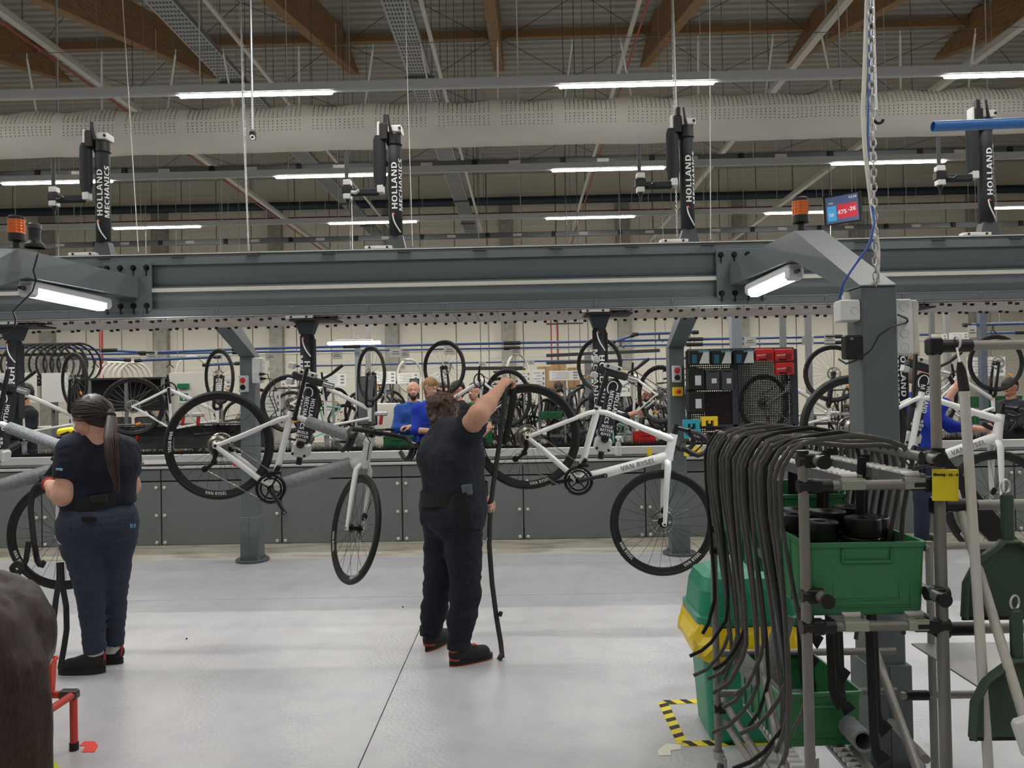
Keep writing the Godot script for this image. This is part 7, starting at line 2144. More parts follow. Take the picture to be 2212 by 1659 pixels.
	# dark slanted panel and white board beyond
	one("tool_shield", MB.new().prism([Vector2(0, 0), Vector2(0.34, -0.42), Vector2(0.27, -0.45), Vector2(-0.06, -0.1)], 0.02, Transform3D(Basis.IDENTITY, P(2042, 985, 3.0))), m(28, 29, 32, 0.5), "black slanted sheet behind the yellow rack label", "panel")

func post_fittings() -> void:
	# on the right gantry's front post: junction box, socket strip, transformer
	var gx: float = GX[0]
	var z := 3.27
	var jb := Vector3(gx - 0.075 - 0.04, P(1810, 700, z).y, -z + 0.03)
	var t := thing("junction_box", "square white junction box with blue hose entry on the gantry post", "junction box", jb)
	pl("box", MB.new().rbox(Vector3(0, 0.05, 0), Vector3(0.085, 0.09, 0.08), 0.008), m(222, 223, 221, 0.45), t)
	pl("gland", MB.new().cyl(Vector3(0, 0.095, 0), Vector3(0, 0.118, 0), 0.018, -1, 6).cyl(Vector3(0, 0.118, 0), Vector3(0, 0.13, 0), 0.012, -1, 12), m(214, 215, 213, 0.45), t)
	pl("knockout", MB.new().torus(Vector3(0.015, 0.05, 0.04), Vector3.BACK, 0.014, 0.002, 16, 5), m(205, 206, 204, 0.5), t)
	socket_strip("white socket strip on the gantry post next to the silver chain", Vector3(gx + 0.075 + 0.045, P(1910, 768, z).y, -z), 0.235)
	var tb := Vector3(gx - 0.075 - 0.03, P(1815, 778, z).y, -z + 0.05)
	var tr := thing("power_adapter", "flat black power adapter box on the gantry post", "adapter", tb)
	pl("case", MB.new().rbox(Vector3(0.0, 0.05, 0), Vector3(0.075, 0.1, 0.05), 0.006), m(32, 34, 36, 0.5), tr)
	pl("data_plate", MB.new().box(Vector3(-0.012, 0.085, 0.0258), Vector3(0.014, 0.01, 0.001)), m(120, 122, 122, 0.5), tr)
	var wz := 3.13
	one("adapter_wire", MB.new().tube(smooth([P(1812, 776, 3.19), P(1828, 786, wz), P(1850, 778, wz), P(1880, 758, wz), P(1898, 725, wz), P(1925, 706, wz), P(1960, 697, wz + 0.1), P(1962, 690, wz + 0.1), P(1940, 680, wz)], 30), 0.004, 6), m(38, 38, 40, 0.5), "dark wire looping from the black adapter across the gantry post", "wire")
	# blue hose, white cable and chain coming down to the post
	var hose := smooth([P(1875, -40, 3.25), P(1878, 150, 3.25), P(1874, 300, 3.25), P(1879, 420, 3.25), P(1889, 480, 3.15), P(1878, 530, 3.15), P(1845, 575, 3.15), P(1822, 610, 3.15), P(1813, 645, 3.2)], 40)
	one("air_hose", MB.new().tube(hose, 0.005, 8), m(52, 96, 178, 0.35), "thin blue hose curving down into the white junction box", "hose")
	var cab := smooth([P(1874, -40, 3.22), P(1868, 150, 3.22), P(1864, 240, 3.22), P(1869, 330, 3.22), P(1880, 420, 3.22), P(1888, 480, 3.22), P(1897, 540, 3.25), P(1895, 600, 3.25), P(1898, 650, 3.25)], 40)
	one("white_cable", MB.new().tube(cab, 0.0095, 8), m(226, 224, 214, 0.5), "thick white cable hanging beside the silver chain", "cable")
	chain("big silver link chain hanging over the gantry post", P(1880, -30, 3.2), P(1892, 620, 3.2), 0.04)
	one("threaded_rod", MB.new().cyl(P(1886, -40, 3.3), P(1893, 238, 3.3), 0.005, -1, 8), m(200, 202, 204, 0.3, 0.7), "straight bright steel rod beside the silver chain", "rod")
	one("pipe_clip", MB.new().torus(P(1898, 256, 3.3), Vector3.BACK, 0.02, 0.007, 14, 6, 3.4, 6.0), m(28, 28, 30, 0.5), "open black pipe clip at the end of the steel rod", "clip")
	# blue pipe at the upper edge
	var bp := P(2016, 273, 2.9)
	one("blue_pipe", MB.new().cyl(bp, P(2300, 262, 2.9), 0.0195, -1, 20, false).cyl(bp, P(2300, 262, 2.9), 0.0165, -1, 20, false).torus(bp, Vector3.RIGHT, 0.018, 0.002, 20, 5), m(58, 122, 196, 0.35), "open ended blue pipe reaching in beside an upright arm", "pipe")
	# thin chains and rods further back
	chain("fine silver chain hanging by the beam next to a pulley", P(519, -30, 5.9), P(537, 541, 5.9), 0.022)
	chain("fine silver chain behind the upright arm by the beam", P(1450, -30, 5.95), P(1463, 520, 5.95), 0.022)
	for e in [[519, 527, 539, "white cable along the fine chain next to the pulley", 5.93], [1453, 1466, 520, "white cable along the fine chain behind the upright arm", 5.97]]:
		one("thin_cable", MB.new().tube([P(e[0], -30, e[4]), P((e[0] + e[1]) / 2.0 + 2, 250, e[4]), P(e[1] + 10, e[2], e[4])], 0.006, 6), m(222, 222, 216, 0.5), e[3], "cable")
	for e in [[263, 299, 544, "thin white cord hanging beside the lettered arm over the lamp"], [874, 891, 531, "thin white cord hanging just past the second upright arm"], [1533, 1535, 516, "thin white cord hanging just past the chain and arm"]]:
		one("cord", MB.new().cyl(P(e[0], -30, 6.2), P(e[1], e[2], 6.2), 0.0035, -1, 6), m(225, 222, 212, 0.5), e[3], "cord")
	var rp := thing("pulley_rod", "silver rod hanging from the roof with a small pulley block", "pulley", P(545, 305, 5.4))
	pw("rod", MB.new().cyl(P(541, -40, 5.4), P(546, 280, 5.4), 0.0075, -1, 10), m(190, 196, 202, 0.3, 0.6), rp)
	pw("block", MB.new().rbox(P(546, 293, 5.4), Vector3(0.045, 0.06, 0.03), 0.008), m(40, 40, 42, 0.4), rp)
	pw("wheel", MB.new().torus(P(545, 297, 5.38), Vector3(0.6, 0, 1), 0.014, 0.006, 16, 6), m(206, 208, 210, 0.3, 0.6), rp)

func chain(label: String, a: Vector3, b: Vector3, l: float) -> void:
	var t := thing("chain", label, "chain", Vector3(b.x, b.y, b.z))
	var d := b - a
	var n := int(d.length() / (l * 0.76))
	var lk: Mesh = part_mesh("link%.3f" % l, func():
		var p := []
		for i in 14:
			var an := TAU * i / 14
			p.append(Vector3(cos(an) * l * 0.24, sin(an) * l * 0.3 + (l * 0.14 if sin(an) > 0 else -l * 0.14), 0))
		return MB.new().tube(p, l * 0.095, 5, 1, 1, Vector3.BACK, true))
	var f := MB.frame(d)
	for i in n:
		mi("link", lk, m(196, 198, 200, 0.28, 0.75), t, Transform3D(f * Basis(Vector3.UP, PI / 2 * (i % 2) + 0.4), a + d * ((i + 0.5) / n) - b))
# ---------------------------------------------------------------- behind: second line and the hall beyond
func second_line() -> void:
	# [rear hub px, py, front to the right, tilt, yaw, steer, label]
	var bikes2 := [[-35, 886, true, 19, 22, 58, "white city bicycle upside down at the line's end beside the short haired man"], [288, 878, true, 19, 22, 62, "white city bicycle upside down above the dark haired woman's head"], [628, 872, true, 19, 22, 72, "white city bicycle upside down behind the foam-wrapped bicycle's arm"], [1096, 860, false, -22, -35, 0, "city bicycle upside down whose wheel frames two men"], [1426, 852, false, -22, -50, 10, "city bicycle upside down that the man with glasses reaches for"], [1650, 872, true, 19, 20, 30, "white city bicycle upside down behind the charger board"], [2022, 858, true, 22, 22, 20, "white city bicycle upside down behind the grey haired man"]]
	for i in bikes2.size():
		var e: Array = bikes2[i]
		var at := P(e[0], e[1], 8.85)
		var flip := Basis(Vector3.RIGHT, PI) if e[2] else Basis(Vector3.BACK, PI)
		var t := city_bike(e[6], at, 0.0, deg_to_rad(e[5]) * (1 if e[2] else -1))
		t.transform.basis = Basis(Vector3.UP, deg_to_rad(e[4])) * Basis(Vector3.BACK, deg_to_rad(e[3])) * flip
		# work stand: steel column from the deck up to the bicycle's saddle tube
		var sp := t.transform * v3(SEAT + (SEAT - BB).normalized() * 0.09)
		var st := thing("work_stand", "silver column stand carrying the " + ["bicycle by the short haired man", "bicycle above the dark haired woman", "bicycle behind the foam-wrapped one's arm", "bicycle that frames two men", "bicycle the man with glasses holds", "bicycle behind the charger board", "bicycle behind the grey haired man"][i], "stand", Vector3(sp.x, 0.94, sp.z), "column stands of the second line")
		pw("column", MB.new().cyl(Vector3(sp.x, 0.94, sp.z), Vector3(sp.x, sp.y - 0.02, sp.z), 0.026, -1, 14), m(186, 188, 190, 0.3, 0.5), st)
		pw("collar", MB.new().cyl(Vector3(sp.x, sp.y - 0.05, sp.z), Vector3(sp.x, sp.y - 0.02, sp.z), 0.033, -1, 14).cyl(Vector3(sp.x, 0.94, sp.z), Vector3(sp.x, 0.99, sp.z), 0.045, -1, 14), m(150, 152, 154, 0.35, 0.5), st)
	# bicycles on the lines further back
	rng.seed = 8
	var cols := [C(120, 190, 180), C(60, 62, 66), C(200, 202, 204), C(30, 31, 34), C(110, 150, 160)]
	var far := [[728, 880, 13.0], [775, 888, 13.4], [1012, 885, 13.2], [1072, 880, 13.8], [1238, 884, 14.0], [1300, 878, 13.2], [1352, 888, 14.2], [1440, 880, 13.4], [1180, 905, 12.6], [1270, 930, 12.4], [1350, 925, 12.2], [1830, 880, 13.0], [1890, 890, 13.4], [560, 880, 13.6], [450, 885, 13.2]]
	var marks := ["near the tall dark screen", "beside the tall dark screen's pale desk", "behind the man in green", "beyond the raised fist", "behind the far person's head", "under the cardboard boxes", "by the hanging sheets", "beyond the glasses man's sleeve", "low on the silver rollers", "in the middle of the silver rollers", "at the end of the silver rollers", "past the charger board", "past the gantry post", "beyond the slim socket post", "beyond the green first aid box"]
	for i in far.size():
		var e: Array = far[i]
		var t := city_bike("%s bicycle on a far line %s" % [["pale turquoise", "dark grey", "light grey", "black", "dull teal"][i % 5], marks[i]], P(e[0], e[1], e[2]), deg_to_rad(rng.randf_range(50, 75)), 0.2, deg_to_rad(rng.randf_range(-12, 12)), "bicycles on the far lines", cols[i % 5], i % 2 == 0)
	var more := [[1150, 876, 13.6], [1215, 905, 12.9], [1262, 872, 14.4], [1318, 908, 13.0], [1385, 902, 13.1], [1418, 915, 12.7], [1475, 900, 13.0], [1000, 912, 12.9], [1055, 918, 13.1], [1108, 908, 13.4], [745, 915, 13.2], [790, 920, 12.9], [520, 905, 13.0], [1865, 915, 12.8], [1800, 905, 13.5]]
	for i in more.size():
		city_bike("half built dark bicycle crowded onto the far roller lines", P(more[i][0], more[i][1], more[i][2]), deg_to_rad(rng.randf_range(35, 80)), 0.3, deg_to_rad(rng.randf_range(-15, 15)), "half built bicycles on the far lines", cols[1 if i % 2 else 3], i % 3 == 0)
	# silver roller tables under them
	for e in [[1165, 1500, 905, 12.6, "long silver roller table below the hanging paper sheets"], [700, 880, 950, 12.8, "silver roller table behind the bald man"], [1540, 1980, 900, 12.6, "silver roller table behind the charger board and gantry post"], [-60, 420, 930, 12.8, "silver roller table behind the dark haired woman's line"]]:
		var a := P(e[0], e[2], e[3]); var b := P(e[1], e[2], e[3])
		var t := thing("roller_table", e[4], "roller table", Vector3((a.x + b.x) / 2, 0, a.z))
		for k in 4: pw("rail", MB.new().rbox(Vector3((a.x + b.x) / 2, a.y - 0.14 * k, a.z + 0.1 * (k % 2)), Vector3(b.x - a.x, 0.045, 0.05), 0.01), m(176, 178, 178, 0.35, 0.4) if k % 2 == 0 else m(60, 62, 64, 0.5), t)
		var x := a.x + 0.15
		while x < b.x:
			pw("leg", MB.new().box(Vector3(x, a.y / 2, a.z), Vector3(0.045, a.y, 0.045)), m(96, 98, 100, 0.5, 0.2), t)
			pw("roller", MB.new().cyl(Vector3(x + 0.3, a.y + 0.03, a.z + 0.3), Vector3(x + 0.3, a.y + 0.03, a.z - 0.3), 0.025, -1, 10), m(190, 190, 188, 0.3, 0.5), t)
			x += 0.75
	# shelf for the crates beyond the grey haired man
	var cs := P(2140, 915, 11.5); var ct := P(2150, 880, 11.5); var cl := P(1925, 900, 11.5)
	var sv := thing("crate_shelf", "steel shelf carrying green crates behind the grey haired man", "shelf", Vector3(cs.x, 0, cs.z))
	for q in [cs, ct, cl]:
		pw("board", MB.new().box(q + Vector3(0, -0.015, 0), Vector3(0.75, 0.03, 0.6)), m(120, 122, 124, 0.5), sv)
		for s in [-1, 1]: pw("upright", MB.new().box(Vector3(q.x + 0.36 * s, q.y / 2, q.z - 0.28), Vector3(0.04, q.y, 0.04)), m(96, 98, 100, 0.5), sv)
	# posters and instruction sheets hung along the lines
	var sheets := [[808, 803, 855, 829, 12.2, "beside the tall dark screen"], [858, 806, 905, 828, 12.2, "above the bald man"], [938, 804, 966, 831, 12.2, "right of the blonde woman's head"], [1118, 800, 1146, 838, 12.2, "tall sheet beyond the raised fist"], [1150, 798, 1178, 838, 12.2, "tall sheet before the cardboard boxes"], [1186, 801, 1252, 821, 12.2, "wide sheet before the hanging arm"], [607, 812, 640, 834, 12.4, "beside the slim socket post"], [690, 808, 748, 833, 12.4, "behind the clamp lever"], [570, 846, 606, 898, 10.2, "page of print below the socket strip"], [1335, 800, 1362, 856, 12.0, "behind the upside down wheel"], [1455, 805, 1480, 850, 12.0, "beyond the yellow stop box"], [2088, 772, 2172, 812, 12.0, "beyond the broom grip"], [2012, 722, 2046, 742, 11.6, "hung high over the pipe rack"], [2050, 719, 2092, 738, 11.6, "hung high beside the steel post"], [455, 820, 500, 850, 12.4, "by the narrow wheel"], [150, 818, 205, 836, 12.6, "on the black shelf's top"], [300, 815, 352, 830, 12.6, "behind the round tyre"], [0, 806, 80, 870, 10.6, "large blank board behind the short haired man"], [90, 806, 150, 868, 10.6, "large blank board behind the narrow front wheel"]]
	for i in sheets.size():
		var e: Array = sheets[i]
		var a := P(e[0], e[1], e[4]); var b := P(e[2], e[3], e[4])
		var c := (a + b) / 2
		var w := b.x - a.x
		var h := a.y - b.y
		var t := thing("notice_sheet", "white notice sheet " + e[5], "notice", Vector3(c.x, c.y - h / 2, c.z), "notice sheets along the lines")
		pw("sheet", MB.new().box(c, Vector3(w, h, 0.006)), m(228, 228, 224, 0.7), t)
		pw("stand_leg", MB.new().box(Vector3(c.x, (c.y - h / 2) / 2, c.z - 0.02), Vector3(0.03, c.y - h / 2 + 0.04, 0.03)), m(120, 122, 122, 0.5), t)
		if i < 17:
			var pr := MB.new()
			for k in 5: pr.box(c + Vector3(-w * 0.12 + 0.03 * (k % 2), h * (0.3 - 0.15 * k), 0.0035), Vector3(w * (0.55 - 0.1 * (k % 2)), h * 0.035, 0.001))
			for k in 3: pr.box(c + Vector3(w * 0.36, h * (0.28 - 0.27 * k), 0.0035), Vector3(w * 0.14, h * 0.15, 0.001))
			pw("print", pr, m(130, 132, 136, 0.7), t)
			if i % 3 == 0: pw("yellow_heading", MB.new().box(c + Vector3(0, h * 0.42, 0.0035), Vector3(w * 0.24, h * 0.08, 0.001)), m(232, 208, 60, 0.7), t)
			if i % 4 == 2: pw("red_mark", MB.new().box(c + Vector3(-w * 0.36, -h * 0.3, 0.0035), Vector3(w * 0.1, h * 0.16, 0.001)), m(196, 60, 56, 0.7), t)
	# screens
	for e in [[771, 813, 815, 918, 10.0, "tall dark standing screen beside the bald man"], [885, 818, 906, 862, 11.2, "narrow dark screen behind the bald man's head"]]:
		var a := P(e[0], e[1], e[4]); var b := P(e[2], e[3], e[4])
		var c := (a + b) / 2
		var t := thing("screen", e[5], "screen", Vector3(c.x, b.y, c.z))
		var w := b.x - a.x
		var h := a.y - b.y
		pw("bezel", MB.new().rbox(c, Vector3(w, h, 0.05), 0.006), m(26, 27, 30, 0.4), t)
		pw("glass", MB.new().box(c + Vector3(0, 0, 0.026), Vector3(w - 0.03, h - 0.03, 0.002)), m(104, 106, 110, 0.12), t)
		pw("foot", MB.new().box(Vector3(c.x, b.y / 2, c.z), Vector3(0.06, b.y, 0.06)), m(60, 62, 64, 0.5), t)
	# the tilted production display under the roof
	var dc := P(1820, 451, 11.5)
	var db := Basis(Vector3.UP, deg_to_rad(-42)) * Basis(Vector3.RIGHT, 0.12)
	var ds := thing("production_display", "tilted display showing the time and red production figures", "display", dc, "", db)
	pl("case", MB.new().rbox(Vector3.ZERO, Vector3(0.56, 0.44, 0.04), 0.008), m(30, 32, 36, 0.5), ds)
	pl("screen", MB.new().box(Vector3(0, 0, 0.021), Vector3(0.47, 0.39, 0.002)), glow(66, 76, 104, 0.35), ds)
	pl("blue_field", MB.new().box(Vector3(-0.15, -0.05, 0.0225), Vector3(0.13, 0.22, 0.002)), glow(58, 128, 170, 0.4), ds)
	pl("red_field", MB.new().box(Vector3(0.075, -0.035, 0.0225), Vector3(0.28, 0.21, 0.002)), glow(160, 44, 56, 0.4), ds)
	pl("lettering", MB.new().text("475", 0.06, Transform3D(Basis.IDENTITY, Vector3(0.0, -0.045, 0.025))).text("-26", 0.06, Transform3D(Basis.IDENTITY, Vector3(0.14, -0.02, 0.025))).text("12:59", 0.035, Transform3D(Basis.IDENTITY, Vector3(0.16, 0.15, 0.025))).text("S0", 0.05, Transform3D(Basis.IDENTITY, Vector3(-0.16, -0.07, 0.025))).text("V13", 0.03, Transform3D(Basis.IDENTITY, Vector3(-0.16, 0.1, 0.025))), m(236, 238, 240, 0.6), ds)
	for s in [-1, 1]: pl("hanger", MB.new().cyl(Vector3(0.15 * s, 0.2, 0), Vector3(0.15 * s, 8.3, -0.9), 0.005, -1, 5), m(190, 190, 186, 0.5), ds)

func air_lines() -> void:
	var blue := m(48, 76, 128, 0.4)
	var runs := [[[-40, 752], [128, 750], [235, 757], [318, 762], [520, 754], [760, 748], [1106, 741], [1500, 733], [1800, 727], [2212, 718]], [[-40, 769], [130, 766], [320, 764], [520, 761], [1106, 752], [1500, 744], [1800, 740]]]
	var lab := ["upper blue compressed air pipe strung across the hall", "lower blue compressed air pipe strung across the hall"]
	for i in 2:
		var p := []
		for q in runs[i]: p.append(P(q[0], q[1], 12.8 + 0.3 * i))
		var t := thing("air_pipe", lab[i], "air pipe", p[0])
		pw("pipe", MB.new().tube(p, 0.021 if i == 0 else 0.017, 8), blue, t)
		for k in range(1, 9, 2): pw("hanger", MB.new().cyl(p[mini(k, p.size() - 1)], Vector3(p[mini(k, p.size() - 1)].x, roof_y(-p[0].z), p[0].z), 0.005, -1, 5, false), m(150, 150, 146, 0.5), t)
		for k in p.size():
			pw("coupling", MB.new().cyl(p[k] - Vector3(0.14, 0, 0), p[k] + Vector3(0.14, 0, 0), 0.034, -1, 10), m(34, 38, 46, 0.5), t)
	var short := [[160, 774, 275, 778, 12.6, "short blue air pipe with tap behind the narrow wheel"], [298, 779, 470, 771, 12.6, "blue air pipe with two taps before the red riser"], [1372, 722, 1502, 718, 12.4, "blue air pipe stub above the charger board post"], [1322, 740, 1368, 724, 12.4, "bent pale air pipe rising to the blue stub"], [640, 791, 1480, 774, 19.0, "thin blue air pipe low across the far wall"], [2088, 702, 2230, 698, 11.0, "blue air pipe stub beyond the broom frame"], [445, 788, 515, 785, 12.2, "short blue pipe end beside the slim post"]]
	for e in short:
		var a := P(e[0], e[1], e[4]); var b := P(e[2], e[3], e[4])
		var t := thing("air_pipe", e[5], "air pipe", a)
		pw("pipe", MB.new().cyl(a, b, 0.022, -1, 8), blue, t)
		pw("hanger", MB.new().cyl((a + b) / 2, Vector3((a.x + b.x) / 2, roof_y(-a.z), a.z), 0.005, -1, 5, false), m(150, 150, 146, 0.5), t)
		for q in [a, b]: pw("coupling", MB.new().cyl(q - (b - a).normalized() * 0.05, q + (b - a).normalized() * 0.05, 0.032, -1, 10), m(32, 35, 42, 0.5), t)
		var tap := a.lerp(b, 0.4)
		pw("tap", MB.new().cyl(tap, tap + Vector3(0, -0.09, 0), 0.014, -1, 8).tube([tap + Vector3(-0.06, -0.14, 0), tap + Vector3(0, -0.08, 0), tap + Vector3(0.06, -0.14, 0)], 0.01, 6), m(70, 64, 54, 0.5), t)
	# grey plates hanging on the pipes
	var pl_ := [[855, 762, 23, 15, 12.775], [971, 757, 22, 15, 12.775], [873, 765, 20, 12, 13.078], [1113, 759, 20, 12, 13.078], [1278, 747, 20, 14, 12.775], [1328, 752, 20, 12, 13.078], [328, 768, 22, 16, 12.775], [146, 771, 22, 13, 13.078], [585, 771, 20, 12, 13.078], [728, 768, 20, 12, 13.078], [586, 797, 14, 8, 18.972], [868, 792, 13, 9, 18.972], [1042, 786, 13, 8, 18.972], [1092, 784, 13, 8, 18.972], [1147, 783, 13, 8, 18.972], [1620, 738, 22, 14, 12.775], [1745, 736, 22, 14, 12.775], [1792, 733, 20, 14, 12.775], [2100, 716, 16, 20, 10.972]]
	for i in pl_.size():
		var e: Array = pl_[i]
		var c := P(e[0], e[1], e[4])
		var w: float = e[2] * e[4] / FPX
		var h: float = e[3] * e[4] / FPX
		var t := thing("station_sign", "small grey station sign hung on the " + ["upper", "lower", "far"][2 if e[4] > 15 else (0 if e[4] < 12.95 else 1)] + " blue air pipe", "sign", c + Vector3(0, -h, 0), "station signs on the " + ["upper", "lower", "far"][2 if e[4] > 15 else (0 if e[4] < 12.95 else 1)] + " air pipe")
		pw("plate", MB.new().box(c, Vector3(w * 1.15, h * 1.3, 0.008)), m(170, 170, 164, 0.5), t)
		pw("print", MB.new().box(c + Vector3(0, h * 0.15, 0.005), Vector3(w * 0.55, h * 0.12, 0.001)).box(c + Vector3(0, -h * 0.15, 0.005), Vector3(w * 0.8, h * 0.1, 0.001)), m(70, 70, 70, 0.7), t)
	# risers, posts and pillars in the background: [px, y0, y1, width px, z, colour, label]
	var posts := [[218, 700, 800, 8, 25.0, [170, 50, 42], "red fire riser on the far wall behind the slim air pipes"], [1190, 690, 800, 3, 26.0, [170, 50, 42], "thin red riser on the far wall, paired with another"], [1203, 690, 800, 3, 26.0, [170, 50, 42], "second thin red riser on the far wall beside its pair"], [794, 700, 990, 10, 14.0, [150, 152, 150], "grey steel post behind the tall dark screen"], [773, 750, 990, 12, 13.0, [150, 160, 165], "pale square steel post carrying a lit batten"], [1588, 680, 960, 22, 9.6, [128, 138, 146], "thick blue grey post behind the charger board"], [1690, 680, 960, 12, 12.0, [110, 114, 116], "dark steel post beyond the red chargers"], [1745, 690, 960, 12, 12.5, [130, 132, 134], "slim grey post beyond the red chargers"], [2012, 690, 960, 10, 12.0, [110, 112, 112], "steel post over the grey haired man"], [2045, 690, 960, 12, 12.2, [150, 150, 146], "pale steel post over the grey haired man"], [2120, 680, 960, 14, 11.0, [88, 96, 110], "slate blue steel post beyond the broom frame"], [1270, 790, 960, 14, 12.0, [120, 122, 126], "grey post behind the hanging arm of the bare bicycle"]]
	for e in posts:
		var a := P(e[0], e[1], e[4]); var b := P(e[0], e[2], e[4])
		var w: float = e[3] * e[4] / FPX
		var col := m(e[5][0], e[5][1], e[5][2], 0.5)
		var mb := MB.new()
		if e[3] < 9: mb.cyl(Vector3(a.x, 0, a.z), a, w / 2, -1, 10)
		else: mb.rbox(Vector3(a.x, a.y / 2 + 0.08, a.z), Vector3(w, a.y + 0.16, w), 0.01)
		one("riser" if e[3] < 9 else "steel_post", mb, col, e[6], "pipe" if e[3] < 9 else "post")
	# dark hanging profile bars over the middle line
	for e in [[1180, 768, 1425, 757, 11.5, "upper dark profile bar hung over the middle line"], [1180, 784, 1345, 779, 11.3, "lower dark profile bar hung over the middle line"], [1000, 796, 1130, 795, 11.0, "dark profile bar beyond the wheel with the orange reflector"], [1180, 700, 1260, 698, 24.0, "thin dark bar high on the far wall"]]:
		var a := P(e[0], e[1], e[4]); var b := P(e[2], e[3], e[4])
		one("profile_bar", MB.new().rbox((a + b) / 2, Vector3((b - a).length(), 0.05, 0.05), 0.006, Basis(Vector3.BACK, atan2(b.y - a.y, b.x - a.x))).cyl(a.lerp(b, 0.3), Vector3(lerpf(a.x, b.x, 0.3), roof_y(-a.z) - 0.15, a.z), 0.005, -1, 5, false), m(58, 60, 62, 0.4, 0.3), e[5], "bar")
	# small lit batten over the screens
	var la := P(708, 742, 11.0); var lb := P(822, 740, 11.0)
	var bt := thing("batten_lamp", "small lit batten lamp over the tall dark screen", "lamp", (la + lb) / 2)
	pw("housing", MB.new().rbox((la + lb) / 2 + Vector3(0, 0.035, 0), Vector3((lb - la).length() * 0.7, 0.03, 0.08), 0.008), m(200, 202, 200, 0.5), bt)
	pw("hanger", MB.new().cyl((la + lb) / 2, Vector3((la.x + lb.x) / 2, roof_y(11.0), la.z), 0.005, -1, 5, false), m(190, 190, 186, 0.5), bt)
	pw("lit_tube", MB.new().rbox((la + lb) / 2, Vector3((lb - la).length(), 0.045, 0.07), 0.012), glow(250, 252, 246, 5.0), bt)
	area_light("batten_light", bt, Vector3(0, -0.04, 0), (lb - la).length(), 0.06, 0.4)

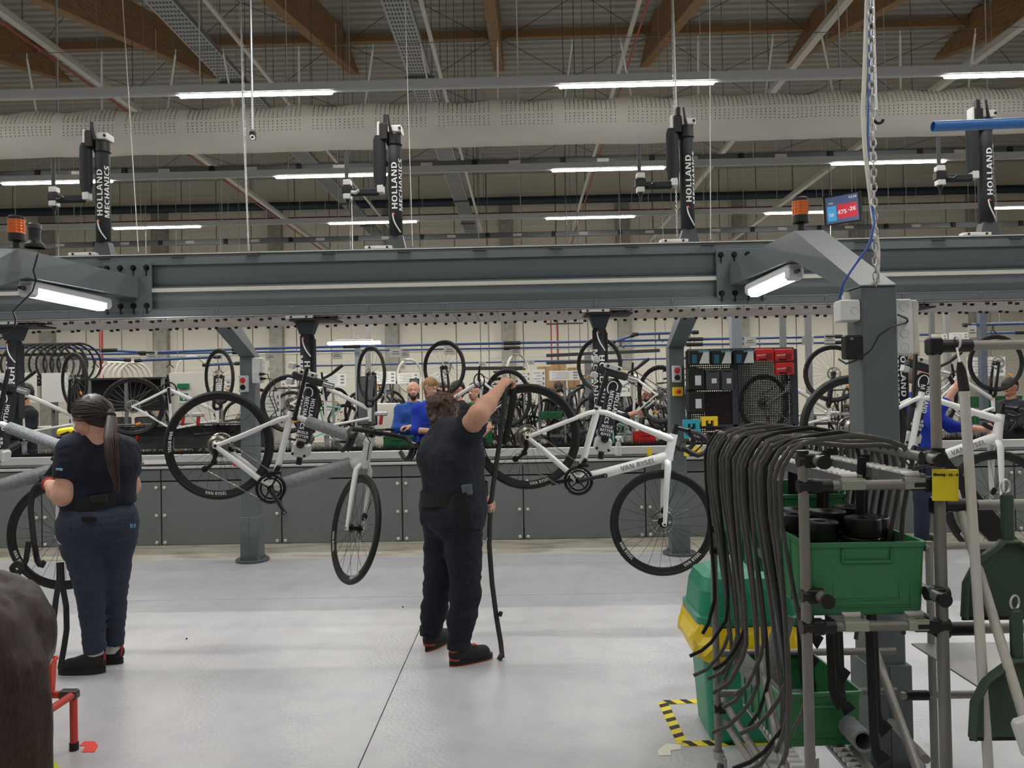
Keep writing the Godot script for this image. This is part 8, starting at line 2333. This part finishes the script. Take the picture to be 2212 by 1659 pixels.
func charger_board() -> void:
	var z := 7.25
	var a := P(1484, 758, z); var b := P(1718, 940, z)
	var c := (a + b) / 2
	var t := thing("charger_board", "dark perforated board full of battery chargers beside the rear post", "board", Vector3(c.x, 0, c.z))
	var w := b.x - a.x
	var fr := m(44, 50, 60, 0.5)
	pw("upright", MB.new().rbox(Vector3(a.x, c.y, -z), Vector3(0.03, a.y - b.y, 0.04), 0.006), fr, t)
	for x in [a.x + w * 0.44, b.x]: pw("upright", MB.new().rbox(Vector3(x, a.y / 2, -z), Vector3(0.06 if x > a.x + 0.1 else 0.03, a.y, 0.04), 0.006), fr, t)
	for y in [a.y, b.y + 0.1]: pw("crossbar", MB.new().rbox(Vector3(c.x, y, -z), Vector3(w, 0.03, 0.04), 0.006), fr, t)
	# mesh panels: crossed wires
	for e in [[a.x + 0.02, a.x + w * 0.42, 0.02], [a.x + w * 0.46, b.x - 0.02, 0.016]]:
		var wm := MB.new()
		var x: float = e[0]
		while x < e[1]:
			wm.box(Vector3(x, c.y, -z), Vector3(0.009, a.y - b.y, 0.003)); x += e[2]
		var y := b.y
		while y < a.y:
			wm.box(Vector3((e[0] + e[1]) / 2, y, -z), Vector3(e[1] - e[0], 0.009, 0.003)); y += e[2]
		pw("mesh_panel", wm, m(34, 36, 44, 0.5), t)
	pw("red_sheet", MB.new().box(P(1553, 888, z + 0.12), Vector3(0.26, 0.36, 0.004)), m(112, 40, 44, 0.7), t)
	# chargers: [px, py, w, h (px), kind, label]
	var ch := [[1508, 772, 44, 34, 0, "teal and black charger first in the upper row by the rear post"], [1556, 772, 46, 34, 0, "teal and black charger in the middle of the upper row"], [1604, 771, 46, 34, 0, "teal and black charger beside the red chargers"], [1650, 767, 42, 28, 1, "red charger next to the teal ones"], [1692, 767, 42, 28, 1, "red charger at the board's upper corner"], [1693, 796, 42, 28, 1, "red charger under the corner one"], [1503, 819, 38, 50, 2, "tall black charger with white label under the teal ones"], [1538, 820, 32, 48, 3, "dark grey charger with orange and white label"], [1570, 820, 28, 50, 3, "dark grey charger at the end of the second row"], [1504, 869, 38, 48, 2, "tall black charger at the bottom of the board"]]
	for e in ch:
		var p := P(e[0], e[1], z - 0.04)
		var k: float = z / FPX
		var ww: float = e[2] * k
		var hh: float = e[3] * k
		var o := thing("battery_charger", e[5], "charger", p + Vector3(0, -hh / 2, 0), "battery chargers on the board")
		var mt: StandardMaterial3D = [m(30, 36, 40, 0.5), m(196, 44, 48, 0.45), m(26, 27, 29, 0.5), m(64, 66, 70, 0.5)][e[4]]
		pw("case", MB.new().rbox(p, Vector3(ww * 0.96, hh * 0.95, 0.07), 0.014), mt, o)
		var f := p + Vector3(0, 0, 0.036)
		match int(e[4]):
			0:
				pw("teal_panel", MB.new().rbox(f + Vector3(-ww * 0.22, -hh * 0.12, 0), Vector3(ww * 0.24, hh * 0.55, 0.008), 0.003), m(40, 96, 120, 0.5), o)
				pw("pale_label", MB.new().prism([Vector2(0, -0.06), Vector2(0.09, -0.06), Vector2(0.09, 0.05), Vector2(0.045, 0.05)], 0.006, Transform3D(Basis.IDENTITY, f + Vector3(0.0, 0, 0))), m(206, 212, 210, 0.5), o)
				pw("lettering", MB.new().text("makita", 0.022, Transform3D(Basis.IDENTITY, f + Vector3(ww * 0.25, hh * 0.36, 0.004))), m(120, 190, 200, 0.5), o)
			1:
				pw("battery_bay", MB.new().rbox(f + Vector3(ww * 0.2, -hh * 0.1, 0), Vector3(ww * 0.3, hh * 0.45, 0.012), 0.006), m(120, 28, 32, 0.5), o)
				pw("lettering", MB.new().text("Milwaukee", 0.013, Transform3D(Basis(Vector3.BACK, 0.1), f + Vector3(-ww * 0.15, 0.0, 0.002))), m(226, 220, 218, 0.5), o)
				pw("indicator_plate", MB.new().box(f + Vector3(-ww * 0.1, -hh * 0.35, 0), Vector3(ww * 0.4, hh * 0.14, 0.003)), m(36, 34, 36, 0.5), o)
			_:
				pw("white_label", MB.new().rbox(f + Vector3(ww * 0.08, -hh * 0.06, 0), Vector3(ww * 0.34, hh * (0.42 if e[4] == 2 else 0.22), 0.006), 0.002), m(208, 212, 214, 0.5), o)
				pw("vent", MB.new().box(f + Vector3(0, hh * 0.36, 0), Vector3(ww * 0.6, hh * 0.06, 0.004)), m(16, 16, 18, 0.6), o)
	# magnetic tool holders: [px, py, yellow, label]
	for e in [[1493, 918, false, "upper teal tool holder on the board"], [1496, 938, false, "lower teal tool holder on the board"], [1532, 911, true, "upper yellow tool holder on the board"], [1496, 976, true, "lower yellow tool holder by the handlebar"]]:
		var p := P(e[0], e[1], z - 0.09)
		one("tool_holder", MB.new().rbox(p + Vector3(0, 0.03, 0), Vector3(0.15, 0.04, 0.06), 0.006).rbox(p + Vector3(-0.055, -0.01, 0), Vector3(0.04, 0.06, 0.06), 0.006).rbox(p + Vector3(0.055, -0.01, 0), Vector3(0.04, 0.06, 0.06), 0.006).rbox(p + Vector3(0, 0.0, 0), Vector3(0.02, 0.04, 0.05), 0.005), m(236, 204, 40, 0.5) if e[2] else m(40, 160, 178, 0.5), e[3], "tool holder")

func clutter() -> void:
	# crates and boxes on the second line and beyond: [px, py bottom, w, h (px), z, colour, label]
	var cr := [[861, 968, 60, 26, 9.0, [34, 98, 62], "green crate on the worktop in front of the bald man"], [1392, 958, 46, 26, 9.0, [196, 40, 40], "red crate on the worktop by the column stand"], [1455, 968, 50, 12, 9.05, [40, 92, 56], "flat green crate on the worktop near the charger board"], [2150, 880, 80, 24, 11.5, [32, 92, 56], "upper green crate behind the grey haired man"], [2140, 915, 90, 26, 11.5, [32, 92, 56], "lower green crate behind the grey haired man"], [1925, 900, 60, 30, 11.5, [34, 96, 60], "green crate beyond the gantry post's yellow edge"], [1045, 960, 36, 34, 11.5, [28, 104, 60], "green tub beneath the far roller tables"], [1190, 905, 50, 16, 12.2, [34, 96, 60], "green tray on the silver rollers"], [1770, 1112, 76, 30, 5.6, [230, 80, 44], "orange open tray low behind the pipe rack"]]
	for e in cr:
		var k: float = e[4] / FPX
		crate(e[6], P(e[0], e[1], e[4]), e[2] * k, e[2] * k * 0.8, e[3] * k, m(e[5][0], e[5][1], e[5][2], 0.45), Basis.IDENTITY, "", "storage_crate")
	var tp := P(1790, 1113, 5.6)
	var tl := thing("parts_trolley", "low grey parts trolley carrying the orange tray behind the pipe rack", "trolley", Vector3(tp.x, 0, tp.z))
	pw("top", MB.new().rbox(tp + Vector3(0, -0.016, 0), Vector3(0.7, 0.03, 0.5), 0.006), m(150, 152, 154, 0.45), tl)
	for sx in [-1, 1]:
		for sz in [-1, 1]: pw("leg", MB.new().cyl(Vector3(tp.x + 0.32 * sx, 0, tp.z + 0.22 * sz), Vector3(tp.x + 0.32 * sx, tp.y - 0.03, tp.z + 0.22 * sz), 0.014, -1, 10), m(120, 122, 124, 0.45), tl)
	for e in [[1178, 838, 34, 46, 14.8, "tall cardboard box stacked beyond the far person"], [1208, 838, 30, 52, 15.0, "second cardboard box beside the tall one"], [1240, 838, 26, 44, 15.2, "cardboard box at the end of the stack by the wheel"], [1957, 780, 40, 44, 13.5, "cardboard box on the shelf over the grey haired man"], [1905, 850, 34, 20, 11.5, "low cardboard box beside the gantry post"]]:
		var k: float = e[4] / FPX
		var p := P(e[0], e[1], e[4])
		var t := thing("cardboard_box", e[5], "box", p)
		pl("box", MB.new().rbox(Vector3(0, e[3] * k / 2, 0), Vector3(e[2] * k, e[3] * k, e[2] * k), 0.006), m(172, 138, 98, 0.8), t)
		if e[4] > 13.0 or e[4] < 12.0: pl("pallet_stand", MB.new().box(Vector3(0, -0.02, 0), Vector3(e[2] * k * 1.05, 0.04, e[2] * k)).box(Vector3(-e[2] * k * 0.4, -p.y / 2, 0), Vector3(0.05, p.y, 0.05)).box(Vector3(e[2] * k * 0.4, -p.y / 2, 0), Vector3(0.05, p.y, 0.05)), m(110, 112, 112, 0.5), t)
		pl("tape", MB.new().box(Vector3(0, e[3] * k / 2, e[2] * k / 2 + 0.001), Vector3(0.05, e[3] * k * 0.98, 0.002)), m(150, 116, 78, 0.5), t)
	# black shelf and rack with wheels
	var a := P(140, 822, 11.2); var b := P(372, 884, 11.2)
	var sh := thing("shelf_unit", "long black steel shelf behind the dark haired woman", "shelf", Vector3((a.x + b.x) / 2, 0, a.z))
	pw("back_sheet", MB.new().box((a + b) / 2 + Vector3(0, 0, -0.1), Vector3(b.x - a.x, a.y - b.y, 0.02)), m(34, 35, 38, 0.5), sh)
	for y in [a.y, b.y, 0.5]: pw("board", MB.new().box(Vector3((a.x + b.x) / 2, y, a.z + 0.1), Vector3(b.x - a.x, 0.03, 0.4)), m(40, 41, 44, 0.45), sh)
	for i in 4: pw("upright", MB.new().box(Vector3(lerpf(a.x, b.x, i / 3.0), a.y / 2, a.z + 0.28), Vector3(0.045, a.y, 0.03)), m(120, 124, 126, 0.4, 0.3), sh)
	for i in 3: pw("drawer_box", MB.new().rbox(Vector3(lerpf(a.x, b.x, 0.2 + 0.3 * i), b.y - 0.25, a.z + 0.05), Vector3(0.3, 0.3, 0.3), 0.02), m(70, 72, 74, 0.5), sh)
	var ra := P(-20, 768, 12.0); var rb := P(182, 812, 12.0)
	var rk := thing("wheel_rack", "black frame rack hung with spare bicycle wheels", "rack", Vector3((ra.x + rb.x) / 2, 0, ra.z))
	for y in [ra.y, rb.y]: pw("rail", MB.new().box(Vector3((ra.x + rb.x) / 2, y, ra.z), Vector3(rb.x - ra.x, 0.04, 0.04)), m(24, 24, 26, 0.5), rk)
	for x in [ra.x, rb.x]: pw("upright", MB.new().box(Vector3(x, ra.y / 2, ra.z), Vector3(0.05, ra.y, 0.05)), m(24, 24, 26, 0.5), rk)
	for i in 9:
		var t := thing("spare_wheel", "spare black bicycle wheel hung in the black frame rack", "wheel", Vector3(lerpf(ra.x + 0.5, rb.x - 0.1, i / 8.0), (ra.y + rb.y) / 2 + 0.02, ra.z - 0.05), "spare wheels in the frame rack", Basis(Vector3.UP, 0.9))
		mi("tyre", part_mesh("tyrefalse", func(): return MB.new()), rubber(), t)
		mi("spokes", part_mesh("spokesfalse0.0", func(): return MB.new()), m(120, 120, 118, 0.4, 0.5), t)
	for e in [[243, 818, 5, "pale"], [415, 805, 1, "pale single"], [885, 812, 1, "pale high"], [1118, 800, 1, "pale far"]]:
		for i in e[2]:
			var p := P(e[0] + 12 * i, e[1], 13.2)
			one("bare_rim", MB.new().torus(p, Vector3(1, 0, 0.8), 0.28, 0.022, 24, 6), m(222, 218, 204, 0.5), "bare cream rim stacked behind the round tyre" if i > 0 or e[2] > 1 else {"pale single": "bare cream rim beyond the slim socket post", "pale high": "bare cream rim above the bald man", "pale far": "bare cream rim beyond the raised fist"}[e[3]], "rim", "cream rims on the far lines")
	# first aid cabinet and sign
	var fa := P(396, 834, 11.06)
	one("first_aid_box", MB.new().rbox(fa, Vector3(0.16, 0.075, 0.06), 0.008), m(24, 112, 72, 0.5), "green first aid box on a pale panel", "first aid box")
	var fs := P(398, 858, 11.085)
	var ft := thing("first_aid_sign", "white framed green sign with a white cross", "sign", fs + Vector3(0, -0.08, 0))
	pw("frame", MB.new().rbox(fs, Vector3(0.17, 0.17, 0.02), 0.004), m(224, 226, 222, 0.5), ft)
	pw("green_field", MB.new().box(fs + Vector3(0, 0, 0.011), Vector3(0.125, 0.11, 0.002)), m(30, 112, 88, 0.5), ft)
	pw("cross", MB.new().box(fs + Vector3(0, 0, 0.013), Vector3(0.075, 0.025, 0.002)).box(fs + Vector3(0, 0, 0.013), Vector3(0.025, 0.075, 0.002)), m(236, 238, 236, 0.5), ft)
	one("first_aid_board", MB.new().rbox(P(412, 860, 11.1), Vector3(0.62, 0.75, 0.02), 0.004), m(214, 212, 202, 0.6), "pale panel behind the first aid sign", "panel")
	# yellow machine frame and pale desk by the bald man
	var ya := P(852, 932, 10.9)
	one("yellow_barrier", MB.new().box(ya + Vector3(0.1, 0, 0), Vector3(0.3, 0.06, 0.06)).box(Vector3(ya.x - 0.03, ya.y / 2, ya.z), Vector3(0.06, ya.y, 0.06)).box(Vector3(ya.x + 0.22, ya.y / 2, ya.z), Vector3(0.06, ya.y, 0.06)), m(236, 178, 36, 0.5), "yellow steel frame beside the bald man's legs", "frame")
	one("pale_cabinet", MB.new().rbox(Vector3(P(838, 905, 11.6).x, 0.74, -11.6), Vector3(0.32, 1.48, 0.4), 0.01), m(198, 196, 186, 0.5), "pale tall cabinet beside the tall dark screen", "cabinet")
	# guns and tools hung over the worktop
	for e in [[395, 905, "first red pistol driver hung over the worktop"], [428, 905, "second red pistol driver hung over the worktop"], [297, 938, "red and black driver hung below the round tyre"], [823, 903, "red driver on the pale bench by the screen"]]:
		var p := P(e[0], e[1], 9.1)
		var t := thing("pistol_driver", e[2], "driver", p)
		pl("body", MB.new().rbox(Vector3(0, 0.05, 0), Vector3(0.16, 0.05, 0.05), 0.015), m(196, 198, 198, 0.35, 0.3) if e[0] > 300 else m(40, 40, 42, 0.5), t)
		pl("grip", MB.new().rbox(Vector3(0.0, -0.02, 0), Vector3(0.04, 0.12, 0.035), 0.012, Basis(Vector3.BACK, -0.15)), m(178, 40, 44, 0.5), t)
	# a tool board under the bicycles
	one("tool_shelf", MB.new().rbox(P(420, 944, 9.3), Vector3(1.9, 0.28, 0.02), 0.004).box(P(420, 915, 9.3) + Vector3(0, 0, 0.1), Vector3(1.9, 0.02, 0.2)), m(86, 84, 82, 0.5), "grey tool shelf sheet above the brush strip", "shelf")
	# spray bottle on the worktop
	var sp := P(1336, 984, 8.3)
	var sb := thing("spray_bottle", "clear spray bottle with white trigger on the worktop", "bottle", sp)
	pl("bottle", MB.new().lathe([Vector2(0, 0), Vector2(0.035, 0), Vector2(0.038, 0.01), Vector2(0.038, 0.09), Vector2(0.028, 0.13), Vector2(0.014, 0.155), Vector2(0.014, 0.17)], Transform3D.IDENTITY, 18), clear(225, 232, 232, 0.35), sb)
	pl("trigger", MB.new().rbox(Vector3(0.005, 0.195, 0), Vector3(0.075, 0.03, 0.025), 0.008).tube([Vector3(0.035, 0.185, 0), Vector3(0.05, 0.16, 0), Vector3(0.048, 0.14, 0)], 0.006, 6).cyl(Vector3(0, 0.165, 0), Vector3(0, 0.185, 0), 0.015, -1, 12), m(230, 230, 228, 0.5), sb)
	# papers and marks on the worktop edge
	one("paper_slip", MB.new().box(P(335, 998, 8.34), Vector3(0.24, 0.045, 0.003)), m(232, 232, 228, 0.7), "white paper slip stuck on the worktop edge behind the wheel", "paper")
	one("edge_tape", MB.new().box(P(1403, 976, 8.33), Vector3(0.05, 0.08, 0.003)), m(236, 206, 40, 0.6), "yellow tape piece stuck on the worktop edge", "tape")
	one("red_clip", MB.new().rbox(P(511, 1004, 8.335), Vector3(0.07, 0.025, 0.02), 0.006), m(196, 40, 40, 0.5), "small red clip on the worktop edge by the slim post", "clip")
	# yellow gun held on the handlebar by the dark haired woman
	var yg := P(142, 932, 4.7)
	var yt := thing("yellow_tool", "yellow and black hand tool by the dark haired woman's face", "tool", yg)
	pl("shell", MB.new().rbox(Vector3.ZERO, Vector3(0.1, 0.045, 0.06), 0.016, Basis(Vector3.BACK, 0.15)), m(238, 206, 30, 0.45), yt)
	pl("black_band", MB.new().rbox(Vector3(0.01, -0.012, 0.01), Vector3(0.06, 0.012, 0.055), 0.005, Basis(Vector3.BACK, 0.35)), m(28, 28, 28, 0.5), yt)
	pl("nose", MB.new().cyl(Vector3(0.05, 0.0, 0), Vector3(0.085, -0.02, 0), 0.016, 0.01, 10), m(28, 28, 28, 0.5), yt)
